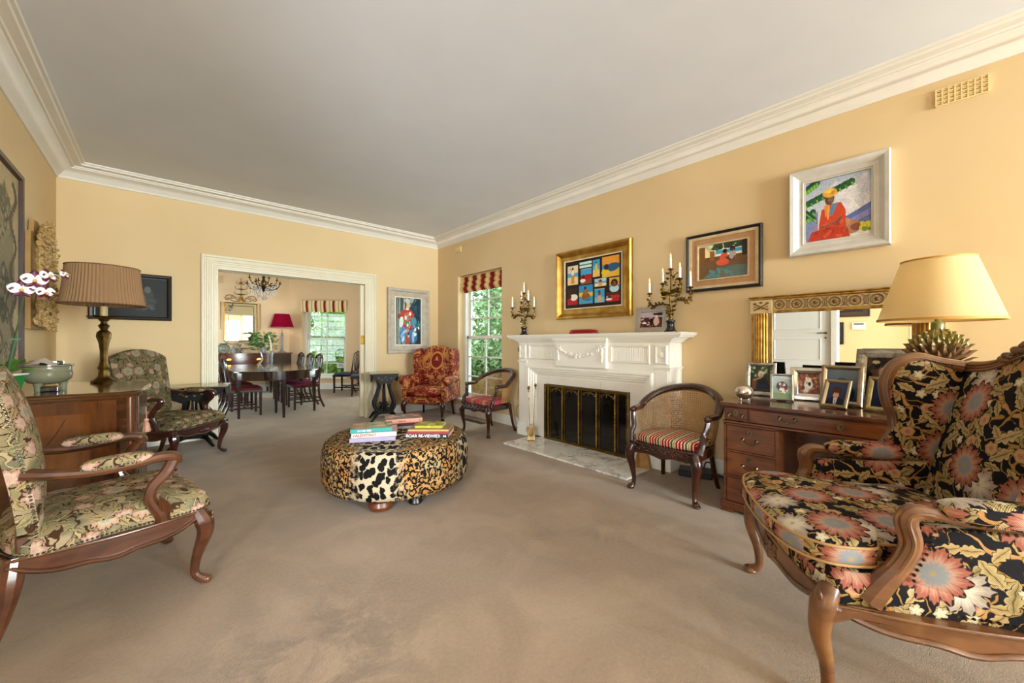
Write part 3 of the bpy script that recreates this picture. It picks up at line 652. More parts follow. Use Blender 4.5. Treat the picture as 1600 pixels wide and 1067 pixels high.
# 1 gold framed collage of small beach scenes (generic figures)
cv=Canvas(200,150,'2a1a10'); 
def scene(x0,y0,x1,y1,sky,sea,sand,fig=None,seed=0):
    h=y1-y0; cv.rect(x0,y0,x1,y1,sky)
    cv.rect(x0,y0+h*.38,x1,y1,sea); cv.rect(x0,y0+h*.6,x1,y1,sand)
    if fig=='stand':
        c=(x0+x1)/2; w_=(x1-x0); cv.poly([(c-w_*.14,y0+h*.4),(c+w_*.14,y0+h*.4),(c+w_*.17,y1-h*.06),(c-w_*.17,y1-h*.06)],('d98a3a','e8c832','e0a060','c96a3a')[seed%4]); cv.rect(c-w_*.12,y0+h*.22,c+w_*.12,y0+h*.48,('efe3d0','e8c832','7a4526','f0e8e0')[seed%4]); cv.ell(c,y0+h*.16,w_*.09,h*.07,'4a2a18'); cv.line(c-w_*.1,y0+h*.28,c-w_*.25,y0+h*.12,.004,'4a2a18')
    elif fig=='sit':
        c=(x0+x1)/2; w_=(x1-x0); cv.ell(c,y0+h*.62,w_*.3,h*.22,'8a5a30'); cv.ell(c-w_*.05,y0+h*.35,w_*.17,h*.2,'9a6a3a'); cv.ell(c-w_*.05,y0+h*.15,w_*.09,h*.08,'33201a'); cv.ell(c+w_*.15,y0+h*.78,w_*.25,h*.08,'2f7fa8')
    elif fig=='lie':
        w_=(x1-x0); cv.ell(x0+w_*.6,y0+h*.55,w_*.42,h*.2,('b01e20','2f5f80','efe6d8','c23020')[seed%4],-.25); cv.ell(x0+w_*.25,y0+h*.5,w_*.14,h*.14,'4a2a18'); cv.ell(x0+w_*.2,y0+h*.75,w_*.25,h*.12,('efe6d8','e8c832','b01e20','efe6d8')[seed%4])
    elif fig=='head':
        w_=(x1-x0); c=(x0+x1)/2; cv.ell(c,y0+h*.9,w_*.45,h*.3,'bfe0e8'); cv.ell(c,y0+h*.42,w_*.34,h*.32,'2a1a14'); cv.ell(c,y0+h*.5,w_*.2,h*.24,'8a5030')
    cv.line(x0,y0,x1,y0,.003,'e9dcc0');
scene(.05,.10,.25,.50,'e8d3a8','4fa3cc','eccf9a','stand',0); scene(.28,.06,.50,.18,'cfe3e6','2f8a6a','d8e6e0'); scene(.30,.21,.50,.52,'3fa0d0','a8181c','8a4a2a','lie',0)
scene(.52,.06,.64,.40,'3fa0d0','6fb0c8','e8c080','stand',1); scene(.68,.04,.96,.44,'e89a3a','3f9ac8','e8b84a','lie',1); scene(.55,.45,.75,.60,'a8d4e6','4fa3cc','f0d8a0','stand',2)
scene(.80,.47,.96,.70,'e0a83a','e0a83a','3f9ac8','head'); scene(.05,.58,.24,.92,'3a2418','3a2418','b81e20','lie',2); scene(.27,.54,.52,.92,'2f8fc8','e8b82a','4a9cc0','sit'); scene(.55,.65,.72,.92,'3fa0d0','3fa0d0','6fb8d8','stand',2); scene(.75,.74,.96,.92,'5a2a1a','c08a8a','b81e20','lie',3)
cv.dabs(500,.012,.12,3)
picture('gold_framed_painting','gold framed painting of many small bright beach scenes on black, above the mantel',(XR-.005,2.647,1.905),RZR,1.05,.835,[(0,0),(0,.035),(.012,.05),(.03,.052),(.05,.03),(.07,.018),(.075,.018),(.12,.012),(.122,0)],gold,cv,.128,extra=[(.118,.131,.02,linen)])
# 2 black and oak frame
cv=Canvas(150,110,'6a4a2a'); cv.rect(0,0,1,.35,'cfd8c0'); cv.rect(.2,.2,.9,.34,'3f9ac0'); cv.rect(.2,.3,.95,.36,'e0d6b8'); cv.rect(0,.05,.14,1,'7a4e28'); cv.rect(.14,.1,.36,.36,'e8d89a'); cv.poly([(.12,.02),(.2,.02),(.38,.32),(.3,.34)],'c7b88a'); cv.rect(.24,.2,.34,.55,'8a5a30')
cv.spots(60,.05,['3a4a2a','4f5f3a','2f3a28'],1,.3,0,.95,.15); cv.rect(.88,0,1,.75,'3a2a24'); cv.poly([(.0,.5),(1,.42),(1,1),(0,1)],'6f5234'); cv.poly([(.05,1),(.25,.78),(.7,.66),(1,.68),(1,1)],'5f6f66')
cv.spots(25,.045,['3a9ab0','4f8a80','7a6048'],2,.2,.72,.7,.95,.6); cv.ell(.52,.42,.075,.17,'c8553a',.2); cv.ell(.5,.55,.13,.09,'d0573f',0); cv.ell(.55,.24,.045,.06,'2a1a14'); cv.ell(.7,.38,.07,.12,'b09a98'); cv.ell(.7,.2,.055,.07,'2a1a14'); cv.ell(.7,.22,.03,.04,'6a3a24'); cv.line(.57,.42,.66,.5,.015,'5a3020'); cv.line(.75,.42,.7,.52,.015,'5a3020')
cv.dabs(900,.014,.16,5)
lime=plain('limed_oak','c9b38c',.6,c2='b59a70',s=20,bs=.2); oakm=plain('tan_mount','b08458',.7,c2='a47a50',s=20,bs=.2)
picture('beach_hut_painting','small painting of two seated figures under a shelter in a black and oak frame',(XR-.005,1.233,1.938),RZR,.625,.53,[(0,0),(0,.04),(.008,.046),(.018,.04),(.024,.03),(.028,.03),(.028,0)],plain('black_lacquer','16120f',.3),cv,.108,extra=[(.026,.05,.034,lime),(.048,.1,.024,oakm),(.098,.11,.03,lime)])
# 3 woman in orange, white frame
cv=Canvas(180,180,'c9ccd6'); cv.grad(0,1,'a9b4c8','dcd8dc'); cv.spots(60,.1,['dfdde4','b8bccb','c9bfd0','e8e4e6'],4,.4,.1,1,.6,.5)
cv.poly([(0,.62),(.2,.5),(.2,1),(0,1)],'7a86b0'); cv.poly([(.55,.7),(.75,.62),(1,.5),(1,.85),(.55,.9)],'5f6fa8'); cv.poly([(.7,.72),(1,.6),(1,.7),(.75,.78)],'8a86c0')
for (x0,y0,x1,y1,w_) in ((0,.36,.72,.13,.055),(0,.12,.18,.02,.06),(0,.62,.12,.5,.05),(0,.48,.14,.62,.04)):
    cv.line(x0,y0,x1,y1,w_,'2a5a3a')
    for k in range(9): t_=k/8; x=lerp(x0,x1,t_); y_=lerp(y0,y1,t_); cv.line(x,y_,x+.02,y_+w_*1.1,.012,'5f9a3a' if k%2 else '7fb84a'); cv.line(x,y_,x-.01,y_-w_*.9,.01,'1c4230')
cv.ell(.72,.85,.14,.11,'a87858'); cv.ell(.62,.76,.09,.07,'b98a68'); cv.ell(.8,.86,.1,.06,'8a5040'); cv.spots(14,.04,['d8c83a','7f9a3a'],6,.85,.8,1,.95)
cv.poly([(.2,.95),(.22,.72),(.26,.5),(.4,.42),(.56,.42),(.63,.55),(.64,.9),(.66,1),(.05,1),(.08,.86)],'c8462a'); cv.poly([(.03,1),(.1,.84),(.4,.8),(.66,.85),(.7,1)],'b83a24')
cv.poly([(.3,.44),(.38,.4),(.4,.6),(.32,.62)],'e08a3a'); cv.poly([(.42,.42),(.52,.44),(.42,.62),(.36,.62)],'6a86a8'); cv.line(.38,.42,.36,.66,.012,'e8a04a')
cv.ell(.385,.33,.075,.105,'5f4438'); cv.ell(.4,.33,.04,.08,'8a6450'); cv.ell(.39,.235,.115,.075,'e0a83a'); cv.ell(.37,.2,.08,.035,'e8c060'); cv.ell(.44,.24,.03,.03,'c8862a'); cv.line(.36,.33,.375,.33,.005,'20140f'); cv.line(.405,.33,.42,.33,.005,'20140f'); cv.line(.375,.385,.405,.385,.006,'3a1f18')
cv.line(.28,.78,.42,.74,.022,'7a5244'); cv.line(.56,.68,.46,.76,.022,'7a5244')
cv.spots(26,.03,['e0663a','a02a1c','d8503a','8a2a24'],8,.12,.55,.62,.98,.5); cv.dabs(1500,.016,.2,6)
wf=plain('grey_white_frame','d0cbc2',.5,c2='c2bdb3',s=10,bs=.25)
picture('seated_woman_painting','large pale framed painting of a seated woman in orange robe and yellow headscarf',(XR-.005,.445,2.208),RZR,.575,.66,[(0,0),(0,.05),(.008,.06),(.03,.056),(.06,.03),(.078,.026),(.08,.03),(.088,.03),(.09,.022),(.1,.022),(.1,0)],wf,cv,.102)
# 4 silver framed seated figure on back wall
cv=Canvas(130,200,'1f2a33'); 
for k,(x,c) in enumerate(((.05,'6f7a74'),(.13,'8a958c'),(.22,'4a5652'),(.3,'9aa49a'))): cv.poly([(x,0),(x+.05,0),(x+.02+.05,1),(x-.03,1)],c)
cv.poly([(.55,0),(.85,0),(.5,.3),(.45,.2)],'8fa098'); cv.poly([(.75,0),(.82,0),(.5,.34),(.48,.28)],'2a3a3c'); cv.rect(.8,0,1,.7,'16303f'); cv.spots(30,.06,['1f3f55','2a5a6a','12242c'],3,.6,.1,1,.8,.7)
cv.poly([(.2,.3),(.36,.25),(.6,.25),(.72,.34),(.74,.62),(.6,.66),(.3,.66),(.16,.5)],'b5332a'); cv.ell(.14,.4,.08,.05,'8a3a22'); cv.ell(.22,.52,.08,.12,'cfd8d0',.3); cv.ell(.72,.52,.1,.12,'4a8aa0',-.3)
cv.spots(40,.04,['e8e0c8','3f8a5a','d8863a','4a8ab0','b5332a'],5,.36,.34,.58,.62); cv.ell(.45,.14,.085,.1,'caa688'); cv.ell(.45,.06,.1,.045,'b8bdb4'); cv.ell(.38,.17,.03,.08,'4a3024'); cv.ell(.45,.24,.07,.025,'dcc8a8'); cv.line(.43,.14,.435,.18,.006,'8a5a44')
cv.ell(.3,.8,.16,.18,'4f83b0'); cv.ell(.68,.82,.17,.17,'3f6f9a'); cv.ell(.28,.86,.06,.12,'9fc4dc'); cv.ell(.68,.84,.05,.12,'8fb8d8'); cv.poly([(.38,.8),(.56,.8),(.54,1),(.4,1)],'a8402a'); cv.ell(.46,.7,.1,.04,'b88a68'); cv.line(.42,.74,.5,.72,.02,'a87a5c'); cv.spots(20,.03,['d8e4e8','2a5a80','1a3a58'],9,.15,.7,.85,.98,.6); cv.ell(.9,.58,.03,.1,'2f8a5a'); cv.spots(12,.04,['e8ece8','3f7a9a','20506a'],11,.75,.55,1,.8)
cv.dabs(1200,.022,.2,8)
picture('silver_framed_painting','tall silver framed painting of a seated figure in red and blue on the back wall',(3.13,YB-.005,1.565),0,.77,1.10,[(0,0),(0,.045),(.01,.052),(.04,.05),(.06,.03),(.13,.024),(.135,.014),(.135,0)],silverwood,cv,.15,extra=[(.13,.152,.02,linen)])
# 5 dark painting behind the lamp
cv=Canvas(120,90,'100f0e'); cv.spots(80,.1,['141516','0e0f10','1a1a1a','12100e'],3,0,0,1,1,.6); cv.ell(.72,.5,.09,.26,'2c2c28'); cv.ell(.72,.3,.05,.09,'55524a'); cv.ell(.66,.6,.04,.16,'4a4a44'); cv.spots(20,.04,['3a3a38','4a4640'],6,.55,.5,.85,.9,.6); cv.dabs(300,.03,.3,2)
picture('dark_painting','almost black framed painting hanging behind the pleated lamp shade',(-.245,YB-.005,1.715),0,.66,.525,[(0,0),(0,.04),(.01,.045),(.03,.04),(.04,.02),(.05,.018),(.05,0)],plain('dark_frame','1c1512',.35,c2='2a1f18'),cv,.05)
# 6 big tapestry panel on the left wall
cv=Canvas(150,170,'b59f7a'); cv.spots(200,.03,['b9a480','ab9670','c0ab86'],2,0,0,1,1,.5); rg=random.Random(3)
for x0,x1 in ((.08,.45),(.55,.92)):
    cv.ell((x0+x1)/2,.55,.19,.45,'6f6a56',0,.8)
    for i in range(60):
        cx,cyy=rg.uniform(x0,x1),rg.uniform(.12,.97); r=rg.uniform(.015,.04); cv.ring(cx,cyy,r,r*1.2,.22,rg.choice(['4a4636','3f3d30','8a8268'])); cv.ell(cx,cyy,r*.4,r*.5,rg.choice(['a89870','55513e']))
for i in range(40):
    t_=i/39; x=.9+.05*math.sin(t_*22); cv.ell(x,.06+.9*t_,.025,.018,'4a4636',t_*6); x=.07+.03*math.sin(t_*22); cv.ell(x,.06+.9*t_,.022,.015,'55503c',t_*6)
for i in range(14): cv.ell(.2+.7*rg.random(),.1+.1*rg.random(),.04,.015,'5a5642',rg.uniform(0,3))
cv.dabs(900,.012,.25,4)
picture('framed_textile','huge dark framed grey and tan embroidered textile panel at the left edge',(XL+.005,3.88,1.72),R(90),1.42,1.44,[(0,0),(0,.03),(.006,.036),(.034,.034),(.04,.02),(.04,0)],plain('dark_walnut_frame','2f1a14',.35,c2='3f241a'),cv,.042,cat='textile')
# carved panel on the left wall
t=thing('carved_panel','tall openwork carved and gilded wooden ornament hung left of the pleated lamp','carving',(XL+.006,5.06,1.76),R(90))
gw=plain('worn_gesso_gold','c9a66a',.6,c2='8a6a3a',s=40,bs=.9,bsc=60)
W_,H_=.52,.9; m=MB(); m.prism([(-.26,-.45),(.24,-.45),(.25,-.2),(.26,.0),(.24,.2),(.18,.3),(.12,.42),(-.02,.45),(-.14,.44),(-.16,.34),(-.25,.33),(-.26,.1)],.0,.028,lambda a,b,h:(a,-h,b)); m.build('back_board',plain('raw_pine','a57f45',.7,c2='93703c',s=12),t,smooth=0)
def ornate(m,pts,r,rg,n,y=-.066):
    P=spline([(a,y,b) for a,b in pts],8); m.tube(P,[r*(1+.25*math.sin(i*1.9)) for i in range(len(P))],7,flat=.8)
    for i in range(int(n*1.8)):
        p=P[rg.randrange(len(P))]; m.ball((p.x+rg.gauss(0,r*.95),y-rg.uniform(.0,.04),p.z+rg.gauss(0,r*.95)),rg.uniform(.005,.013),5,3,(1,.9,1.6),rot=Matrix.Rotation(rg.uniform(0,6.3),3,'Y')@Matrix.Rotation(rg.uniform(-1,1),3,'X'))
rg=random.Random(9); m=MB()
ornate(m,[(-.2,-.38),(-.19,-.1),(-.2,.15),(-.16,.3),(-.06,.38),(.0,.42)],.028,rg,150); ornate(m,[(.2,-.38),(.17,-.1),(.2,.1),(.14,.24),(.1,.32),(.03,.4)],.032,rg,160); ornate(m,[(-.2,-.38),(0,-.36),(.2,-.38)],.045,rg,110); ornate(m,[(-.12,.3),(0,.33),(.1,.3)],.035,rg,90); ornate(m,[(-.2,-.28),(-.1,-.26),(-.04,-.12)],.02,rg,30); ornate(m,[(.2,-.28),(.12,-.24),(.06,-.1)],.02,rg,30)
m.build('carving',gw,t); m=MB(); m.prism([(-.03,-.2),(.03,-.22),(.07,.0),(.06,.2),(0,.27),(-.06,.2),(-.07,0)],.0285,.031,lambda a,b,h:(a,-h,b)); m.build('opening',plain('dark_void','1a130c',.9),t,smooth=0)
# ================= SEATING NEAR THE FIREPLACE =================
mah=wood('dark_mahogany','3a160c','220b06','52200f',rough=.22,axis=2,coat=.5)
wal=wood('walnut_frame','6b3a20','45220f','8a5630',rough=.3,axis=2,coat=.35)
brassn=metalm('nailhead_brass','5d5040','3a3026',.4)
def cabriole(m,x,y,h,dx,dy,r=.036,foot=.026,kn=.03,n=10,out=.03):
    # knee swells outwards along (dx,dy), ankle tucks in, pad foot turns out
    P=[(x,y,h),(x+dx*kn*.8,y+dy*kn*.8,h*.86),(x+dx*kn,y+dy*kn,h*.74),(x+dx*kn*.4,y+dy*kn*.4,h*.5),(x-dx*.004,y-dy*.004,h*.25),(x+dx*.002,y+dy*.002,h*.1),(x+dx*out*.6,y+dy*out*.6,h*.035),(x+dx*out,y+dy*out,.004)]
    m.tube(spline(P,5),sprad([r,r*1.05,r*.92,r*.62,r*.42,r*.44,foot*.95,foot*.8],5),n,up=(dx or .01,dy,0))
    m.lathe([(0,0),(foot*.85,0),(foot*1.05,.008),(foot*.9,.016),(0,.02)],(x+dx*out*.7,y+dy*out*.7,0),12)
def arcpts(fn,n): return [fn(i/(n-1)) for i in range(n)]
def striped_mat(name,cols,pr=.016,ax=0):
    m,nt,b=base(name,'aa3333',.8,spec=.2); v=ocoord(nt); s=nd(nt,'SeparateXYZ',{0:v})
    u=mt(nt,'FRACT',mt(nt,'DIVIDE',s.outputs[ax],pr*len(cols)))
    n=nt.nodes.new('ShaderNodeValToRGB'); r=n.color_ramp; r.interpolation='CONSTANT'
    while len(r.elements)<len(cols): r.elements.new(.5)
    for i,(e,c) in enumerate(zip(r.elements,cols)): e.position=i/len(cols); e.color=c4(c)
    nt.links.new(u,n.inputs[0]); nt.links.new(n.outputs[0],b.inputs['Base Color']); bump(nt,b,noise(nt,v,150,3),.2,.002); return m
cane_m=plain('woven_cane','9a7040',.5,c2='b5884f',s=20)
def cane_chair(label,loc,rz,seatmat,tall=.81):
    t=thing('cane_tub_chair',label,'chair',loc,rz,None); W=.285; Dp=.25; zs=.40
    def plan(a): # a 0..1 round the back from front right to front left
        th=-.32+a*(PI+.64); return (W*1.0*math.cos(th), .02+Dp*1.05*math.sin(th) if math.sin(th)>0 else .02+math.sin(th)*Dp*2.0)
    # seat rail
    out=[(W*.98,-.24),(W*1.0,-.05)]+[(W*math.cos(q),.02+Dp*math.sin(q)) for q in [PI*i/16 for i in range(17)]]+[(-W*1.0,-.05),(-W*.98,-.24),(-.15,-.265),(0,-.272),(.15,-.265)]
    m=MB(); m.prism(out,zs-.075,zs-.01); m.build('seat_rail',mah,t,bevel=.006,smooth=50)
    m=MB(); rg=random.Random(2)
    for i in range(34): x=-.24+i*.0145; m.ball((x,-.262-.012*math.cos(x*5),zs-.045+.014*math.sin(i*1.3)),.011,6,4,(1.2,.7,.9))
    m.prism([(-.26,0),(-.2,-.02),(-.1,-.012),(0,-.034),(.1,-.012),(.2,-.02),(.26,0)],-.27,-.25,lambda a,b,h:(a,h,zs-.07+b)); m.build('carved_apron',mah,t)
    for s in (-1,1):
        m=MB(); cabriole(m,s*.245,-.235,zs-.03,s*.75,-.66,.04,.03,.028,n=12,out=.035)
        for k in range(5): a=(k-2)*.35; m.tube([(s*.262+a*.02,-.262-.006*abs(k-2),zs-.07),(s*.27+a*.018,-.27,zs-.11),(s*.268+a*.008,-.268,zs-.16)],[.006,.007,.002],5)
        m.build('leg',mah,t)
    for s in (-1,1):
        m=MB(); m.tube(spline([(s*.2,.19,zs-.03),(s*.205,.21,.25),(s*.22,.235,.1),(s*.235,.27,0.0)],5),sprad([.024,.02,.017,.017],5),8); m.build('leg',mah,t)
    # crest rail and arms in one bent rail
    def rail(a):
        th=-.30+a*(PI+.6); c,s_=math.cos(th),math.sin(th); b=max(0,s_)
        return Vector(((W+.03)*c*(1-.05*b), .02+(Dp+.07)*s_ if s_>0 else .02+s_*.52, lerp(.635,tall,b**.75)+.0))
    P=[rail(i/40) for i in range(41)]; m=MB(); m.tube(P,[.024+.008*math.sin(PI*i/40) for i in range(41)],10,up=(0,0,1),flat=1.2)
    for s,e in ((0,P[0]),(1,P[-1])): m.ball(e+Vector((0,-.012,-.004)),.026,10,8)
    m.build('crest_rail',mah,t)
    for s in (-1,1):
        e=P[0] if s>0 else P[-1]
        m=MB(); m.tube(spline([e,(s*(W+.012),e.y-.012,e.z-.07),(s*(W-.005),e.y-.03,e.z-.13),(s*(W+.0),-.2,zs+.05),(s*(W-.012),-.225,zs-.02)],6),sprad([.019,.021,.02,.024,.03],6),10); m.build('arm_support',mah,t)
    # caning: real woven strips between rail and seat
    def surf(a,v):
        p=rail(.04+a*.92); th=-.30+(.04+a*.92)*(PI+.6); c,s_=math.cos(th),math.sin(th)
        q=Vector((W*.97*c,.02+(Dp*.97)*s_ if s_>0 else .02+s_*.45,zs)); r=q.lerp(p,v); bow=math.sin(PI*v)*.012; r.x+=c*bow; r.y+=max(0,s_)*bow; return r
    m=MB(); nu,nv=54,22; hw=.0016
    for i in range(nu+1):
        a=i/nu; 
        pts=[surf(a,v/8) for v in range(9)]; da=.0030
        L=[surf(max(0,a-da),v/8) for v in range(9)]; Rr=[surf(min(1,a+da),v/8) for v in range(9)]
        m.add(L+Rr,[(k,k+1,10+k,9+k) for k in range(8)])
    for j in range(1,nv):
        v=j/nv; lo=[surf(i/48,v-.0095) for i in range(49)]; hi=[surf(i/48,v+.0095) for i in range(49)]
        m.add(lo+hi,[(k,k+1,50+k,49+k) for k in range(48)])
    for d in ():
        for i in range(-nv//2,nu+nv//2,2):
            pts=[]; 
            for k in range(9):
                a=(i+d*(k/8-.5)*nv*.9)/nu
                if 0<=a<=1: pts.append(surf(a,k/8)+Vector((0,0,0)))
            if len(pts)>2:
                w_=Vector((0,0,.0022)); m.add([p-w_ for p in pts]+[p+w_ for p in pts],[(k,k+1,len(pts)+k+1,len(pts)+k) for k in range(len(pts)-1)])
    stuff(m.build('cane_panel',cane_m,t,smooth=0,uv=False,recalc=False))
    m=MB(); m.tube([surf(i/40,.012) for i in range(41)],.006,6); m.build('cane_beading',mah,t)
    # cushion
    m=MB(); o2=[(x*.88,y*.86-.01) for x,y in out]; 
    n=len(o2); lay=[(.93,zs-.012),(1.0,zs+.0),(1.0,zs+.035),(.95,zs+.05),(.7,zs+.058),(.35,zs+.062),(.01,zs+.063)]
    vs=[(x*k,y*k,z) for k,z in lay for x,y in o2]; m.add(vs,[(j*n+i,j*n+(i+1)%n,(j+1)*n+(i+1)%n,(j+1)*n+i) for j in range(len(lay)-1) for i in range(n)]+[tuple(range(n))[::-1]])
    m.build('seat_cushion',seatmat,t,smooth=60)
    m=MB(); m.tube([(x*.885,y*.865-.01,zs+.036) for x,y in out],.0045,6,closed=True); m.build('piping',seatmat,t)
    return t
st=striped_mat('striped_velvet',['98141c','98141c','e0cfa8','98141c','98141c','e0cfa8','98141c','98141c','e0cfa8','46552a','46552a','e0cfa8','6a6e38','e0cfa8'],.0075)
st2=striped_mat('faded_striped_velvet',['b04a52','b04a52','a8403f','b85a4c','b04a52','b04a52','c08a5a','8a8a58','b04a52','9a3a44'],.022)
cane_chair('cane tub chair with red, cream and green striped cushion between fireplace and desk',(3.10,1.385,0),R(-90),st)
cane_chair('cane tub chair with faded pink cushion in front of the fireside window',(3.25,3.985,0),R(-87),st2)
# ---- red damask wing chair
def damask():
    m,nt,b=base('red_gold_damask','8c2415',.6,spec=.3); v=ocoord(nt); s=nd(nt,'SeparateXYZ',{0:v}); x,y,z=s.outputs
    ax=mt(nt,'ABSOLUTE',x); vec=nd(nt,'CombineXYZ',{0:ax,1:mt(nt,'MULTIPLY',y,.7),2:z}).outputs[0]
    n=noise(nt,vec,5.0,1,1.4,.4); band=mt(nt,'ABSOLUTE',mt(nt,'SUBTRACT',n,.5)); 
    f1=ramp(nt,n,[(.585,0.0),(.60,1.0)]); f2=ramp(nt,band,[(.012,1.0),(.018,0.0)])
    n2=noise(nt,vec,15,1,2.2,.4); f3=mt(nt,'MULTIPLY',ramp(nt,n2,[(.60,0.0),(.615,1.0)]),.9)
    # oval medallion on the back
    dz=mt(nt,'DIVIDE',mt(nt,'SUBTRACT',z,.90),.135); dx=mt(nt,'DIVIDE',x,.115); rr=mt(nt,'SQRT',mt(nt,'ADD',mt(nt,'MULTIPLY',dx,dx),mt(nt,'MULTIPLY',dz,dz)))
    ring=ramp(nt,mt(nt,'ABSOLUTE',mt(nt,'SUBTRACT',rr,1.0)),[(.10,1.0),(.13,0.0)]); inside=ramp(nt,rr,[(.9,1.0),(.95,0.0)])
    py=mt(nt,'ADD',mt(nt,'ABSOLUTE',dx),mt(nt,'MULTIPLY',mt(nt,'ADD',dz,.75),.62)); fig=mt(nt,'MULTIPLY',ramp(nt,mt(nt,'ADD',py,mt(nt,'MULTIPLY',mt(nt,'SUBTRACT',n2,.5),.9)),[(.78,1.0),(.82,0.0)]),ramp(nt,dz,[(0.0,0.0),(.01,1.0)]))
    fig=mt(nt,'MULTIPLY',fig,inside)
    body=mt(nt,'MAXIMUM',mt(nt,'MAXIMUM',f1,f2),f3); out=mt(nt,'MULTIPLY',body,mt(nt,'SUBTRACT',1.0,ramp(nt,mt(nt,'MULTIPLY',rr,.5),[(.56,1.0),(.60,0.0)])))
    f=mt(nt,'MAXIMUM',mt(nt,'MAXIMUM',out,ring),fig,clamp=True)
    red=mixc(nt,noise(nt,v,4),'80190f','5e100b'); gd=mixc(nt,noise(nt,v,7),'c98a4c','b0703a')
    nt.links.new(mixc(nt,f,red,gd),b.inputs['Base Color']); bump(nt,b,f,.15,.002); return m
dm=damask()
t=thing('wing_chair','red and gold damask wing chair with cabriole legs in the corner by the window','armchair',(3.18,5.40,0),R(-57)); t.scale=(.93,.85,1)
hw=.40
m=MB(); m.pillow((0,-.02,.30),.74,.66,.16,12,.2); m.build('seat_base',dm,t)
m=MB(); m.pillow((0,-.06,.43),.60,.64,.17,14,.22); m.build('seat_cushion',dm,t)
def bk(u,v):
    x=(u-.5)*.62; top=1.09+.055*math.cos(PI*(u-.5)*1.1)-(.04*abs(2*u-1)**3); z=lerp(.40,top,v); y=.22+.13*v-.03*math.sin(PI*u)*.0; bul=.035*math.sin(PI*min(1,v*1.05))*math.sin(PI*u)**.5; return (x,y-bul,z)
m=MB(); m.grid(bk,17,17); m.grid(lambda u,v:(bk(u,v)[0],.34+.11*v,bk(u,v)[2]-.005),17,17)
for ed in (lambda q:(bk(0,q),(bk(0,q)[0],.34+.11*q,bk(0,q)[2]-.005)),lambda q:(bk(1,q),(bk(1,q)[0],.34+.11*q,bk(1,q)[2]-.005)),lambda q:(bk(q,1),(bk(q,1)[0],.45,bk(q,1)[2]-.005))):
    A=[ed(i/16) for i in range(17)]; m.add([p for ab in A for p in ab],[(2*i,2*i+1,2*i+3,2*i+2) for i in range(16)])
m.build('backrest',dm,t)
for s in (-1,1):
    # wing: S-profile side panel with thickness
    pr=[(.43,.50),(.44,1.05),(.36,1.10),(.24,1.09),(.13,1.03),(.09,.92),(.10,.80),(.13,.70),(.12,.62),(.16,.50)]
    m=MB(); m.prism(pr,s*.30,s*.385,lambda a,b,h:(h,a,b)); w_=m.build('wing',dm,t,bevel=.025,segs=4)
    m=MB(); m.tube(spline([(s*.38,.30,.60),(s*.39,.12,.615),(s*.40,-.1,.61),(s*.405,-.24,.60),(s*.40,-.29,.57)],6),sprad([.05,.058,.064,.066,.045],6),14)
    m.prism([(.40,.30),(.40,.60),(-.24,.58),(-.28,.50),(-.27,.38),(-.26,.28)],s*.315,s*.41,lambda a,b,h:(h,a,b)); m.build('arm',dm,t,bevel=.02,segs=3)
    m=MB(); cabriole(m,s*.34,-.28,.27,s*.7,-.7,.045,.036,.03,n=12,out=.035)
    for k in range(3): m.tube([(s*.34+s*.03+(k-1)*.012,-.32,.2),(s*.372+(k-1)*.01,-.318,.16),(s*.37,-.31,.11)],[.009,.008,.003],6)
    m.build('leg',mah,t)
    m=MB(); m.tube(spline([(s*.28,.32,.26),(s*.285,.34,.13),(s*.30,.37,0)],4),sprad([.026,.02,.018],4),8); m.build('leg',mah,t)
m=MB(); m.tube([bk(i/24,1) for i in range(25)],.006,6); m.build('piping',dm,t); m=MB(); m.tube([(x,-.38+.02*abs(x),.345) for x in [-.3+.6*i/12 for i in range(13)]],.006,6); m.build('piping',dm,t)
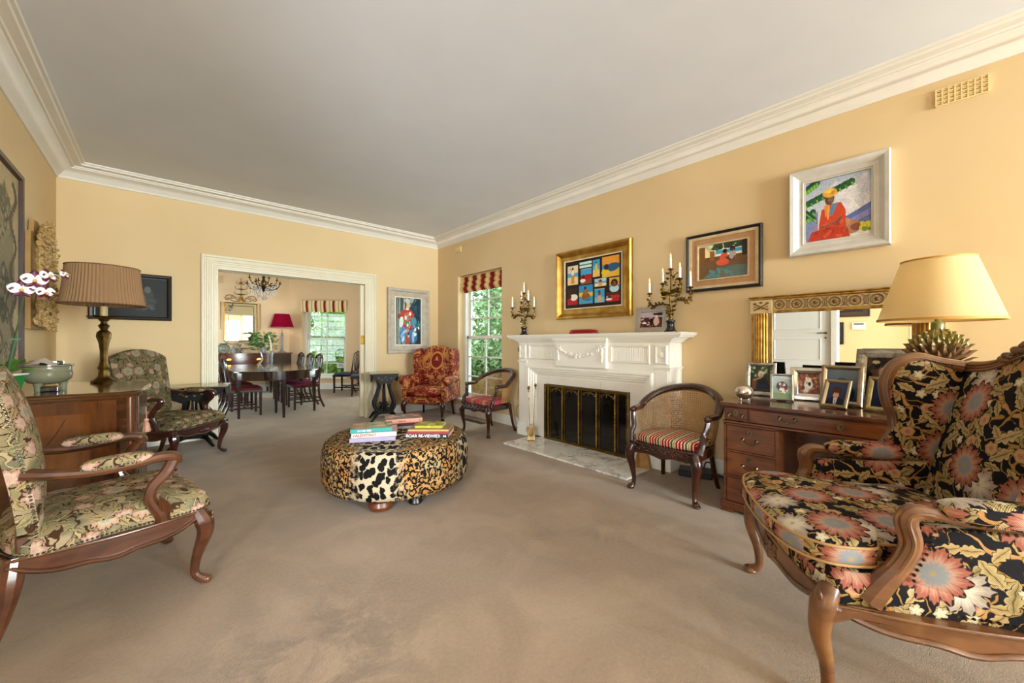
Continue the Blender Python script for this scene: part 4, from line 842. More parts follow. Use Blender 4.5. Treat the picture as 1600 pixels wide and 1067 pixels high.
# ---- ebonised lyre table by the doorway
ebo=plain('ebonised_wood','080504',.42,c2='0f0a08',s=15,bs=.1,spec=.25); ebg=plain('worn_gilt_inlay','7a6a3c',.45,c2='2a2216',s=22); top_m=plain('dull_table_top','9a8f6c',.12,c2='8a805e',s=5)
def lyre_table(label,loc,rz,w=.40,d=.36,h=.735,tw=None):
    t=thing('lyre_table',label,'side table',loc,rz); m=MB()
    m.b2(-w/2-.02,w/2+.02,-d/2-.02,d/2+.02,h-.014,h); m.build('table_top',top_m,t,bevel=.004)
    m=MB(); ap=[(-w/2,h-.014),(-w/2+.03,h-.07),(-w/2+.08,h-.11),(-.07,h-.19),(0,h-.15),(.07,h-.19),(w/2-.08,h-.11),(w/2-.03,h-.07),(w/2,h-.014)]
    for y in (-d/2,d/2-.02): m.prism(ap,y,y+.02,lambda a,b,q:(a,q,b))
    apd=[(-d/2,h-.014),(-d/2+.03,h-.07),(-.05,h-.14),(.05,h-.14),(d/2-.03,h-.07),(d/2,h-.014)]
    for x in (-w/2+.004,w/2-.024): m.prism(apd,x,x+.02,lambda a,b,q:(q,a,b))
    m.build('apron',ebo,t,bevel=.003)
    for sx,sy in ((-1,-1),(1,-1),(-1,1),(1,1)):
        m=MB(); P=spline([(sx*.09,sy*.11,h-.10),(sx*.075,sy*.10,h-.22),(sx*.12,sy*.10,h-.38),(sx*.15,sy*.10,h-.48),(sx*.11,sy*.10,h-.58),(sx*.045,sy*.10,h-.57),(sx*.03,sy*.1,h-.50),(sx*.06,sy*.1,h-.48)],6)
        m.tube(P,sprad([.022,.018,.022,.027,.025,.02,.016,.013],6),8,flat=1.0); m.build('lyre_scroll',ebo,t)
    m=MB(); m.tube([(0,-.1,h-.15),(0,-.1,h-.6)],[.012,.02],8); m.tube([(0,.1,h-.15),(0,.1,h-.6)],[.012,.02],8); m.b2(-.13,.13,-.12,.12,.10,.14); m.b2(-.10,.10,-.10,.10,.135,.17)
    m.build('plinth',ebo,t,bevel=.01)
    for sx,sy in ((-1,-1),(1,-1),(-1,1),(1,1)):
        m=MB(); m.tube(spline([(sx*.09,sy*.09,.12),(sx*.14,sy*.14,.09),(sx*.18,sy*.17,.03),(sx*.20,sy*.18,.018)],5),sprad([.03,.026,.018,.014],5),8); m.ball((sx*.195,sy*.177,.016),.016,8,6); m.build('foot',ebo,t)
    m=MB(); rg=random.Random(5)
    for i in range(9): a=rg.uniform(-.1,.1); m.ball((a,-d/2-.001,h-.055-rg.uniform(0,.07)*(1-abs(a)*5)),rg.uniform(.006,.014),7,4,(1.2,.25,1))
    stuff(m.build('gilt_inlay',ebg,t))
    return t
lyre_table('small black lyre-based table standing between the doorway and the red wing chair',(2.55,5.72,0),R(-18))
lyre_table('wide black lyre-based table beside the far tapestry armchair, left of the doorway',(.28,5.76,0),R(-12),w=.62,d=.36,h=.70)
# ---- leopard ottoman
def leopard():
    m,nt,b=base('leopard_velvet','c9a070',.75,spec=.15); v=ocoord(nt,uv=True); v2=nd(nt,'VectorMath',{0:v,1:(0,0,0)},operation='ADD').outputs[0]
    s=nd(nt,'SeparateXYZ',{0:v}); u=s.outputs[0]
    # broad bands: pale with big solid spots / tawny with rosettes
    bn=mt(nt,'COSINE',mt(nt,'MULTIPLY',mt(nt,'ADD',u,-.02),2*PI/.86)); band=ramp(nt,mt(nt,'ADD',mt(nt,'MULTIPLY',bn,.5),mt(nt,'MULTIPLY',noise(nt,v,3,2),.25)),[(.15,0.0),(.45,1.0)])
    wob=nd(nt,'TexNoise',{'Vector':v,'Scale':20.0,'Detail':2.0}).outputs[1]; wv=nd(nt,'VectorMath',{0:nd(nt,'VectorMath',{0:wob,1:(.5,.5,.5)},operation='SUBTRACT').outputs[0],'Scale':.062},operation='SCALE').outputs[0]
    p=nd(nt,'VectorMath',{0:v,1:wv},operation='ADD').outputs[0]
    def vor(sc_,r=.8): 
        mp=nd(nt,'Mapping',{'Vector':p,'Scale':(sc_*1.25,sc_,1)}); return nd(nt,'TexVoronoi',{'Vector':mp.outputs[0],'Scale':1.0,'Randomness':r},voronoi_dimensions='2D')
    A=vor(17,.85); d1=A.outputs[0]; big=ramp(nt,d1,[(.45,1.0),(.48,0.0)])
    B=vor(16,.75); d2=B.outputs[0]; bk_=noise(nt,p,34,1); ring=mt(nt,'MULTIPLY',ramp(nt,mt(nt,'ABSOLUTE',mt(nt,'SUBTRACT',d2,.36)),[(.13,1.0),(.15,0.0)]),ramp(nt,bk_,[(.40,0.0),(.41,1.0)]))
    Cc=vor(34,.9); dots=mt(nt,'MULTIPLY',ramp(nt,Cc.outputs[0],[(.34,1.0),(.38,0.0)]),ramp(nt,d2,[(.50,0.0),(.55,1.0)]))
    ros=mt(nt,'MAXIMUM',ring,dots); spot=nd(nt,'Mix',{0:band,2:ros,3:big}).outputs[0]
    tan=mixc(nt,ramp(nt,noise(nt,v,5,2),[(.35,0.0),(.65,1.0)]),'b98142','b09a72'); tan=mixc(nt,ramp(nt,d2,[(.2,.6),(.35,0.0)]),tan,'a06c32'); basec=mixc(nt,band,tan,'b5a488')
    nt.links.new(mixc(nt,spot,basec,'0b0908'),b.inputs['Base Color']); bump(nt,b,noise(nt,v,300,2),.2,.002); return m
OX,OY=1.463,3.005
t=thing('ottoman','large round leopard print ottoman stacked with books in the middle of the carpet','ottoman',(OX,OY,0),R(-42.6))
RO=.585; z0,z1=.08,.445
m=MB(); pr=[(RO*.88,z0),(RO*.96,z0+.01),(RO*.99,z0+.05),(RO,z0+.12),(RO,z0+.22),(RO*.99,z0+.28),(RO*.965,z0+.325),(RO*.92,z0+.35),(RO*.85,z0+.362),(RO*.7,z0+.368),(RO*.4,z0+.37),(0,z0+.37)]
m.lathe(pr,(0,0,0),72)
def ouv(lc,pn):
    a=np.arctan2(lc[:,1],lc[:,0]); r=np.hypot(lc[:,0],lc[:,1]); side=r>RO*.86; am=(a+PI/2+PI)%(2*PI)-PI
    up=am*RO; vp=np.where(side,lc[:,2],0)
    return np.where(side[:,None],np.stack([up,np.where(lc[:,2]>z0+.34,z0+.34+(RO-r),lc[:,2])],1),lc[:,:2]+[0,z0+.34+RO*.15+.0])
m.build('upholstery',leopard(),t,smooth=60,uvf=ouv)
m=MB(); m.lathe([(0,z0-.005),(RO*.88,z0-.005),(RO*.9,z0+.005)],(0,0,0),48); m.build('underside',plain('black_cambric','0f0d0c',.9),t)
bun=wood('bun_foot_wood','6a3418','4f2410','82481f',axis=0,rough=.4)
for a in (-88,40,150):
    m=MB(); x,y=RO*.80*math.cos(R(a)),RO*.80*math.sin(R(a)); m.lathe([(.045,0),(.075,.012),(.09,.042),(.08,.070),(.05,.080),(0,.081)],(x,y,0),20); f=m.build('bun_foot',bun,t)
    m=MB()
    for k in range(8):
        b0=2*PI*k/8
        for d in (-1,1): m.tube([(x+.083*math.cos(b0+d*q*.8)*(1-.18*abs(2*q-1)**2),y+.083*math.sin(b0+d*q*.8)*(1-.18*abs(2*q-1)**2),.010+.058*q) for q in [i/6 for i in range(7)]],.0022,5)
    m.build('foot_carving',bun,f)
OT=.4503
m=MB(); x,y=RO*.80*math.cos(R(-56)),RO*.80*math.sin(R(-56)); m.lathe([(0,0),(.045,0),(.055,.012),(.05,.03),(.045,.05),(.045,.08)],(x*.9,y*.9,0),20); m.build('castor',plain('black_castor','100e0d',.3),t)
# books
pg=plain('book_pages','e3dccb',.8,c2='d5ccb8',s=60)
def book(label,x,y,z,rz,w,d,h,cov,spine=None,coverart=None,txt=None,tc='1a1a1a',ts=.018,group=None,tx=0,extra=None):
    # spine faces local -Y; w along the spine
    t=thing('book',label,'book',(x,y,z),rz,group); cm=plain('cover_'+cov,cov,.35); sm=plain('cover_'+(spine or cov),spine or cov,.35)
    m=MB(); m.b2(-w/2+.003,w/2-.003,-d/2+.003,d/2-.004,.0025,h-.0025); m.build('pages',pg,t,smooth=0)
    m=MB(); m.b2(-w/2,w/2,-d/2,d/2,0,.0025); m.b2(-w/2,w/2,-d/2,d/2,h-.0025,h); m.build('covers',cm,t,smooth=0)
    m=MB(); m.b2(-w/2,w/2,-d/2-.003,-d/2+.001,0,h); m.build('spine',sm,t,smooth=0,bevel=.001)
    if coverart: coverart.build('cover_art',w-.004,d-.004,t,(0,0,h+.0006),mat=vcolmat('cover_print',.3),rot=(R(-90),0,0))
    if txt: text('spine_lettering',txt,ts,t,(tx,-d/2-.0034,h/2),(R(90),0,0),plain('ink_'+tc,tc,.5),bold=.0005)
    for i,(s_,sz,xx,col) in enumerate(extra or []): text('spine_lettering',s_,sz,t,(xx,-d/2-.0034,h/2),(R(90),0,0),plain('ink_'+col,col,.5))
    return t
def art(bgc,cols,n,seed,w=60,h=46):
    c=Canvas(w,h,bgc); c.spots(n,.12,cols,seed); c.dabs(200,.04,.2,seed); return c
# left stack
bx,by,br_=1.24,2.90,R(-24); 
def bpos(px,py,z): pass
book('lavender book at the bottom of the left stack on the ottoman',1.235,2.945,OT,R(-28),.33,.26,.030,'9a8fae',group=None)
book('cream book with red lettering in the middle of the left stack on the ottoman',1.245,2.95,OT+.0305,R(-27),.325,.255,.034,'c998a2','cbc4b6',txt='VALENTINO',tc='8a1228',ts=.03,tx=-.07,extra=[('|||',.02,.14,'b0a08c')])
book('teal spined book with a painted cover on top of the left stack',1.225,2.965,OT+.065,R(-25),.30,.235,.030,'2f8f8c','2f8f8c',art('6f7f5c',['a8a080','3f5a40','c9b890','8a9a80','b0563f'],50,3),txt='||||  ||  |||||||  ||||||||||',tc='e6eee6',ts=.0125,tx=-.05)
# back stack
book('grey blue book at the bottom of the far stack on the ottoman',1.64,3.175,OT,R(-20),.31,.24,.018,'aab4c4')
book('dark plum book in the middle of the far stack on the ottoman',1.655,3.18,OT+.0185,R(-24),.33,.25,.024,'5c2a34')
book('salmon pink book with a painted cover on top of the far stack',1.61,3.205,OT+.043,R(-22),.31,.24,.036,'d08a74','dd9a84',art('8a8478',['a05a48','6f7a84','c9b8a4','7a3a34'],40,6),txt='|||| ||||||| || |||||',tc='7a3a30',ts=.011,tx=-.02,extra=[('M',.02,.135,'7a3a30')])
# right stack
book('black spined book with bold white lettering at the bottom of the right stack',1.625,2.745,OT,R(-44),.335,.26,.028,'b05a7c','221f20',txt='ROAR RE-VIEWED',tc='f2f2f2',ts=.033,tx=-.035,extra=[('|',.028,.10,'f2f2f2'),('88',.024,.138,'f2f2f2')])
book('crimson edged book second from bottom in the right stack on the ottoman',1.63,2.75,OT+.0285,R(-44),.33,.25,.012,'9a2f3a')
book('wide tan book with an orange edge near the top of the right stack',1.645,2.77,OT+.041,R(-43),.325,.235,.014,'8f7a50','e0a56a')
book('small lime yellow book on top of the right stack',1.65,2.79,OT+.0555,R(-43),.225,.165,.018,'b0a828','b8b02c',art('9aa02c',['c8c84a','6a7028','d8d880'],25,8),txt='||  |||||',tc='e6e070',ts=.01)
# ================= TAPESTRY FABRICS =================
def cellxy(nt,uv,cell,off,rand=.75,rot=True):
    mp=nd(nt,'Mapping',{'Vector':uv,'Scale':(1/cell,1/cell,1),'Location':(off,off*1.7,0)}).outputs[0]
    vo=nd(nt,'TexVoronoi',{'Vector':mp,'Scale':1.0,'Randomness':rand},voronoi_dimensions='2D')
    d=nd(nt,'VectorMath',{0:mp,1:vo.outputs[2]},operation='SUBTRACT').outputs[0]; rnd=nd(nt,'SeparateColor',{0:vo.outputs[1]})
    if rot: d=nd(nt,'VectorRotate',{0:d,'Angle':mt(nt,'MULTIPLY',rnd.outputs[0],6.283)},rotation_type='Z_AXIS').outputs[0]
    s=nd(nt,'SeparateXYZ',{0:d}); return s.outputs[0],s.outputs[1],rnd.outputs[1],rnd.outputs[2],vo.outputs[0]
def flowers(nt,uv,cell,off,R0,n,lob,cols,outl,basec,prob=1.0,rand=.6):
    x,y,r1,r2,_=cellxy(nt,uv,cell,off,rand); r=mt(nt,'SQRT',mt(nt,'ADD',mt(nt,'MULTIPLY',x,x),mt(nt,'MULTIPLY',y,y))); a=mt(nt,'ARCTAN2',y,x)
    pet=mt(nt,'ADD',1-lob,mt(nt,'MULTIPLY',mt(nt,'ABSOLUTE',mt(nt,'COSINE',mt(nt,'MULTIPLY',a,n/2))),lob)); q=mt(nt,'DIVIDE',r,mt(nt,'MULTIPLY',pet,R0))
    vein=mt(nt,'MULTIPLY',mt(nt,'ABSOLUTE',mt(nt,'SINE',mt(nt,'MULTIPLY',a,n*1.5))),.12)
    col=ramp(nt,mt(nt,'MULTIPLY',mt(nt,'ADD',q,vein),.9),[(.0,cols[0]),(.12,cols[0]),(.16,cols[1]),(.40,cols[1]),(.48,cols[2]),(.75,cols[3]),(.86,cols[3]),(.9,outl)])
    on=ramp(nt,r1,[(prob-.01,1.0),(prob,0.0)]) if prob<1 else 1.0
    m_=mt(nt,'MULTIPLY',ramp(nt,q,[(.97,1.0),(.99,0.0)]),on); return mixc(nt,m_,basec,col)
def leaves_(nt,uv,cell,off,L,W,cols,outl,basec,lob=.35,rand=.8):
    x,y,r1,r2,_=cellxy(nt,uv,cell,off,rand); t_=mt(nt,'DIVIDE',x,L); w0=mt(nt,'MULTIPLY',mt(nt,'SUBTRACT',1.0,mt(nt,'MULTIPLY',t_,t_)),W)
    w1=mt(nt,'MULTIPLY',w0,mt(nt,'ADD',1-lob,mt(nt,'MULTIPLY',mt(nt,'ABSOLUTE',mt(nt,'SINE',mt(nt,'MULTIPLY',x,13.0))),lob))); q=mt(nt,'DIVIDE',mt(nt,'ABSOLUTE',y),mt(nt,'MAXIMUM',w1,.0001))
    col=mixc(nt,r1,cols[0],cols[1]); col=mixc(nt,mt(nt,'MULTIPLY',r2,.8),col,cols[2]); col=mixc(nt,ramp(nt,q,[(.06,.7),(.12,0.0)]),col,outl); col=mixc(nt,ramp(nt,q,[(.3,0.0),(.7,.35)]),col,cols[3])
    col=mixc(nt,ramp(nt,q,[(.84,0.0),(.87,1.0)]),col,outl)
    return mixc(nt,ramp(nt,q,[(.97,1.0),(.99,0.0)]),basec,col)
def vines(nt,uv,s,seed,w,col,outl,basec,dist=1.0):
    n=nd(nt,'TexNoise',{'Vector':nd(nt,'Mapping',{'Vector':uv,'Location':(seed,seed,0)}).outputs[0],'Scale':float(s),'Detail':1.0,'Distortion':float(dist),'Roughness':.3}).outputs[0]
    b_=mt(nt,'ABSOLUTE',mt(nt,'SUBTRACT',n,.5)); c=mixc(nt,ramp(nt,b_,[(w,1.0),(w*1.15,0.0)]),basec,outl)
    return mixc(nt,ramp(nt,b_,[(w*.72,1.0),(w*.8,0.0)]),c,col)
def needlework(nt,b,col,v,sc=1,k=.22):
    wv=nd(nt,'TexWave',{'Vector':v,'Scale':110.0*sc,'Distortion':1.0},wave_type='BANDS',bands_direction='DIAGONAL').outputs[1]
    c=mixc(nt,mt(nt,'MULTIPLY',wv,k),col,'0c0a08'); nt.links.new(c,b.inputs['Base Color']); bump(nt,b,wv,.35,.002)
def bergere_fabric():
    m,nt,b=base('black_floral_needlework','1a1518',.85,spec=.15); v=ocoord(nt,uv=True)
    w=nd(nt,'TexNoise',{'Vector':v,'Scale':30.0}).outputs[1]; wv=nd(nt,'VectorMath',{0:nd(nt,'VectorMath',{0:w,1:(.5,.5,.5)},operation='SUBTRACT').outputs[0],'Scale':.014},operation='SCALE').outputs[0]
    p=nd(nt,'VectorMath',{0:v,1:wv},operation='ADD').outputs[0]; o='2a1a14'
    rgb=nd(nt,'RGB'); rgb.outputs[0].default_value=c4('18151a'); c=rgb.outputs[0]
    c=vines(nt,p,5.2,3,.030,'b98a55',o,c); c=vines(nt,p,7.5,9,.020,'a8803f','2a1a14',c,1.6)
    c=leaves_(nt,p,.075,.3,.46,.27,('a08a54','857444','bb9c68','d2bb8c'),o,c); c=leaves_(nt,p,.115,5.1,.45,.24,('ac9460','8f7d4c','bfa274','d6c298'),o,c,.5,.7)
    c=flowers(nt,p,.085,2.2,.26,5,.45,('d8a84a','e6dcc4','e0d0b0','cbb894'),o,c,.45); c=flowers(nt,p,.10,7.7,.30,2,.18,('9c5040','b97e68','cba27a','b8935c'),o,c,.4)
    c=flowers(nt,p,.20,21.7,.40,9,.35,('b8925a','d8cdb8','c9b8a4','a8988c'),o,c,.4,.6)
    c=flowers(nt,p,.235,11.3,.40,13,.24,('b89a5a','8f9296','c49a84','a3604f'),o,c,.62,.5)
    needlework(nt,b,c,v); return m
def fauteuil_fabric(name,k=1.0,dark=False):
    m,nt,b=base(name,'8a7a58',.85,spec=.12); v=ocoord(nt,uv=True)
    w=nd(nt,'TexNoise',{'Vector':v,'Scale':26.0}).outputs[1]; wv=nd(nt,'VectorMath',{0:nd(nt,'VectorMath',{0:w,1:(.5,.5,.5)},operation='SUBTRACT').outputs[0],'Scale':.03},operation='SCALE').outputs[0]
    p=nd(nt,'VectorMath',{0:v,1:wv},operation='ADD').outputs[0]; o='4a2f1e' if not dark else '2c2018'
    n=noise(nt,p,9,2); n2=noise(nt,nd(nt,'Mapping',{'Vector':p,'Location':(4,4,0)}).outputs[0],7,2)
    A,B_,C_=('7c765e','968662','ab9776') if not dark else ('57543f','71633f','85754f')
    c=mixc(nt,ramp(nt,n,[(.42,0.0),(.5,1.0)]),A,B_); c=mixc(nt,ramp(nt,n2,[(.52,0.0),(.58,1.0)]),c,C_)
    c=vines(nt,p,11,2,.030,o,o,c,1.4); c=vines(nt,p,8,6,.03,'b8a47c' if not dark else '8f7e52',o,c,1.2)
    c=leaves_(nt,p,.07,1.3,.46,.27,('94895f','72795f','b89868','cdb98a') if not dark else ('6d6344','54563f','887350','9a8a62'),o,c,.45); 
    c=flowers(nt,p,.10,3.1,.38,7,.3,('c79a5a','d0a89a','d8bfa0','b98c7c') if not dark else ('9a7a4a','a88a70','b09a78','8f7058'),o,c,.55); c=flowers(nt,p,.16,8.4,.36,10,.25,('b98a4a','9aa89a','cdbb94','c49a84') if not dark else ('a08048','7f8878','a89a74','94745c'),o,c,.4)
    needlework(nt,b,c,v,.8,.42); return m
# ---- shared chair pieces
def bulged(m,outline,f,bul,n=10):
    # upholstered panel: outline (a,b) pulled towards its centre with rising height; f(a,b,h)
    ca=sum(p[0] for p in outline)/len(outline); cb_=sum(p[1] for p in outline)/len(outline); N=len(outline); vs=[]
    for j in range(n+1):
        k=1-(j/n); h=bul*(1-k**2.6)
        vs+=[f(ca+(a-ca)*k,cb_+(b_-cb_)*k,h) for a,b_ in outline]
    m.add(vs,[(j*N+i,j*N+(i+1)%N,(j+1)*N+(i+1)%N,(j+1)*N+i) for j in range(n) for i in range(N)])
def nails(m,path,step=.014,r=.0045,closed=False):
    P=[Vector(p) for p in path]; 
    if closed: P.append(P[0])
    d=0
    for a,b_ in zip(P,P[1:]):
        L=(b_-a).length
        while d<L: m.ball(a+(b_-a)*(d/L),r,5,3); d+=step
        d-=L
# ================= NEEDLEWORK BERGERE (right foreground) =================
bf=bergere_fabric(); bw=wood('honey_walnut','74492a','55331a','8c6036',rough=.3,axis=1,coat=.3,s=2)
t=thing('bergere_armchair','large winged armchair in black floral needlework with carved honey walnut frame','armchair',(2.10,.14,0),R(209.3))
for s in (-1,1):
    m=MB(); P=spline([(s*.378,-.29,.40),(s*.395,-.32,.345),(s*.395,-.33,.25),(s*.375,-.305,.14),(s*.37,-.30,.05),(s*.385,-.33,.012)],6); m.tube(P,sprad([.028,.038,.030,.021,.018,.022],6),12,up=(s*.7,-.7,0)); m.tube(spline([(s*.395,-.315,.31),(s*.398,-.25,.335),(s*.40,-.17,.335),(s*.398,-.09,.33)],5),sprad([.03,.024,.022,.02],5),8)
    m.lathe([(0,0),(.03,0),(.034,.01),(.026,.024),(0,.028)],(s*.388,-.335,0),12)
    for k in range(7): 
        a=(k-3)*.25; m.ball((s*(.40+.01*math.cos(k)),-.352+abs(a)*.02,.375-.018*k),.014-.001*k,7,5,(1.1,.6,1.2))
    m.build('leg',bw,t)
    m=MB(); P=spline([(s*.33,.36,.40),(s*.335,.375,.25),(s*.35,.40,.1),(s*.36,.43,0.0)],6); m.tube(P,sprad([.034,.032,.024,.022],6),10); m.build('leg',bw,t)
# seat rails with serpentine lower edge
m=MB(); N=40
def rail(m,A,B,h0,h1,amp,th=.045):
    A=Vector(A);B=Vector(B); d=(B-A).normalized(); n=Vector((-d.y,d.x,0)); top=[];bot=[]
    for i in range(N+1):
        u=i/N; p=A.lerp(B,u); bow=n*(-.035*math.sin(PI*u)); w=h0-amp*abs(math.sin(2*PI*u))**1.2+.035*(abs(2*u-1)**4)+(-.03*math.exp(-((u-.5)/.1)**2)); bot.append((p+bow,w)); top.append(h1)
    vs=[]
    for (p,w),h in zip(bot,top): vs+=[(p.x+n.x*-.0,p.y+n.y*-.0,w),(p.x,p.y,h),(p.x+n.x*th,p.y+n.y*th,h),(p.x+n.x*th,p.y+n.y*th,w)]
    m.add(vs,[(i*4+k,i*4+(k+1)%4,i*4+4+(k+1)%4,i*4+4+k) for i in range(N) for k in range(4)]+[(0,1,2,3),(N*4+3,N*4+2,N*4+1,N*4)])
    m.tube([(p.x-n.x*.002,p.y-n.y*.002,w+.006) for p,w in bot],.010,6); m.tube([(p.x-n.x*.001,p.y-n.y*.001,h1-.006) for p,w in bot],.007,6)
for nm,A,B,am in (('front_rail',(-.39,-.325,0),(.39,-.325,0),.02),('side_rail',(.405,-.30,0),(.36,.38,0),.016),('side_rail',(-.36,.38,0),(-.405,-.30,0),.016),('back_rail',(.34,.39,0),(-.34,.39,0),.0)):
    m=MB(); rail(m,A,B,.318 if nm!='side_rail' else .305,.385 if nm!='side_rail' else .355,am)
    if nm=='front_rail':
        rg=random.Random(1)
        for i in range(26): x=rg.gauss(0,.045); m.ball((x,-.366+abs(x)*.08,.325+rg.uniform(-.035,.03)),rg.uniform(.008,.016),7,4,(1.3,.6,1))
    m.build(nm,bw,t,smooth=60)
# platform and cushion
out=[(-.385,-.31),(-.2,-.348),(0,-.358),(.2,-.348),(.385,-.31),(.40,-.2),(.385,.1),(.35,.34),(-.35,.34),(-.385,.1),(-.40,-.2)]
out=[(p.x,p.y) for p in spline([(a,b_,0) for a,b_ in out],4,closed=True)]
m=MB(); N_=len(out); lay=[(.985,.352),(1.0,.37),(1.01,.405),(1.0,.435),(.95,.455),(.8,.46),(.01,.46)]
m.add([(x*k,y*k,z) for k,z in lay for x,y in out],[(j*N_+i,j*N_+(i+1)%N_,(j+1)*N_+(i+1)%N_,(j+1)*N_+i) for j in range(len(lay)-1) for i in range(N_)]); m.build('seat_platform',bf,t,smooth=60)
cu=[(-.36,-.17),(-.375,-.30),(-.30,-.385),(-.12,-.425),(.12,-.425),(.30,-.385),(.375,-.30),(.36,-.17),(.315,-.12),(.31,.1),(.29,.30),(-.29,.30),(-.31,.1),(-.315,-.12)]
cu=[(p.x,p.y) for p in spline([(a,b_,0) for a,b_ in cu],5,closed=True)]; N_=len(cu)
lay=[(.6,.452),(.93,.453),(.985,.468),(1.0,.49),(1.0,.515),(.985,.53),(.93,.545),(.8,.557),(.6,.566),(.3,.572),(.01,.574)]
m=MB(); m.add([(x*k,y*k-.0,z) for k,z in lay for x,y in cu],[(j*N_+i,j*N_+(i+1)%N_,(j+1)*N_+(i+1)%N_,(j+1)*N_+i) for j in range(len(lay)-1) for i in range(N_)]); m.build('seat_cushion',bf,t,smooth=60)
pip=plain('tan_piping','b08a58',.8); m=MB(); 
m.tube([(x*.992,y*.992,.527) for x,y in cu],.005,6,closed=True); m.build('piping',pip,t)
m=MB(); m.tube([(x*.992,y*.992,.468) for x,y in cu],.005,6,closed=True); m.build('piping',pip,t)
# back
def bb(u,v):
    x=(u-.5)*(.66+.06*v); top=1.075+.085*math.exp(-((u-.5)/.22)**2)-.0; z=lerp(.50,top,v); bul=.05*(math.sin(PI*u)**.6)*math.sin(PI*(.12+.8*v)); return Vector((x,.33+.17*v-bul,z))
m=MB(); m.grid(bb,25,25); m.grid(lambda u,v:(bb(u,v).x,.40+.16*v,bb(u,v).z),9,9); m.build('backrest',bf,t,smooth=60)
m=MB(); P=[bb(i/24,1)+Vector((0,.03,.012)) for i in range(25)]; m.tube(P,.030,10,flat=1.0,up=(0,0,1)); m.tube([p+Vector((0,-.022,.014)) for p in P],.010,6); m.tube([p+Vector((0,-.030,-.012)) for p in P],.007,6)
rg=random.Random(3)
for i in range(22): x=rg.gauss(0,.05); m.ball((x,.46,1.19-abs(x)*.5+rg.uniform(-.012,.012)),rg.uniform(.01,.018),7,5,(1.3,.7,.9))
m.build('crest_rail',bw,t)
for s in (-1,1):
    X=s*.375
    f=lambda a,b_,h,s=s:(s*h,a,b_)
    # outer+inner arm panel
    pan=[(-.06,.362),(-.11,.40),(-.115,.47),(-.075,.56),(-.055,.625),(.06,.635),(.30,.65),(.42,.66),(.41,.362)]
    m=MB(); m.prism(pan,.335,.375,lambda a,b_,h,s=s:(s*(h+.02*0),a,b_)); o=m.build('arm_panel',bf,t,smooth=0,bevel=.012,segs=3)
    m=MB(); bulged(m,[(a,b_) for a,b_ in pan],lambda a,b_,h,s=s:(s*(.373+h),a,b_),.022); m.build('outer_arm_upholstery',bf,t,smooth=60)
    m=MB(); bulged(m,[(a,b_) for a,b_ in pan],lambda a,b_,h,s=s:(s*(.337-h),a,b_),.028); m.build('inner_arm_upholstery',bf,t,smooth=60)
    # arm frame
    m=MB(); P=spline([(X+s*.008,-.20,.375),(X+s*.008,-.165,.43),(X+s*.006,-.115,.50),(X+s*.004,-.085,.57),(X,-.095,.64),(X,-.075,.668),(X,-.02,.668),(X,.1,.652),(X*.98,.3,.652),(X*.95,.42,.655)],6)
    m.tube(P,sprad([.040,.034,.027,.026,.028,.026,.02,.016,.015,.015],6),10,up=(s,0,0)); m.tube([p+Vector((s*.022,-.006,.0)) for p in P[:36]],.007,6); m.tube([p+Vector((s*.004,-.028,.0)) for p in P[4:34]],.007,6)
    m.build('arm_frame',bw,t)
    m=MB(); m.pillow((X*.985,.16,.685),.105,.36,.075,12,.3); m.build('arm_pad',bf,t,smooth=60)
    m=MB(); nails(m,[(X+s*.012,a,b_) for a,b_ in [(-.03,.385),(-.075,.42),(-.085,.47),(-.045,.56),(-.03,.625),(.06,.632),(.3,.64)]],.019,.0055); nails(m,[(X+s*.014,a,.372) for a in (-.02,.38)],.019,.0055); m.build('nail_trim',brassn,t).__setitem__('kind','stuff')
    # wing
    W_=spline([(s*.372,.14,.665,),(s*.375,.20,.69),(s*.378,.255,.76),(s*.38,.262,.84),(s*.38,.235,.93),(s*.38,.232,1.02),(s*.38,.27,1.095),(s*.378,.34,1.125),(s*.372,.42,1.105),(s*.355,.49,1.09)],6)
    m=MB(); m.tube(W_,sprad([.02,.026,.027,.027,.028,.030,.030,.029,.028,.028],6),10,up=(s,0,0)); m.tube([p+Vector((s*.02,-.012,.006)) for p in W_],.007,6); m.tube([p+Vector((-s*.022,-.008,.004)) for p in W_],.007,6); m.build('wing_frame',bw,t)
    wp=[(p.y,p.z) for p in W_]+[(.52,.95),(.44,.64),(.25,.62)]
    m=MB(); m.prism(wp,.352,.378,lambda a,b_,h,s=s:(s*h,a,b_)); m.build('wing_panel',bf,t,smooth=0)
    m=MB(); bulged(m,[(a+.012*(1 if i<50 else 0),b_) for i,(a,b_) in enumerate(wp)],lambda a,b_,h,s=s:(s*(.353-h),a,b_),.035); m.build('wing_upholstery',bf,t,smooth=60)
    m=MB(); nails(m,[p+Vector((-s*.03,.02,-.008)) for p in W_[6:50]],.019,.0055); m.build('nail_trim',brassn,t).__setitem__('kind','stuff')
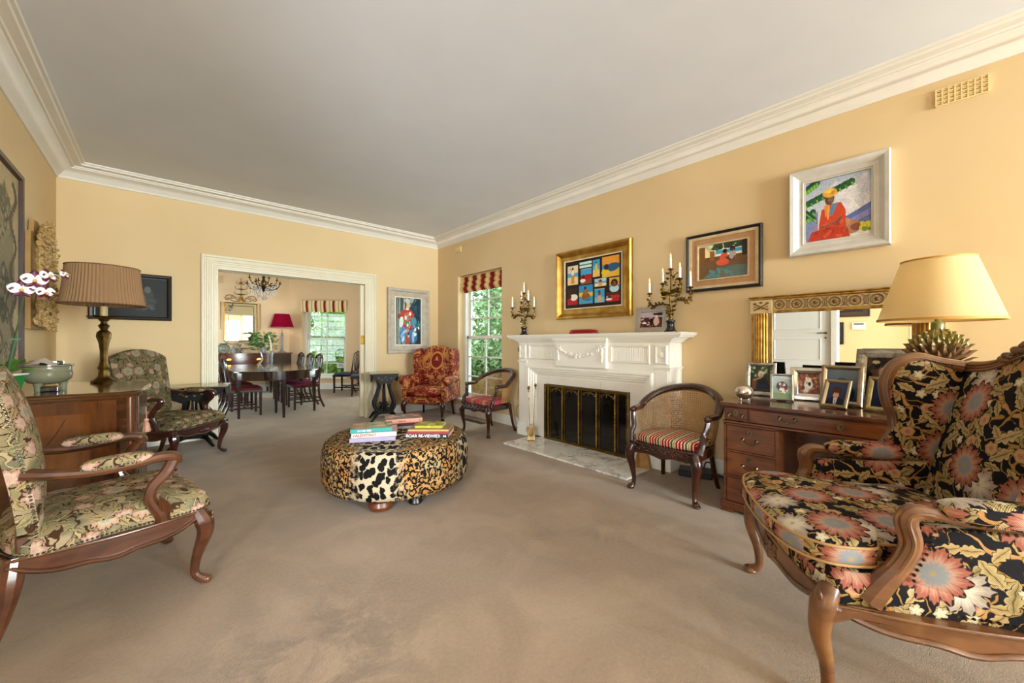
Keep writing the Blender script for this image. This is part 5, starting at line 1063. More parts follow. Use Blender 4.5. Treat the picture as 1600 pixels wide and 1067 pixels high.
# ================= TAPESTRY FAUTEUILS =================
def fauteuil(label,loc,rz,fab,wd,backtop=1.10):
    t=thing('open_armchair',label,'armchair',loc,rz); 
    for s in (-1,1):
        m=MB(); P=spline([(s*.30,-.27,.37),(s*.318,-.292,.31),(s*.318,-.295,.25),(s*.298,-.268,.14),(s*.296,-.262,.06),(s*.318,-.295,.022)],6); m.tube(P,sprad([.032,.040,.033,.021,.018,.022],6),10,up=(s*.7,-.7,0))
        m.ball((s*.322,-.302,.022),.022,10,6,(1,1,.9)); 
        for k in range(5): m.ball((s*.335,-.318,.345-.02*k),.013-.0015*k,7,5,(1,.6,1.2))
        m.build('leg',wd,t)
        m=MB(); m.tube(spline([(s*.25,.28,.37),(s*.262,.29,.28),(s*.268,.30,.2),(s*.27,.325,.1),(s*.28,.37,.0)],5),sprad([.03,.034,.026,.02,.022],5),10); m.build('leg',wd,t)
    for nm,A,B,am in (('front_rail',(-.315,-.29,0),(.315,-.29,0),.02),('side_rail',(.322,-.27,0),(.272,.30,0),.02),('side_rail',(-.272,.30,0),(-.322,-.27,0),.02),('back_rail',(.26,.30,0),(-.26,.30,0),0)):
        m=MB(); rail(m,A,B,.305,.372,am,.04)
        if nm=='front_rail':
            for k in range(-4,5): m.ball((k*.012,-.33+abs(k)*.001,.315+.004*math.cos(k)),.011,7,4,(1,.5,1.1))
        m.build(nm,wd,t,smooth=60)
    out=[(-.315,-.29),(-.17,-.315),(0,-.325),(.17,-.315),(.315,-.29),(.305,0),(.268,.28),(-.268,.28),(-.305,0)]; out=[(p.x,p.y) for p in spline([(a,b_,0) for a,b_ in out],5,closed=True)]; N_=len(out)
    lay=[(1.0,.372),(1.012,.39),(1.01,.415),(.98,.44),(.9,.462),(.75,.476),(.5,.486),(.25,.49),(.01,.491)]
    m=MB(); m.add([(x*k,y*k,z) for k,z in lay for x,y in out],[(j*N_+i,j*N_+(i+1)%N_,(j+1)*N_+(i+1)%N_,(j+1)*N_+i) for j in range(len(lay)-1) for i in range(N_)]); m.build('seat',fab,t,smooth=60)
    m=MB(); nails(m,[(x*1.02,y*1.02,.380) for x,y in out],.0145,.0052,True); m.build('nail_trim',brassn,t).__setitem__('kind','stuff')
    def bk2(u,v,front=True):
        x=(u-.5)*(.54+.05*v-.10*abs(v-.0)**8*0); top=backtop-.06+.06*math.sin(PI*u)**1.5-.03*(abs(2*u-1)**6); z=lerp(.455,top,v); y=.22+.09*v**1.3
        bul=(.055 if front else -.0)*(max(0,math.sin(PI*u))**.5)*(max(0,math.sin(PI*(.03+.94*v)))**.5); return Vector((x,y-bul+(0 if front else .055),z))
    m=MB(); m.grid(bk2,21,23); m.grid(lambda u,v:bk2(u,v,False),11,11)
    for ed in (lambda q:(0,q),lambda q:(1,q),lambda q:(q,1),lambda q:(q,0)):
        A=[(bk2(*ed(i/16)),bk2(*ed(i/16),False)) for i in range(17)]; m.add([p for ab_ in A for p in ab_],[(2*i,2*i+1,2*i+3,2*i+2) for i in range(16)])
    m.build('backrest',fab,t,smooth=50)
    m=MB()
    for u in (0,1): nails(m,[bk2(u,v/16)+Vector(((u-.5)*.01,.008,0)) for v in range(17)],.0145,.0052)
    m.build('nail_trim',brassn,t).__setitem__('kind','stuff')
    for s in (-1,1):
        m=MB(); m.tube(spline([(s*.262,.26,.685),(s*.285,.2,.672),(s*.305,.08,.655),(s*.318,-.04,.66),(s*.322,-.12,.672),(s*.318,-.175,.66),(s*.312,-.185,.63)],6),sprad([.026,.022,.018,.02,.022,.026,.02],6),10,up=(0,0,1),flat=1.2); m.build('arm',wd,t)
        m=MB(); m.tube(spline([(s*.314,-.18,.655),(s*.325,-.15,.60),(s*.326,-.10,.54),(s*.322,-.095,.48),(s*.312,-.13,.41),(s*.305,-.14,.36)],6),sprad([.026,.026,.022,.022,.03,.032],6),10,up=(s,0,0))
        for k in range(4): m.tube([(s*.345,-.12-.008*k,.50-.01*k),(s*.342,-.125-.01*k,.44),(s*.33,-.14-.01*k,.40)],[.003,.007,.003],5)
        m.build('arm_support',wd,t)
        m=MB(); m.pillow((s*.312,.005,.685),.075,.23,.055,10,.34); m.build('arm_pad',fab,t,smooth=60)
        m=MB(); nails(m,[(s*.312+.037*math.cos(a),.005+.113*math.sin(a),.674) for a in [2*PI*i/30 for i in range(31)]],.013,.0045); m.build('nail_trim',brassn,t).__setitem__('kind','stuff')
        m=MB(); m.box((s*.272,.235,.42),(.03,.09,.06)); m.build('back_post',wd,t,bevel=.006)
    return t
redw=wood('red_walnut','573019','391a0c','704326',rough=.28,axis=1,coat=.4,s=2)
fauteuil('tapestry open armchair with studded arm pads in the left foreground',(-.197,2.683,0),R(102),fauteuil_fabric('pastel_tapestry'),redw)
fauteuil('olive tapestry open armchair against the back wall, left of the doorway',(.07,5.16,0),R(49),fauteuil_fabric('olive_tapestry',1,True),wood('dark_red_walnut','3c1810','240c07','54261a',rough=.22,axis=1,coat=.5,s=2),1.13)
# ================= DESK =================
dw=wood('desk_mahogany','6f3a1c','4a2210','8f5426',rough=.22,axis=0,coat=.5,s=2.5); dtop=wood('desk_top_mahogany','5a2a16','3f1b0d','6f3a1c',rough=.14,axis=0,coat=.6,s=2.5)
hm=metalm('aged_nickel_brass','8c7b5a','5d5038',.35)
DYC=.32
t=thing('pedestal_desk','mahogany kneehole desk with brass swan-neck handles against the right wall','desk',(0,0,0)); t.location=(3.69,DYC,0); t.rotation_euler=(0,0,RZR)
fy=-.72 # front plane local y  (world x 2.97)
m=MB(); m.b2(-.68,.68,fy-.025,-.005,.752,.775); m.b2(-.672,.672,fy-.015,-.005,.742,.752); m.build('desk_top',dtop,t,smooth=0,bevel=.004)
m=MB(); m.b2(-.66,.66,fy+.018,-.01,.645,.742); m.b2(-.665,.665,fy-.006,-.008,.632,.645); m.build('drawer_carcase',dw,t,smooth=0,bevel=.002)
for s in (-1,1):
    a,b_=(-.66,-.33) if s<0 else (.33,.66)
    m=MB(); m.b2(a,b_,fy+.018,-.01,.06,.632); m.b2(a,a+.018,fy,fy+.02,.06,.632); m.b2(b_-.018,b_,fy,fy+.02,.06,.632)
    for z in (.615,.428,.249,.06): m.b2(a,b_,fy,fy+.02,z,z+.012)
    m.build('pedestal',dw,t,smooth=0,bevel=.0015)
    m=MB(); m.b2(a-.015,b_+.015,fy-.015,-.01,.02,.075); m.b2(a-.015,a+.07,fy-.015,fy+.03,0,.02); m.b2(b_-.07,b_+.015,fy-.015,fy+.03,0,.02); m.b2(a-.015,b_+.015,-.08,-.01,0,.02); m.build('plinth',dw,t,smooth=0,bevel=.004)
m=MB(); m.b2(-.33,.33,-.2,-.18,.0,.632); m.build('kneehole_back',dw,t,smooth=0)
def handle(dr,x,y,z,w=.085,s=1):
    m=MB(); 
    for k in (-1,1): m.lathe([(0,.016),(.006,.014),(.010,.008),(.013,.004),(.013,0)],(x+k*w/2,y,z),12,rot=Matrix.Rotation(R(90),3,'X'),lobes=6,la=.1)
    m.tube(spline([(x-w/2,y-.014,z),(x-w*.5,y-.018,z-.012),(x-w*.34,y-.02,z-.022),(x-w*.15,y-.02,z-.030),(x,y-.02,z-.026),(x+w*.15,y-.02,z-.030),(x+w*.34,y-.02,z-.022),(x+w*.5,y-.018,z-.012),(x+w/2,y-.014,z)],4),.0038,6); m.build('handle',hm,dr)
def escut(dr,x,y,z):
    m=MB(); m.lathe([(.017,0),(.017,.003),(.0,.004)],(x,y,z),16,rot=Matrix.Rotation(R(90),3,'X'),lobes=8,la=.14,sy=1.2); m.build('escutcheon',hm,dr)
    m=MB(); m.b2(x-.0022,x+.0022,y-.0055,y-.003,z-.009,z+.004); m.lathe([(.004,0),(.004,.0055),(0,.0056)],(x,y,z+.005),8,rot=Matrix.Rotation(R(90),3,'X')); m.build('keyhole',plain('keyhole_black','050404',.8),dr)
def drawer(x0,x1,z0,z1,hs,es):
    m=MB(); m.b2(x0,x1,fy-.001,fy+.02,z0,z1); o=m.build('drawer',dw,t,smooth=0,bevel=.003)
    m=MB(); m.frame(x0+.004,x1-.004,z0+.004,z1-.004,[(0,0),(0,.003),(.003,.003),(.003,0)],y=fy); m.build('cock_bead',dw,o,smooth=0)
    for h in hs: handle(o,h,fy-.001,(z0+z1)/2+(.012 if len(es) and abs(es[0]-h)>.01 else -.004),.082)
    for e_ in es: escut(o,e_,fy-.001,(z0+z1)/2+(.012 if any(abs(h-e_)<.01 for h in hs) and (z1-z0)<.12 else .045 if any(abs(h-e_)<.01 for h in hs) else .0))
drawer(-.65,-.51,.65,.738,[-.58],[-.58]); drawer(-.495,.495,.65,.738,[-.28,.24],[-.02]); drawer(.51,.65,.65,.738,[.58],[.58])
for a,b_ in ((-.64,-.35),(.35,.64)):
    for z0,z1 in ((.443,.612),(.264,.425),(.075,.246)): drawer(a,b_,z0,z1,[(a+b_)/2],[(a+b_)/2])
# cables behind the cane chair
t=thing('cable_box','black modem box with bundled cables on the carpet beside the fireplace','box',(3.55,1.39,0),R(-70)); bk=plain('black_plastic','0c0c0d',.4)
m=MB(); m.b2(-.15,.12,-.09,.09,.004,.055); m.build('casing',bk,t,bevel=.008)
m=MB(); rg=random.Random(8)
for k in range(6): m.tube(spline([(.1+rg.uniform(0,.03),rg.uniform(-.08,.08),.02+rg.uniform(0,.03)) for _ in range(5)]+[(.22,rg.uniform(-.05,.05),.02)],5),.005,6)
m.tube(spline([(.05,.05,.05),(.08,.12,.1),(.2,.12,.05),(.24,.06,.01)],5),.006,6); m.build('cables',bk,t)
# ================= FRAMED PHOTOGRAPHS ON THE DESK =================
DZ_=.7755
silv=metalm('polished_silver','d8d5d0','b0aca6',.22,bs=.1); silv2=metalm('chased_silver','cfcac0','8f8a80',.3,s=30,bs=.8,bsc=120); champ=metalm('champagne_metal','b8a58a','a08c70',.35); velv=plain('black_easel_back','101011',.8)
def pframe(label,x,y,rz,W,H,bw_,fm_,cv_,lean=12,prof=None,z=DZ_,beads=0,name='photo_frame'):
    t=thing(name,label,'picture frame',(x,y,z),R(rz)); ln=R(lean); rm=Matrix.Rotation(-ln,3,'X')
    off=Vector((0,0,.002)); 
    def put(o): o.location=off; o.rotation_euler=(-ln,0,0); return o
    m=MB(); m.frame(-W/2,W/2,0,H,prof or [(0,0),(0,.010),(.004,.014),(bw_*.5,.016),(bw_*.85,.010),(bw_,.006),(bw_,0)]); put(m.build('frame',fm_,t,smooth=0))
    if beads:
        m=MB()
        for d in (.006,bw_*.55):
            for i in range(int(W/beads)): 
                for zz in (d,H-d): m.ball((-W/2+beads*(i+.5),-.015,zz),beads*.42,5,4)
            for i in range(int(H/beads)):
                for xx in (-W/2+d,W/2-d): m.ball((xx,-.015,beads*(i+.5)),beads*.42,5,4)
        stuff(put(m.build('beading',fm_,t)))
    m=MB(); m.b2(-W/2+.003,W/2-.003,-.001,.004,.003,H-.003); put(m.build('backing',velv,t,smooth=0))
    o=cv_.build('photograph',W-2*bw_+.002,H-2*bw_+.002,t,(0,0,0),mat=vcolmat('photo_print',.25)); o.location=Vector((0,-.004,H/2)); o.location=rm@o.location+off; o.rotation_euler=(-ln,0,0)
    b0=rm@Vector((0,.006,H*.72)); ft_=Vector((0,b0.y+H*.22,0)); 
    m=MB(); w=.028; m.add([b0+Vector((-w*.5,0,0)),b0+Vector((w*.5,0,0)),ft_+Vector((w,0,0)),ft_+Vector((-w,0,0)),b0+Vector((-w*.5,.003,0)),b0+Vector((w*.5,.003,0)),ft_+Vector((w,.004,0)),ft_+Vector((-w,.004,0))],[(0,1,2,3),(7,6,5,4),(0,4,5,1),(1,5,6,2),(2,6,7,3),(3,7,4,0)]); m.build('easel_strut',velv,t,smooth=0)
    return t
c1=Canvas(48,60,'2f3a2a'); c1.spots(60,.06,['4a5a38','6f7a58','1f2a1c','c9d0c0'],1,0,0,1,.5,.8); c1.ell(.5,.3,.13,.11,'e6d3b0'); c1.ell(.52,.36,.08,.08,'c9a088'); c1.poly([(.35,.45),(.7,.42),(.9,.8),(.4,.85)],'16181f'); c1.ell(.55,.8,.35,.1,'1c2440'); c1.rect(.1,.5,.3,.9,'7a4a38'); c1.line(.2,.55,.5,.45,.03,'b08a70')
pframe('ornate silver frame with a photograph of a fair-haired person, beside the silver egg',3.52,.89,-84,.205,.262,.03,silv2,c1,10)
c2=Canvas(44,56,'8fa08a'); c2.rect(0,0,1,.45,'b8bfc0'); 
for i in range(7): c2.line(0,.05+i*.06,1,.2+i*.05,.008,'5f6a70')
c2.ell(.5,.45,.3,.2,'4a4450'); c2.ell(.42,.36,.08,.06,'c9b8a8'); c2.ell(.62,.38,.07,.06,'d8d0c8'); c2.ell(.5,.62,.14,.12,'e6e2dc'); c2.spots(20,.04,['3a3540','c04a50','e0dcd8'],2,.25,.35,.8,.75); c2.rect(0,.75,1,1,'6f8a58',.6)
pframe('small plain pale silver frame with a photograph of people beneath a curved roof',3.30,.70,-75,.142,.195,.017,silv,c2,10)
c3=Canvas(44,56,'8a4a3a'); c3.spots(60,.09,['a0604a','b87a60','7a3a2c'],3); c3.ell(.5,.3,.14,.12,'e6e0d4'); c3.ell(.5,.55,.2,.22,'ece6da'); c3.ell(.42,.78,.1,.14,'e0d8c8'); c3.ell(.5,.22,.08,.06,'d0a890'); c3.ell(.55,.5,.07,.1,'2a2424'); c3.spots(14,.05,['efe8dc','c9a060'],5,.15,.2,.85,.95)
pframe('square wide-bordered silver frame with a photograph of a figure in white on red',3.47,.575,-80,.215,.24,.048,silv,c3,10)
c4_=Canvas(44,56,'5a6470'); c4_.grad(0,1,'6a7a8a','3a4048'); c4_.ell(.5,.75,.42,.3,'1c2430'); c4_.ell(.5,.42,.2,.16,'3a4a60'); c4_.ell(.5,.45,.17,.07,'8aa0b8'); c4_.ell(.5,.52,.16,.14,'b08a78')
pframe('larger champagne silver frame partly hidden behind the small tilted portrait',3.36,.385,-98,.225,.27,.03,champ,c4_,12)
c5=Canvas(48,60,'2a3050'); c5.grad(0,1,'3a4468','20264a'); c5.ell(.5,.95,.48,.3,'15182a'); c5.poly([(.4,.7),(.6,.7),(.56,1),(.44,1)],'e6e6ea'); c5.poly([(.47,.74),(.53,.74),(.53,1),(.47,1)],'3a3f55'); c5.ell(.5,.48,.17,.22,'d0a08a'); c5.ell(.5,.3,.22,.15,'4a2a1c'); c5.ell(.32,.4,.07,.16,'4a2a1c'); c5.ell(.68,.4,.07,.16,'4a2a1c'); c5.ell(.45,.47,.025,.015,'2a1a18'); c5.ell(.56,.47,.025,.015,'2a1a18'); c5.ell(.5,.6,.045,.015,'a0504a')
pframe('small tilted champagne frame with a portrait of a boy in jacket and tie',3.19,.40,-106,.145,.19,.024,champ,c5,24)
c6=Canvas(52,60,'2a221e'); c6.spots(30,.1,['3a2a22','4a3a30','1a1614'],4); c6.ell(.3,.12,.12,.04,'c9b88a'); c6.ell(.5,.5,.2,.28,'5a4034'); c6.ell(.5,.35,.1,.1,'a8806a')
pframe('largest desk frame, beaded pale silver with a dark photograph, behind the winged armchair',3.43,.20,-102,.27,.385,.058,silv2,c6,12,beads=.011)
c7=Canvas(44,56,'1c2a50'); c7.grad(0,1,'20305a','101a30'); c7.ell(.5,.85,.4,.3,'0f1a38'); c7.ell(.5,.45,.16,.18,'8a6a5a'); c7.ell(.5,.34,.18,.1,'241a16')
pframe('small gilt-cornered frame with a dark blue photograph in front of the largest desk frame',3.20,.17,-112,.19,.215,.03,metalm('pale_gold_metal','bfae80','94845c',.35,s=20),c7,16)
# mantel photo
c8=Canvas(60,46,'4a2a28'); c8.rect(0,0,1,.35,'b8aab0'); c8.poly([(.55,.1),(1,.05),(1,.25),(.6,.22)],'2a2024'); c8.spots(50,.05,['2a1418','6a3030','c9a8a0','8a4a48'],3,0,.3,1,1); c8.ell(.5,.6,.07,.25,'1a1216'); c8.ell(.72,.6,.12,.28,'d8b0a0'); c8.ell(.5,.36,.04,.06,'d0a890'); c8.ell(.72,.3,.06,.08,'e6c8b8'); c8.ell(.2,.7,.1,.05,'efe8e4')
t=pframe('taupe fabric photo frame on the mantel behind the right candelabrum',3.62,1.87,-88,.335,.262,.052,plain('taupe_weave','a89c8a',.8,c2='978b7a',s=40,bs=.5,bsc=120),c8,8,z=1.2965,prof=[(0,0),(0,.01),(.003,.013),(.045,.013),(.047,.016),(.052,.014),(.052,0)])
# silver egg on feet
t=thing('silver_egg_box','polished silver egg-shaped box on tiny feet at the desk corner','box',(3.14,.895,DZ_),R(-60))
m=MB(); m.ball((0,0,.062),.050,24,16,(1.22,1,1.04)); m.build('egg_body',metalm('mirror_silver','e6ddd2','d0c4b8',.08,bs=0),t)
m=MB(); m.tube([(.0612*math.cos(a),.0503*math.sin(a),.062) for a in [2*PI*i/36 for i in range(36)]],.0012,5,closed=True); m.build('seam',silv,t)
for sx,sy in ((-1,-1),(1,-1),(-1,1),(1,1)):
    m=MB(); m.tube([(sx*.024,sy*.015,.022),(sx*.028,sy*.018,.008)],[.004,.003],6); m.ball((sx*.028,sy*.018,.005),.005,8,6); m.build('foot',silv,t)
# ================= GILT MIRROR =================
gm=metalm('antique_gold_leaf','c99c50','94672c',.42,s=18,bs=.3); cr=plain('cream_gesso','dcc89a',.5,c2='cdb684',s=14); br_=plain('brown_gilt_relief','8a6230',.5,c2='6f4a20',s=30)
t=thing('gilt_mirror','wide gilt overmantel mirror with reeded columns and rosette frieze behind the desk photographs','mirror',(XR-.002,.455,.785),RZR)
m=MB(); m.b2(-.545,.545,-.03,0,.66,.79); m.b2(-.55,.55,-.055,0,.77,.785); m.b2(-.56,.56,-.065,0,.785,.795); m.b2(-.40,.40,-.036,0,.655,.672); m.build('frame',gm,t,smooth=0,bevel=.003); m=MB(); m.b2(-.545,.545,-.04,0,0,.04); m.build('bottom_rail',gm,t,smooth=0,bevel=.003)
m=MB(); m.b2(-.385,.385,-.034,-.03,.678,.765); m.build('frieze_panel',cr,t,smooth=0)
for s in (-1,1):
    m=MB(); m.b2(s*.545,s*.395,-.035,0,.04,.66); m.build('column_back',cr,t,smooth=0)
    m=MB(); 
    for k in range(-2,3): m.lathe([(.0115,.04),(.0115,.655)],(s*.47+k*.018,-.036-.014*math.cos(k*.6),0),8)
    m.b2(s*.542,s*.528,-.042,0,.04,.66); m.b2(s*.412,s*.398,-.042,0,.04,.66); m.build('reeded_column',gm,t,smooth=50)
    m=MB(); m.b2(s*.55,s*.392,-.052,0,.655,.768); m.build('corner_block',cr,t,smooth=0,bevel=.003)
    m=MB(); c=s*.47
    for d in (-1,1): m.tube([(c-d*.05,-.054,.68),(c+d*.045,-.054,.735)],[.004,.006],6); m.ball((c+d*.045,-.054,.738),.011,7,4,(1.2,.5,.8)); m.tube([(c-d*.05,-.054,.715),(c-d*.02,-.054,.70),(c,-.054,.712)],.004,5)
    m.ball((c,-.054,.745),.010,7,4,(1.4,.5,.8)); m.tube([(c-.055,-.053,.695),(c-.02,-.054,.69),(c,-.054,.70),(c+.02,-.054,.69),(c+.055,-.053,.695)],.003,5); stuff(m.build('trophy_relief',br_,t))
for k in range(-3,4):
    c=k*.115; m=MB(); rt=Matrix.Rotation(R(90),3,'X')
    def ring(r,w): m.tube([(c+r*math.cos(a),-.036,.7215+r*math.sin(a)) for a in [2*PI*i/24 for i in range(24)]],w,6,closed=True)
    ring(.034,.0035); ring(.027,.002); m.lathe([(0,.008),(.008,.007),(.016,.002),(.018,0)],(c,-.034,.7215),12,rot=rt,lobes=6,la=.2); m.build('rosette',br_,t)
    if k<3:
        m=MB(); c2_=c+.0575
        for d in (-1,1):
            for q in (-1,1): m.tube([(c2_+d*.022,-.035,.7215+q*.04),(c2_+d*.008,-.035,.7215+q*.022),(c2_+d*.013,-.035,.7215)],.0025,5)
            m.ball((c2_+d*.008,-.035,.752),.004,5,4); m.ball((c2_+d*.008,-.035,.691),.004,5,4)
        m.tube([(c2_,-.035,.69),(c2_,-.035,.753)],.003,5); m.build('anthemion',br_,t).__setitem__('kind','stuff')
mm,nt_,b_=base('mirror_glass','f2f3f0',.01,1)
m=MB(); m.b2(-.398,.398,-.022,-.018,.04,.66); m.build('mirror_plate',mm,t,smooth=0)
# ================= ARTICHOKE LAMP =================
LX,LY=3.34,-.05
t=thing('artichoke_lamp','bronze artichoke table lamp with yellow conical shade at the right of the desk','lamp',(LX,LY,DZ_))
lf,nt_,b_=base('artichoke_leaf','7a6a30',.4,.35); v=ocoord(nt_); s_=nd(nt_,'SeparateXYZ',{0:v}); 
zr=ramp(nt_,mt(nt_,'MULTIPLY',s_.outputs[2],2.0),[(.60,'4f3024'),(.76,'6a4a2c'),(.90,'6a6a2c')]); nt_.links.new(mixc(nt_,mt(nt_,'MULTIPLY',noise(nt_,v,25,3),.45),zr,'b08c60'),b_.inputs['Base Color'])
m=MB(); m.lathe([(0,0),(.075,0),(.078,.012),(.05,.025),(.022,.05),(.016,.12),(.02,.2),(.035,.26),(.05,.29)],(0,0,0),24); m.build('base',lf,t)
m=MB(); m.lathe([(.045,.285),(.075,.31),(.088,.36),(.085,.42),(.06,.47),(.03,.50)],(0,0,0),20); core=m.build('artichoke_core',lf,t)
def aleaf(m,a,z,r,L,Wd,tilt):
    c,s=math.cos(a),math.sin(a); o=Vector((c,s,0)); sd=Vector((-s,c,0)); b0=Vector((0,0,z))+o*r; d=(o*math.sin(tilt)+Vector((0,0,1))*math.cos(tilt))
    V=[];n=d.cross(sd)
    for q,wd,bl in ((0,.6,0),(.35,1,.012),(.7,.72,.014),(1.0,.3,.012),(1.3,0,.016)):
        p=b0+d*L*q; V+= [p-sd*Wd*wd-n*bl*0, p+o*bl+Vector((0,0,0)), p+sd*Wd*wd]
    b=len(m.v); m.add(V,[(3*i+k,3*i+k+1,3*i+4+k,3*i+3+k) for i in range(4) for k in range(2)])
for row,(z,r,n,L,Wd,tl) in enumerate(((.285,.055,15,.055,.020,1.35),(.300,.072,17,.06,.020,1.0),(.322,.084,18,.062,.020,.72),(.346,.090,18,.062,.020,.48),(.370,.089,17,.06,.020,.25),(.394,.084,15,.058,.019,.05),(.418,.073,13,.055,.018,-.2),(.442,.056,10,.05,.017,-.4),(.462,.034,7,.045,.014,-.4))):
    for i in range(n):
        m=MB(); aleaf(m,2*PI*(i+.5*(row%2))/n,z,r,L,Wd,tl); o=m.build('leaf',lf,t,smooth=60,uv=False,recalc=False)
m=MB(); m.lathe([(.03,.48),(.024,.50),(.030,.52),(.026,.54),(.012,.55),(.010,.62),(0,.62)],(0,0,0),16); m.build('neck',plain('green_glaze','5f6a30',.25,c2='8a8a58',s=30),t)
def shade_mat(name,c1,em,es,tr=.3):
    m,nt,b=base(name,c1,.8,spec=.2); nt.nodes.clear(); o=nt.nodes.new('ShaderNodeOutputMaterial'); d=nd(nt,'BsdfDiffuse',{'Color':c4(c1)}); tl=nd(nt,'BsdfTranslucent',{'Color':c4(em)}); mx=nt.nodes.new('ShaderNodeMixShader'); mx.inputs[0].default_value=es
    nt.links.new(d.outputs[0],mx.inputs[1]); nt.links.new(tl.outputs[0],mx.inputs[2]); nt.links.new(mx.outputs[0],o.inputs[0])
    v=ocoord(nt); nt.links.new(mixc(nt,noise(nt,v,12,3),c1,tuple(min(1,x*.9) for x in srgb(c1))),d.inputs['Color']); return m
ys=shade_mat('yellow_parchment','e2cc98','e8cd9a',.3)
m=MB(); m.lathe([(.258,.555),(.153,.905)],(0,0,0),56); m.f=m.f[:56]; so=m.build('lamp_shade',ys,t,smooth=60)
for r,z in ((.258,.557),(.153,.903)):
    m=MB(); m.lathe([(r+.001,z-.007),(r+.002,z+.007)],(0,0,0),56); m.f=[f for f in m.f if len(f)==4]; m.build('shade_trim',plain('shade_binding','c9933f',.7),t)
m=MB(); m.tube([(.153*math.cos(a),.153*math.sin(a),.89) for a in (0,2.1,4.2)],.001,4)
m=MB(); m.tube([(0,0,.62),(0,0,.68)],.012,8); m.ball((0,0,.73),.03,12,8); bl,nt_,b_=base('bulb','fff0d0',.3); b_.inputs['Emission Color'].default_value=c4('ffd9a0'); b_.inputs['Emission Strength'].default_value=6; m.build('bulb',bl,t)
point('lamp_bulb_light',(LX,LY,DZ_+.73),.9,(1,.78,.48),.035)
# ================= CHEST =================
wn=wood('chest_walnut','5c3212','42200a','74441a',rough=.25,axis=2,coat=.5,s=1.6); wd_=wood('chest_dark_walnut','46240f','331808','5a3116',rough=.2,axis=0,coat=.6,s=2)
wtop=wood('chest_top_walnut','4f3118','3a220f','6a4522',rough=.09,axis=0,coat=.8,s=2)
t=thing('bow_chest','polished walnut serpentine chest with a tasselled key in front of the left wall','chest',(0,0,0))
def outl(e=0):
    P=[(-.79,3.43-e),(-.60,3.405-e),(-.40,3.375-e),(-.19,3.335-e),(-.12+e*.8,3.40-e*.8),(-.105+e,3.60),(-.085+e,3.85),(-.115+e,4.05+e*.5),(-.22+e*.5,4.16+e),(-.40,4.30+e),(-.60,4.44+e),(-.79,4.50+e)]
    return P
def smo(P): return [(p.x,p.y) for p in spline([(a,b_,0) for a,b_ in P[3:10]],5)]
def full(e): P=outl(e); return P[:3]+smo(P)+P[10:]
m=MB(); m.prism(full(0),.10,.862); m.build('body',wd_,t,smooth=35)
m=MB(); m.prism(full(.02),.862,.876); m.prism(full(.028),.876,.893); m.prism(full(.022),.893,.90); m.build('top',wtop,t,smooth=35,bevel=.004)
# veneered panel on the near side
def sidep(u,o=.003,z=0): A=Vector((-.785,3.430,0));B=Vector((-.195,3.338,0)); p=A.lerp(B,u); n=Vector((B-A).normalized().cross(Vector((0,0,1)))); n=Vector((n.x,n.y,0)).normalized(); n=n if n.y<0 else -n; q=p+n*o; return (q.x,q.y,z)
def sideprism(name,u0,u1,z0,z1,o,mat):
    m=MB(); vs=[sidep(u,oo,z) for u in (u0,u1) for oo in (-.002,o) for z in (z0,z1)]; m.add(vs,[(0,1,3,2),(4,6,7,5),(0,4,5,1),(2,3,7,6),(0,2,6,4),(1,5,7,3)]); m.build(name,mat,t,smooth=0)
sideprism('veneer_panel',.02,.985,.16,.85,.002,wn); sideprism('veneer_field',.22,.80,.2,.78,.0028,wood('chest_figured_walnut','6c3b14','50290c','824e1e',rough=.22,axis=2,coat=.5,s=1.2))
m=MB(); m.tube([sidep(.5,.0035,.6),sidep(.57,.0035,.67),sidep(.64,.0035,.76)],.0016,5); m.build('veneer_split',plain('dark_crack','2a1408',.6),t)
m=MB(); m.lathe([(.024,.10),(.024,.86)],(-.148,3.372,0),14); m.build('corner_column',wn,t)
for k,(z0,z1) in enumerate(((.66,.85),(.40,.64),(.14,.38))):
    P=[(a+.003,b_) for a,b_ in [(p.x,p.y) for p in spline([(-.112,3.45,0),(-.103,3.60,0),(-.083,3.85,0),(-.11,4.02,0)],6)]]
    m=MB(); m.prism(P+[(a-.01,b_) for a,b_ in P[::-1]],z0,z1); m.build('drawer',wn,t,smooth=35)
for x,y in ((-.17,3.40),(-.2,4.1),(-.74,3.47),(-.74,4.44)):
    m=MB(); m.tube([(x,y,.12),(x+.01,y-.01,.06),(x,y,0)],[.045,.03,.02],10); m.build('foot',wd_,t)
t=thing('key_tassel','pink silk tassel hanging from the key at the corner of the walnut chest','tassel',(-.083,3.47,0)); pk=plain('pink_silk','c9937a',.6,c2='b57f68',s=60,bs=.5,bsc=200)
m=MB(); m.tube([(-.03,0,.79),(.0,0,.79)],.004,6); m.tube([(.006+.009*math.cos(a),0,.79+.009*math.sin(a)) for a in [2*PI*i/12 for i in range(12)]],.002,5,closed=True); m.build('key',hm,t)
m=MB(); m.tube([(.006,0,.782),(.008,0,.735),(.008,0,.70)],.0022,5); m.lathe([(.0,.705),(.009,.698),(.013,.688),(.007,.678),(.012,.670),(.014,.665),(.02,.62),(.017,.612),(0,.612)],(.008,0,0),14,lobes=7,la=.08); m.build('tassel',pk,t)
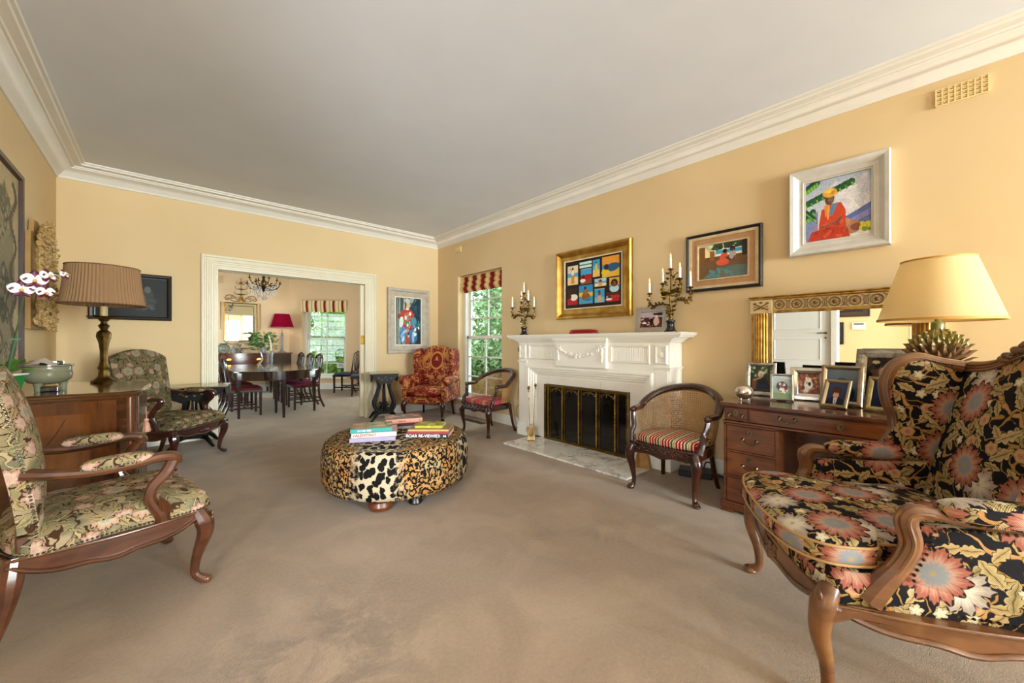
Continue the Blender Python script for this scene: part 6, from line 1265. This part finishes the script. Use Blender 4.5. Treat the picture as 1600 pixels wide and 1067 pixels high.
# ================= PLEATED LAMP =================
t=thing('pleated_lamp','tall gilt candlestick lamp with brown pleated shade standing on the walnut chest','lamp',(-.32,4.17,.9005))
gc_=metalm('old_gilt_candlestick','7d6232','4f3a1a',.4,s=14,bs=.4)
m=MB(); m.lathe([(0,0),(.065,0),(.068,.012),(.045,.03),(.03,.05),(.026,.09),(.034,.11),(.026,.125),(.020,.16),(.021,.24),(.028,.30),(.040,.345),(.036,.375),(.018,.395),(.024,.41),(.030,.425),(.018,.44),(.016,.455),(.026,.465),(.030,.475)],(0,0,0),24,lobes=8,la=.05); m.build('candlestick',gc_,t)
m=MB(); m.lathe([(.0,.475),(.05,.478),(.088,.488),(.092,.494),(.05,.486),(.0,.484)],(0,0,0),28); m.build('drip_pan',gc_,t)
m=MB(); m.lathe([(.0,.484),(.021,.484),(.021,.57),(.0,.57)],(0,0,0),16); m.build('candle_sleeve',plain('aged_wax','b5986a',.5),t)
m=MB(); NP=132; vs=[]; zz=[.578,.63,.70,.77,.862]; rr=[.228,.217,.208,.201,.194]
for r,z in zip(rr,zz):
    for i in range(NP): a=2*PI*i/NP; q=r*(1+.012*(1 if i%2 else -1)); vs.append((q*math.cos(a),q*math.sin(a),z))
m.add(vs,[(j*NP+i,j*NP+(i+1)%NP,(j+1)*NP+(i+1)%NP,(j+1)*NP+i) for j in range(4) for i in range(NP)]); m.build('pleated_shade',shade_mat('brown_silk','9c7a5a','8a6648',.15),t,smooth=0)
for r,z in ((.231,.580),(.196,.860)): m=MB(); m.tube([(r*math.cos(a),r*math.sin(a),z) for a in [2*PI*i/60 for i in range(60)]],.004,6,closed=True); m.build('shade_rim',plain('brown_binding','6a4a30',.7),t)
m=MB(); m.tube([(0,0,.57),(0,0,.80)],.004,6); m.tube([(-.19,0,.85),(0,0,.80),(.19,0,.85)],.002,5); m.build('shade_carrier',gc_,t)
# ================= CELADON BOWL, ORCHID, SMALL THINGS =================
cel=plain('celadon_glaze','7b7862',.12,c2='6b6953',s=6)
t=thing('celadon_bowl','wide grey-green celadon bowl on three stub feet on the walnut chest','bowl',(-.52,3.68,.9005))
m=MB(); m.lathe([(0,.045),(.055,.045),(.08,.055),(.098,.075),(.104,.10),(.100,.118),(.102,.124),(.099,.128),(.100,.150),(.108,.156),(.108,.162),(.096,.162),(.09,.15),(.092,.11),(.075,.07),(0,.06)],(0,0,0),40); m.build('bowl_body',cel,t,smooth=50)
for k in range(3): 
    m=MB(); a=-PI/2-.5+2*PI*k/3; m.lathe([(0,0),(.014,0),(.017,.008),(.016,.025),(.022,.052),(0,.056)],(.062*math.cos(a),.062*math.sin(a),0),12); m.build('foot',cel,t)
t=thing('glass_ashtray','small cut glass dish set inside the celadon bowl','dish',(-.505,3.695,.9615)); gl_=metalm('cut_glass_look','8fa0a0','3a4a4c',.12,s=60)
m=MB(); m.lathe([(0,0),(.035,0),(.05,.10),(.048,.122),(.043,.122),(.04,.1),(.03,.012),(0,.012)],(0,0,0),24,lobes=12,la=.03); m.build('dish',gl_,t)
t=thing('ornate_box','low iridescent box with a gilt rim under the celadon bowl','box',(-.50,3.62,.9005),R(-10))
m=MB(); m.b2(-.036,.036,-.02,.02,0,.028); m.build('box_body',metalm('iridescent_shell','8f9a98','5a4a60',.2,s=40),t,smooth=0,bevel=.004); m=MB(); m.b2(-.039,.039,-.023,.023,.028,.033); m.build('lid',metalm('gilt_rim','c9a860','a88a48',.3),t,smooth=0,bevel=.002)
gg=plain('green_enamel','1f7a38',.2,c2='1a6a30',s=4); wh=plain('white_china','e6e6e0',.2)
PX,PY=-.64,3.47
t=thing('orchid','white and purple orchid in a green and white pot with paper wrap','orchid',(PX,PY,.9005))
m=MB(); m.lathe([(0,.0),(.045,.0),(.05,.012),(.075,.118),(.066,.118),(.045,.02),(0,.02)],(0,0,0),4,rot=Matrix.Rotation(R(20),3,'Z')); po=m.build('pot',gg,t,bevel=.012,segs=3)
m=MB(); m.lathe([(.072,.112),(.084,.114),(.086,.125),(.072,.126)],(0,0,0),4,rot=Matrix.Rotation(R(20),3,'Z')); m.build('pot_rim',wh,t,bevel=.006)
m=MB(); m.lathe([(.045,.001),(.052,.002),(.054,.014),(.046,.015)],(0,0,0),4,rot=Matrix.Rotation(R(20),3,'Z')); m.build('pot_base',wh,t,bevel=.004)
m=MB(); m.lathe([(0,.11),(.06,.11)],(0,0,0),12); m.build('bark_mix',plain('bark_chips','4a3626',.9,bs=1),t)
olf=plain('orchid_leaf','3f6a1c',.35,c2='5a8428',s=8)
for a,L,up in ((2.6,.09,.05),(1.2,.13,.08),(-.2,.10,.03),(4.2,.11,.06),(3.7,.10,.09)):
    m=MB(); d=Vector((math.cos(a),math.sin(a),0)); sd=Vector((-d.y,d.x,0)); m.grid(lambda u,v:(Vector((0,0,.115))+d*L*v+Vector((0,0,up*math.sin(PI*v*.75)))+sd*(u-.5)*.06*math.sin(PI*min(.97,v*.85+.12))+Vector((0,0,abs(u-.5)*.02))),5,9); m.build('leaf',olf,t,smooth=60)
st=spline([(.0,.0,.11),(.02,-.01,.24),(.04,-.01,.37),(.055,-.01,.50),(.075,-.02,.60),(.115,-.02,.67),(.16,-.01,.70),(.21,-.02,.705)],6)
m=MB(); m.tube(st,.0035,6); m.tube([(0,0,.11),(.022,-.008,.28),(.045,0,.42)],.003,6); m.build('flower_stem',plain('stem_green','3a4a24',.5),t)
m=MB(); m.tube(spline([(.005,0,.14),(.018,0,.22),(.03,0,.30),(.034,.0,.34)],4),.006,6); m.b2(.012,.052,-.014,.012,.312,.322); m.build('stem_clip',plain('clip_green','2f5a4a',.4),t)
pw=plain('orchid_white','f0ecea',.4); pp=plain('orchid_purple','5a1436',.45); py=plain('orchid_yellow','d8a860',.5)
def flower(c,dirv,s):
    d=Vector(dirv).normalized(); q=d.to_track_quat('-Y','Z').to_matrix(); c=Vector(c)
    o=None; m=MB()
    def pet(m,a,L,W,off=0,z=0):
        def f(u,v):
            w=W*math.sin(PI*min(.985,v*.9+.07))**.7; x=(u-.5)*w; yy=L*v; p=Vector((x*math.cos(a)-yy*math.sin(a),-(.006*math.cos((u-.5)*3)+off)+.004*v,x*math.sin(a)+yy*math.cos(a))); return c+q@p
        m.grid(f,7,8)
    m=MB(); pet(m,R(80),s*.5,s*.56,.004); pet(m,R(-80),s*.5,s*.56,.004); fo=m.build('petals',pw,t,smooth=70,uv=False); 
    m=MB(); pet(m,0,s*.52,s*.40); pet(m,R(140),s*.50,s*.36); pet(m,R(-140),s*.50,s*.36); m.build('sepals',pp,fo,smooth=70,uv=False)
    m=MB()
    for x,z in ((-.30,.03),(.30,.03),(-.36,-.03),(.37,-.02)): m.ball(c+q@Vector((x*s,-.011,z*s)),s*.06,8,4,(1,.15,1),rot=q)
    m.build('petal_blotches',pp,fo).__setitem__('kind','stuff')
    m=MB(); m.ball(c+q@Vector((0,-.014,-.06*s)),s*.09,8,6); m.tube([c+q@Vector((0,-.012,-.05*s)),c+q@Vector((.05*s,-.025,-.12*s))],s*.035,6); m.tube([c+q@Vector((0,-.012,-.05*s)),c+q@Vector((-.05*s,-.025,-.12*s))],s*.035,6); m.build('lip',py,fo)
for c,dv,s in (((.059,-.026,.60),(.15,-1,0),.105),((.108,-.043,.656),(.25,-1,.0),.105),((.155,-.033,.685),(.8,-.7,.3),.085),((.142,-.02,.592),(.6,-.8,-.2),.085),((.215,-.03,.70),(.9,-.5,.3),.06)): flower(c,dv,s)
t=thing('wrapping_paper','crumpled pinkish white wrapping paper lying across the orchid pot and the celadon bowl','paper',(-.575,3.56,1.066)); 
rg=random.Random(12); m=MB(); m.grid(lambda u,v:(lerp(-.08,.11,u),lerp(-.05,.06,v),.002+.035*math.exp(-((u-.6)/.25)**2)*(.4+.6*v)+.006*math.sin(u*19+v*7)+.02*(u-.5)*(v-.5)),14,9); m.build('paper_sheet',plain('tissue_pink','cdb4a4',.7,c2='c9bcb8',s=9),t,smooth=30,recalc=False)
# ================= BLINDS =================
sred=striped_mat('striped_blind_dining',['8a1420','8a1420','d9b878','e8d6a8','e8d6a8','c9a060','e8d6a8','e8d6a8'],.0285); sred2=striped_mat('striped_blind_living',['8a1a20','8a1a20','6a1218','c9a060','e0c890','e0c890','c9a060'],.033)
def blind(label,loc,rz,W,H,mat,folds):
    t=thing('roman_blind',label,'blind',loc,rz)
    for k in range(folds):
        z1=-H*k/folds*.92; h=H/folds*(1.25 if folds>1 else 1)
        m=MB(); m.grid(lambda u,v:((u-.5)*W*(1-.004*k),-.012-.05*math.sin(PI*min(1,v*1.02)**.8)*(.6+.1*k)-.008*k-.004*math.sin(u*30+k*2)*v,z1-h*v+.010*math.sin(u*22+k)*v),33,9)
        m.grid(lambda u,v:((u-.5)*W*(1-.004*k),-.008*k-.004,z1-h*v),5,3); m.build('fold',mat,t,smooth=60,recalc=False)
    m=MB(); m.b2(-W/2,W/2,-.03,-.001,-.03,.0); m.build('headrail',plain('blind_rail','c9b080',.6),t,smooth=0)
    return t
p=Vector(bayp((BW0+BW1)/2,-.002,0)); ang=math.atan2(e.y,e.x)
blind('red and cream striped roman blind above the dining room window',(p.x,p.y,2.30),ang,1.16,.32,sred,1)
blind('bunched red and gold striped roman blind in the recess of the fireside window',(XR+.10,(WY0+WY1)/2,WZ1-.002),RZR,WY1-WY0-.02,.27,sred2,3)
# ================= DINING TABLE =================
dk=wood('dining_mahogany','2a1210','1a0a09','3a1a12',rough=.13,axis=1,coat=.6,s=2)
TX=1.43
t=thing('dining_table','dark polished mahogany dining table with rounded end and square tapering legs','table',(TX,6.87,0))
def endshape(r,y1,n=20,e_=0): return [((r)*math.cos(PI+PI*i/n)*1.0,.50+(-.50-e_)*math.sin(PI*i/n)*1.0 if True else 0) for i in range(n+1)]+[(r,y1),(-r,y1)]
m=MB(); m.prism(endshape(.625,2.55,24,.02),.725,.75); m.build('table_top',dk,t,smooth=40,bevel=.004)
m=MB(); m.prism(endshape(.585,2.5,24,-.02),.605,.725); m.build('frieze',dk,t,smooth=40)
for x,y in ((0,.06),(-.545,.42),(.545,.42),(.0,.62),(-.54,1.25),(.54,1.25),(-.54,2.42),(.54,2.42)):
    m=MB(); m.lathe([(.024,0),(.037,.60),(.040,.605),(.040,.72)],(x,y,0),4,rot=Matrix.Rotation(R(45),3,'Z')); m.build('leg',dk,t,smooth=0,bevel=.003)
seatred=plain('crimson_seat','7a1c1c',.75,c2='6a1616',s=9); seatpink=plain('magenta_seat','7a1440',.75,c2='64102f',s=9); seatblue=plain('slate_blue_seat','2c3a4c',.6,c2='243040',s=9)
cw=wood('chair_mahogany','3a1812','220d0a','4a2016',rough=.2,axis=2,coat=.5)
def dchair(label,loc,rz,sm,group=None):
    t=thing('dining_chair',label,'chair',loc,rz,group); 
    for s in (-1,1):
        m=MB(); m.lathe([(.022,0),(.028,.43)],(s*.22,-.20,0),4,rot=Matrix.Rotation(R(45),3,'Z')); m.build('leg',cw,t,smooth=0)
        m=MB(); m.tube(spline([(s*.18,.30,0),(s*.19,.22,.2),(s*.195,.20,.42),(s*.20,.215,.6),(s*.215,.25,.80),(s*.205,.265,.90),(s*.15,.27,.945)],5),sprad([.018,.02,.022,.018,.016,.015,.013],5),6); m.build('leg',cw,t)
        m=MB(); m.b2(s*.21-.008,s*.21+.008,-.20,.22,.12,.145); m.build('stretcher',cw,t,smooth=0)
    m=MB(); m.b2(-.21,.21,-.01,.01,.12,.145); m.build('stretcher',cw,t,smooth=0)
    m=MB(); m.b2(-.20,.20,.20,.22,.17,.195); m.build('stretcher',cw,t,smooth=0)
    m=MB(); m.prism([(-.25,-.23),(.25,-.23),(.21,.21),(-.21,.21)],.385,.43); m.build('seat_rail',cw,t,smooth=0,bevel=.003)
    m=MB(); m.pillow((0,-.005,.445),.51,.46,.075,12,.18); m.build('seat',sm,t)
    m=MB(); m.tube(spline([(-.205,.265,.90),(-.13,.272,.955),(-.06,.274,.955),(0,.275,.985),(.06,.274,.955),(.13,.272,.955),(.205,.265,.90)],5),.016,7,flat=1.3); m.b2(-.19,.19,.212,.228,.50,.53); m.build('top_rail',cw,t)
    for x in (-.10,-.035,.035,.10):
        m=MB(); m.tube(spline([(x*.55,.222,.52),(x*1.15,.235,.66),(x*1.3,.25,.80),(x*.7,.268,.93)],5),sprad([.009,.011,.010,.008],5),6); m.build('splat_bar',cw,t)
    return t
dchair('dining chair with crimson seat on the left of the table, nearest the doorway',(1.0,7.66,0),R(90),seatred)
c0=bpy.data.objects['dining_chair']
dup(c0,(.98,8.38,0),R(90),'dining chair with crimson seat on the left of the table, second from the doorway')
dup(c0,(.98,9.1,0),R(90),'dining chair with crimson seat on the left of the table, furthest from the doorway')
dchair('dining chair with magenta seat on the right of the table, nearest the doorway',(1.93,7.78,0),R(-90),seatpink)
c1_=bpy.data.objects['dining_chair.003']
dup(c1_,(1.95,8.46,0),R(-90),'dining chair with magenta seat on the right of the table, middle of three')
dup(c1_,(1.95,9.14,0),R(-90),'dining chair with magenta seat on the right of the table, nearest the sideboard')
dchair('dining chair with slate blue seat standing against the wall beside the dining window',(3.30,9.52,0),R(-131),seatblue)
dup(bpy.data.objects['dining_chair.006'],(3.36,8.72,0),R(-112),'dining chair with slate blue seat partly hidden by the sliding door edge')
# ================= SIDEBOARD =================
sb=wood('sideboard_mahogany','571f14','36110b','6f2e1a',rough=.16,axis=0,coat=.6,s=2)
t=thing('sideboard','long bow-fronted mahogany sideboard against the dining room back wall','sideboard',(1.38,11.03,0))
def bow(x): return -.50-.075*max(0,math.cos(x/.62*PI/2)) if abs(x)<.62 else -.50
xs_=[-.975+1.95*i/40 for i in range(41)]
m=MB(); m.prism([(x,bow(x)-.018) for x in xs_]+[(.975,0),(-.975,0)],.925,.955); m.build('top',sb,t,smooth=30,bevel=.003)
m=MB(); m.prism([(x,bow(x)) for x in xs_[10:31]]+[(.49,-.02),(-.49,-.02)],.50,.925); m.build('centre_body',sb,t,smooth=30)
for s in (-1,1):
    m=MB(); m.b2(s*.50,s*.955,-.50,-.02,.12,.925); m.build('pedestal',dk,t,smooth=0,bevel=.003)
    m=MB(); m.b2(s*.53,s*.925,-.508,-.50,.68,.90); m.build('drawer',dk,t,smooth=0,bevel=.003); m=MB(); m.b2(s*.53,s*.925,-.508,-.50,.16,.66); m.build('door',dk,t,smooth=0,bevel=.003)
    for x in (s*.53,s*.92):
        for y in (-.46,-.06): m=MB(); m.lathe([(.02,0),(.03,.12)],(x,y,0),4,rot=Matrix.Rotation(R(45),3,'Z')); m.build('leg',dk,t,smooth=0)
for z0,z1 in ((.72,.905),(.52,.70)):
    m=MB(); P=[(x,bow(x)) for x in xs_[11:30]]; m.prism([(a,b_-.006) for a,b_ in P]+[(a,b_+.01) for a,b_ in P[::-1]],z0,z1); o=m.build('drawer',sb,t,smooth=30)
    for x in (-.28,.28):
        m=MB(); y=bow(x)-.012; m.tube([(x-.05,y,(z0+z1)/2),(x-.04,y-.015,(z0+z1)/2-.02),(x+.04,y-.015,(z0+z1)/2-.02),(x+.05,y,(z0+z1)/2)],.005,6); m.lathe([(.05,0),(.045,.004),(0,.005)],(x,y+.006,(z0+z1)/2),14,rot=Matrix.Rotation(R(90),3,'X'),sy=.6); m.build('handle',br,o)
SZ=.9555
# things on it
cryst=plain('crystal_clear','cfd4d6',.06,c2='8f979c',s=40); b_=cryst.node_tree.nodes['Principled BSDF']; b_.inputs['Transmission Weight'].default_value=.55
t=thing('crystal_lamp','crystal column lamp with a pleated crimson shade on the right end of the sideboard','lamp',(2.19,10.78,SZ))
m=MB(); m.b2(-.075,.075,-.075,.075,0,.02); m.lathe([(.06,.02),(.03,.06),(.034,.07),(.026,.10),(.03,.12),(.028,.40),(.034,.42),(.022,.45),(.03,.47),(.012,.50),(.010,.58)],(0,0,0),10); m.build('crystal_column',cryst,t,smooth=0)
m=MB(); m.tube([(0,0,.55),(0,0,.75)],.006,6); m.build('lamp_stem',silv,t)
NP=64; m=MB(); vs=[]
for r,z in ((.25,.61),(.155,.95)):
    for i in range(NP): a=2*PI*i/NP; q=r*(1+.02*(1 if i%2 else -1)); vs.append((q*math.cos(a),q*math.sin(a),z))
m.add(vs,[(i,(i+1)%NP,NP+(i+1)%NP,NP+i) for i in range(NP)]); m.build('pleated_shade',shade_mat('crimson_silk','86102f','9a1434',.25),t,smooth=0)
pkr=plain('pink_braid','d88a9a',.6)
for r,z in ((.253,.612),(.158,.948)):
    m=MB(); m.tube([(r*math.cos(a),r*math.sin(a),z) for a in [2*PI*i/48 for i in range(48)]],.006,6,closed=True); m.build('shade_braid',pkr,t)
point('sideboard_lamp_light',(2.19,10.78,SZ+.75),1.2,(1,.75,.5),.03)
t=thing('leafy_arrangement','vase of dark green leaves in the middle of the sideboard','plant',(1.79,10.72,SZ))
m=MB(); m.lathe([(0,0),(.045,0),(.06,.05),(.05,.11),(.035,.14),(.045,.16),(.04,.16),(.03,.14),(0,.13)],(0,0,0),16); m.build('vase',cryst,t)
gl1=plain('vase_leaf','2f5a2a',.45,c2='4f7f35',s=8); rg=random.Random(21); m=MB()
for i in range(150):
    a=rg.uniform(0,2*PI); L=rg.uniform(.08,.31)*(1.1 if math.cos(a)<0 else .95); zt=rg.uniform(-.08,.34); p=Vector((L*math.cos(a),L*.5*math.sin(a)-.03,.14+zt)); d=Vector((math.cos(a),math.sin(a)*.5,rg.uniform(-.8,.7))).normalized(); u=d.cross(Vector((rg.gauss(0,1),rg.gauss(0,1),rg.gauss(0,1)))).normalized(); s=rg.uniform(.035,.075)
    m.add([p-d*s,p+u*s*.38,p+d*s,p-u*s*.38],[(0,1,2,3)])
stuff(m.build('leaves',gl1,t,smooth=0,uv=False,recalc=False))
m=MB()
for i in range(14): a=2*PI*i/14; m.tube([(0,0,.13),(.12*math.cos(a),.07*math.sin(a),.28+.04*(i%3)),(.26*math.cos(a),.12*math.sin(a),.30+.06*(i%2))],.003,4)
stuff(m.build('stems',gl1,t))
t=thing('silver_centrepiece','ornate silver centrepiece on the sideboard under the gilt mirror','centrepiece',(1.31,10.70,SZ)); m=MB(); rg=random.Random(5)
m.lathe([(0,0),(.08,0),(.07,.015),(.03,.03),(.02,.06),(.03,.08),(.09,.10),(.085,.095),(.02,.085)],(0,0,0),16)
for k in range(4):
    a=2*PI*k/4+.4; m.tube(spline([(0,0,.08),(.06*math.cos(a),.06*math.sin(a),.06),(.12*math.cos(a),.12*math.sin(a),.10)],4),.006,6); m.lathe([(.0,.10),(.035,.105),(.04,.12)],(.12*math.cos(a),.12*math.sin(a),0),10)
for i in range(40): a=rg.uniform(0,6.28); m.ball((.13*rg.random()*math.cos(a),.13*rg.random()*math.sin(a),rg.uniform(.02,.20)),rg.uniform(.006,.014),6,4)
m.lathe([(.01,.08),(.015,.14),(.04,.17),(.045,.20)],(0,0,0),12); m.build('silver_body',silv,t)
t=thing('glass_jar','round greenish clear glass jar at the left end of the sideboard','jar',(1.02,10.70,SZ)); 
m=MB(); m.lathe([(0,0),(.07,0),(.12,.06),(.125,.12),(.10,.18),(.06,.21),(.07,.225)],(0,0,0),20); gj=plain('green_glass','a8b8b0',.05); gj.node_tree.nodes['Principled BSDF'].inputs['Transmission Weight'].default_value=.8; m.build('jar_body',gj,t)
t=thing('glass_decanter','small pear-shaped clear decanter beside the round glass jar on the sideboard','decanter',(1.19,10.60,SZ)); m=MB(); m.lathe([(0,0),(.055,0),(.065,.04),(.045,.09),(.018,.12),(.015,.145),(.02,.15)],(0,0,0),16); m.lathe([(0,.15),(.014,.16),(.010,.175),(0,.18)],(0,0,0),10); m.build('decanter_body',cryst,t)
# gilt mirror with mirrored border
t=thing('dining_mirror','rectangular gilt mirror with scrolled crest and husk pendants above the sideboard','mirror',(1.385,DCY-.002,1.23))
gl2=metalm('dining_gilt','b08038','7a5424',.38,s=25,bs=.4)
m=MB(); m.frame(-.325,.325,0,.91,[(0,0),(0,.03),(.012,.036),(.02,.02)]); m.build('outer_frame',gl2,t,smooth=0)
m=MB(); m.frame(-.255,.255,.07,.84,[(0,0),(0,.03),(.008,.034),(.014,.01)]); m.build('inner_frame',gl2,t,smooth=0)
m=MB(); m.b2(-.31,.31,-.016,-.01,.015,.895); m.build('mirror_plate',mm,t,smooth=0)
m=MB()
for x0,x1,z0,z1 in ((-.31,-.255,.45,.456),(.255,.31,.45,.456)): m.b2(x0,x1,-.02,-.016,z0,z1)
m.build('border_joints',gl2,t,smooth=0).__setitem__('kind','stuff')
m=MB()
m.lathe([(.0,.0),(.035,.0),(.045,.06),(.03,.13),(0,.14)],(0,-.02,.93),14,sy=.4); m.build('crest_medallion',gl2,t)
for s in (-1,1):
    m=MB(); m.tube(spline([(s*.05,-.02,.93),(s*.10,-.02,1.02),(s*.18,-.02,1.08),(s*.27,-.02,1.07),(s*.31,-.02,.99),(s*.25,-.02,.97),(s*.23,-.02,1.02)],6),.008,6); m.tube(spline([(s*.06,-.02,.95),(s*.13,-.02,.94),(s*.2,-.02,.97),(s*.17,-.02,1.02),(s*.13,-.02,1.0)],5),.007,6)
    for k in range(5): m.ball((s*(.1+.045*k),-.02,1.03+.03*math.sin(k*1.4)),.014,6,4,(1.3,.5,.7))
    m.build('crest_scroll',gl2,t)
    m=MB(); X=s*.385; m.tube([(s*.33,-.015,.90),(X,-.015,.93),(X,-.015,.3)],.004,5)
    for k in range(15): m.ball((X,-.015,.88-.042*k),.014-.0004*k,6,4,(1,.5,1.3))
    m.build('husk_pendant',gl2,t)
m=MB(); m.tube([(0,-.02,1.06),(0,-.02,1.5)],.006,6); m.lathe([(.01,0),(.10,.02),(.09,.03),(.01,.03)],(0,-.02,1.09),12,sy=.4); m.lathe([(.01,0),(.07,.02),(.01,.03)],(0,-.02,1.22),12,sy=.4); m.lathe([(.01,0),(.04,.03),(.01,.05)],(0,-.02,1.36),12,sy=.4)
for s in (-1,1):
    for z,w in ((1.24,.12),(1.36,.09),(1.12,.13)): m.tube(spline([(0,-.02,z),(s*w*.7,-.02,z-.01),(s*w,-.02,z+.04),(s*w*.7,-.02,z+.07)],4),.004,5)
m.build('crest_finial',gl2,t)
m=MB(); m.tube(spline([(-.31,-.02,-.01),(-.2,-.02,-.07),(-.05,-.02,-.04),(0,-.02,-.02),(.05,-.02,-.04),(.2,-.02,-.07),(.31,-.02,-.01)],5),.007,6); m.build('base_scroll',gl2,t)
# chandelier
t=thing('chandelier','small brass chandelier hung with crystal drops over the dining table','chandelier',(1.34,8.02,0)); dbz=metalm('dark_bronze_ch','6a4a22','3a2812',.4,s=20)
m=MB(); m.tube([(0,0,2.40),(0,0,3.05)],.006,6); m.lathe([(.0,3.02),(.05,3.03),(.055,3.05)],(0,0,0),14); m.build('hanging_rod',dbz,t)
m=MB(); m.lathe([(.0,2.10),(.02,2.12),(.05,2.17),(.03,2.22),(.045,2.28),(.02,2.33),(.03,2.37),(0,2.41)],(0,0,0),14); m.build('central_stem',dbz,t)
crd=plain('crystal_drops','e6e2dc',.05,c2='b8aca4',s=60); crd.node_tree.nodes['Principled BSDF'].inputs['Transmission Weight'].default_value=.4
for k in range(8):
    a=2*PI*k/8+.2; c,s=math.cos(a),math.sin(a); r=.27 if k%2 else .22; z=2.24 if k%2 else 2.32
    m=MB(); m.tube(spline([(0,0,2.2),(c*r*.5,s*r*.5,z-.10),(c*r*.85,s*r*.85,z-.06),(c*r,s*r,z)],5),.007,6); m.lathe([(0,0),(.03,.01),(.028,.016),(.009,.018),(.009,.06),(0,.06)],(c*r,s*r,z),8)
    for q in range(3): m.ball((c*r*(.4+.2*q),s*r*(.4+.2*q),z-.08+.03*(q%2)),.018,6,4,(1,1,.6))
    m.build('arm',dbz,t)
m=MB(); rg=random.Random(6)
for i in range(170):
    a=rg.uniform(0,6.28); r=rg.uniform(.03,.27); z=2.20-rg.uniform(.0,.20)*(1.15-r/.3)-.03+ (.1 if r>.2 else 0)*rg.random(); x,y=r*math.cos(a),r*math.sin(a); s=rg.uniform(.007,.012)
    m.add([(x,y,z+s*2),(x+s,y,z),(x,y+s,z),(x-s,y,z),(x,y-s,z),(x,y,z-s*2.4)],[(0,1,2),(0,2,3),(0,3,4),(0,4,1),(5,2,1),(5,3,2),(5,4,3),(5,1,4)])
stuff(m.build('crystal_drops',crd,t,smooth=0,uv=False,recalc=False))
m=MB(); m.ball((0,0,1.985),.032,12,8); m.tube([(0,0,2.02),(0,0,2.1)],.004,5); m.build('crystal_ball',crd,t)
# on the dining table
t=thing('candlestick','square cut crystal candlestick with a tall cream candle on the dining table','candlestick',(1.31,7.20,.7505)); cwx=plain('cream_candle','e6dcc0',.5)
m=MB(); m.prism([(-.085,-.06),(.085,-.06),(.085,.06),(-.085,.06)],0,.05); m.lathe([(.085,.05),(.04,.085),(.018,.10),(.018,.12)],(0,0,0),4,rot=Matrix.Rotation(R(45),3,'Z')); m.lathe([(.018,.12),(.021,.16),(.016,.20),(.021,.24),(.017,.29),(.022,.31)],(0,0,0),12); m.build('holder',cryst,t,smooth=0)
m=MB(); m.tube([(0,0,.30),(-.012,0,.45),(-.035,0,.57)],[.013,.012,.008],10); m.tube([(-.035,0,.57),(-.036,0,.585)],.0015,4); m.build('candle',cwx,t)
t=thing('glass_swan','tall curved clear glass ornament beside the candlestick on the dining table','ornament',(1.20,7.42,.7505)); m=MB(); m.lathe([(0,0),(.045,0),(.05,.015),(.03,.05),(.012,.07)],(0,0,0),14); m.tube(spline([(.0,0,.06),(-.03,0,.09),(.02,0,.16),(.01,0,.24),(-.005,0,.29)],5),sprad([.014,.016,.012,.009,.006],5),8); m.build('ornament_body',cryst,t)
t=thing('window_notice','small white notice fixed to the lower right pane of the dining room window','sign'); q0=bayp(BW1-.20,.125,.62); t.location=q0; t.rotation_euler=(0,0,ang)
m=MB(); m.b2(-.09,.09,-.003,0,-.08,.08); m.build('notice_card',plain('notice_white','e0e0dc',.6),t,smooth=0)
m=MB(); m.b2(-.08,.08,-.004,-.003,.045,.068); m.b2(-.06,.065,-.004,-.003,-.04,-.02); m.b2(-.065,.05,-.004,-.003,0,.014); m.build('notice_lines',plain('notice_print','5a4a4a',.6),t,smooth=0).__setitem__('kind','stuff')
# ================= HALL PICTURES (seen in the mirror) =================
def hallpic(label,y,z,W,H,cvs,fc):
    picture('hall_picture',label,(-3.498,y,z),R(90),W,H,[(0,0),(0,.02),(.008,.025),(.03,.02),(.035,.01),(.035,0)],plain('hallframe_'+fc,fc,.4),cvs,.035,cat='picture')
a=Canvas(60,40,'4a4038'); a.rect(.12,.2,.88,.85,'2f2a26'); a.spots(30,.05,['d8d4cc','a8a098','e8e4dc'],2,.2,.3,.8,.7); hallpic('dark group photograph in a brown frame on the hall wall, mirrored above the desk',1.15,2.0,.75,.5,a,'3a2416')
a=Canvas(40,40,'3a3e40'); a.rect(.15,.15,.85,.85,'2f3436'); hallpic('small square dark framed print on the hall wall below the group photograph',1.42,1.40,.46,.48,a,'1c1614')
t=thing('hall_keypad','small white keypad on the hall wall beside the square dark print','keypad',(-3.499,.95,1.55),R(90)); m=MB(); m.b2(-.11,.11,-.03,0,-.08,.08); m.build('keypad_body',wh,t,bevel=.008); m=MB(); m.b2(-.08,.08,-.034,-.03,.02,.06); m.build('keypad_screen',plain('lcd_grey','6a7a80',.3),t,smooth=0)
m=MB(); m.b2(-3.5,-3.47,-.7,.2,0,2.05); struct(m.build('door_3',plain('door_white','e6e4e0',.4),smooth=0,bevel=.004))
point('hall_fill_light',(-3.0,2.5,2.2),9,(1,.92,.78),.15)  # added fill without a fixture, brightens the hall wall
# ================= GROUPS OF LIKE THINGS =================
for pre,g in (('dining_chair','mahogany dining chairs with pierced splats'),('book','coffee table books stacked on the ottoman'),('candelabrum','pair of gilt bronze candelabra on the mantel'),('cane_tub_chair','pair of cane tub chairs'),('open_armchair','tapestry open armchairs'),('lyre_table','black lyre-based side tables'),('roman_blind','red striped roman blinds'),('wall_vent','pierced wall vents'),('hall_picture','pictures on the hall wall')):
    for o in bpy.data.objects:
        if o.parent is None and o.get('category') and o.name.split('.')[0]==pre: o['group']=g
for o in bpy.data.objects:
    if o.parent is None and o.name.split('.')[0]=='photo_frame' and 'mantel' not in o['label']: o['group']='framed photographs on the desk'
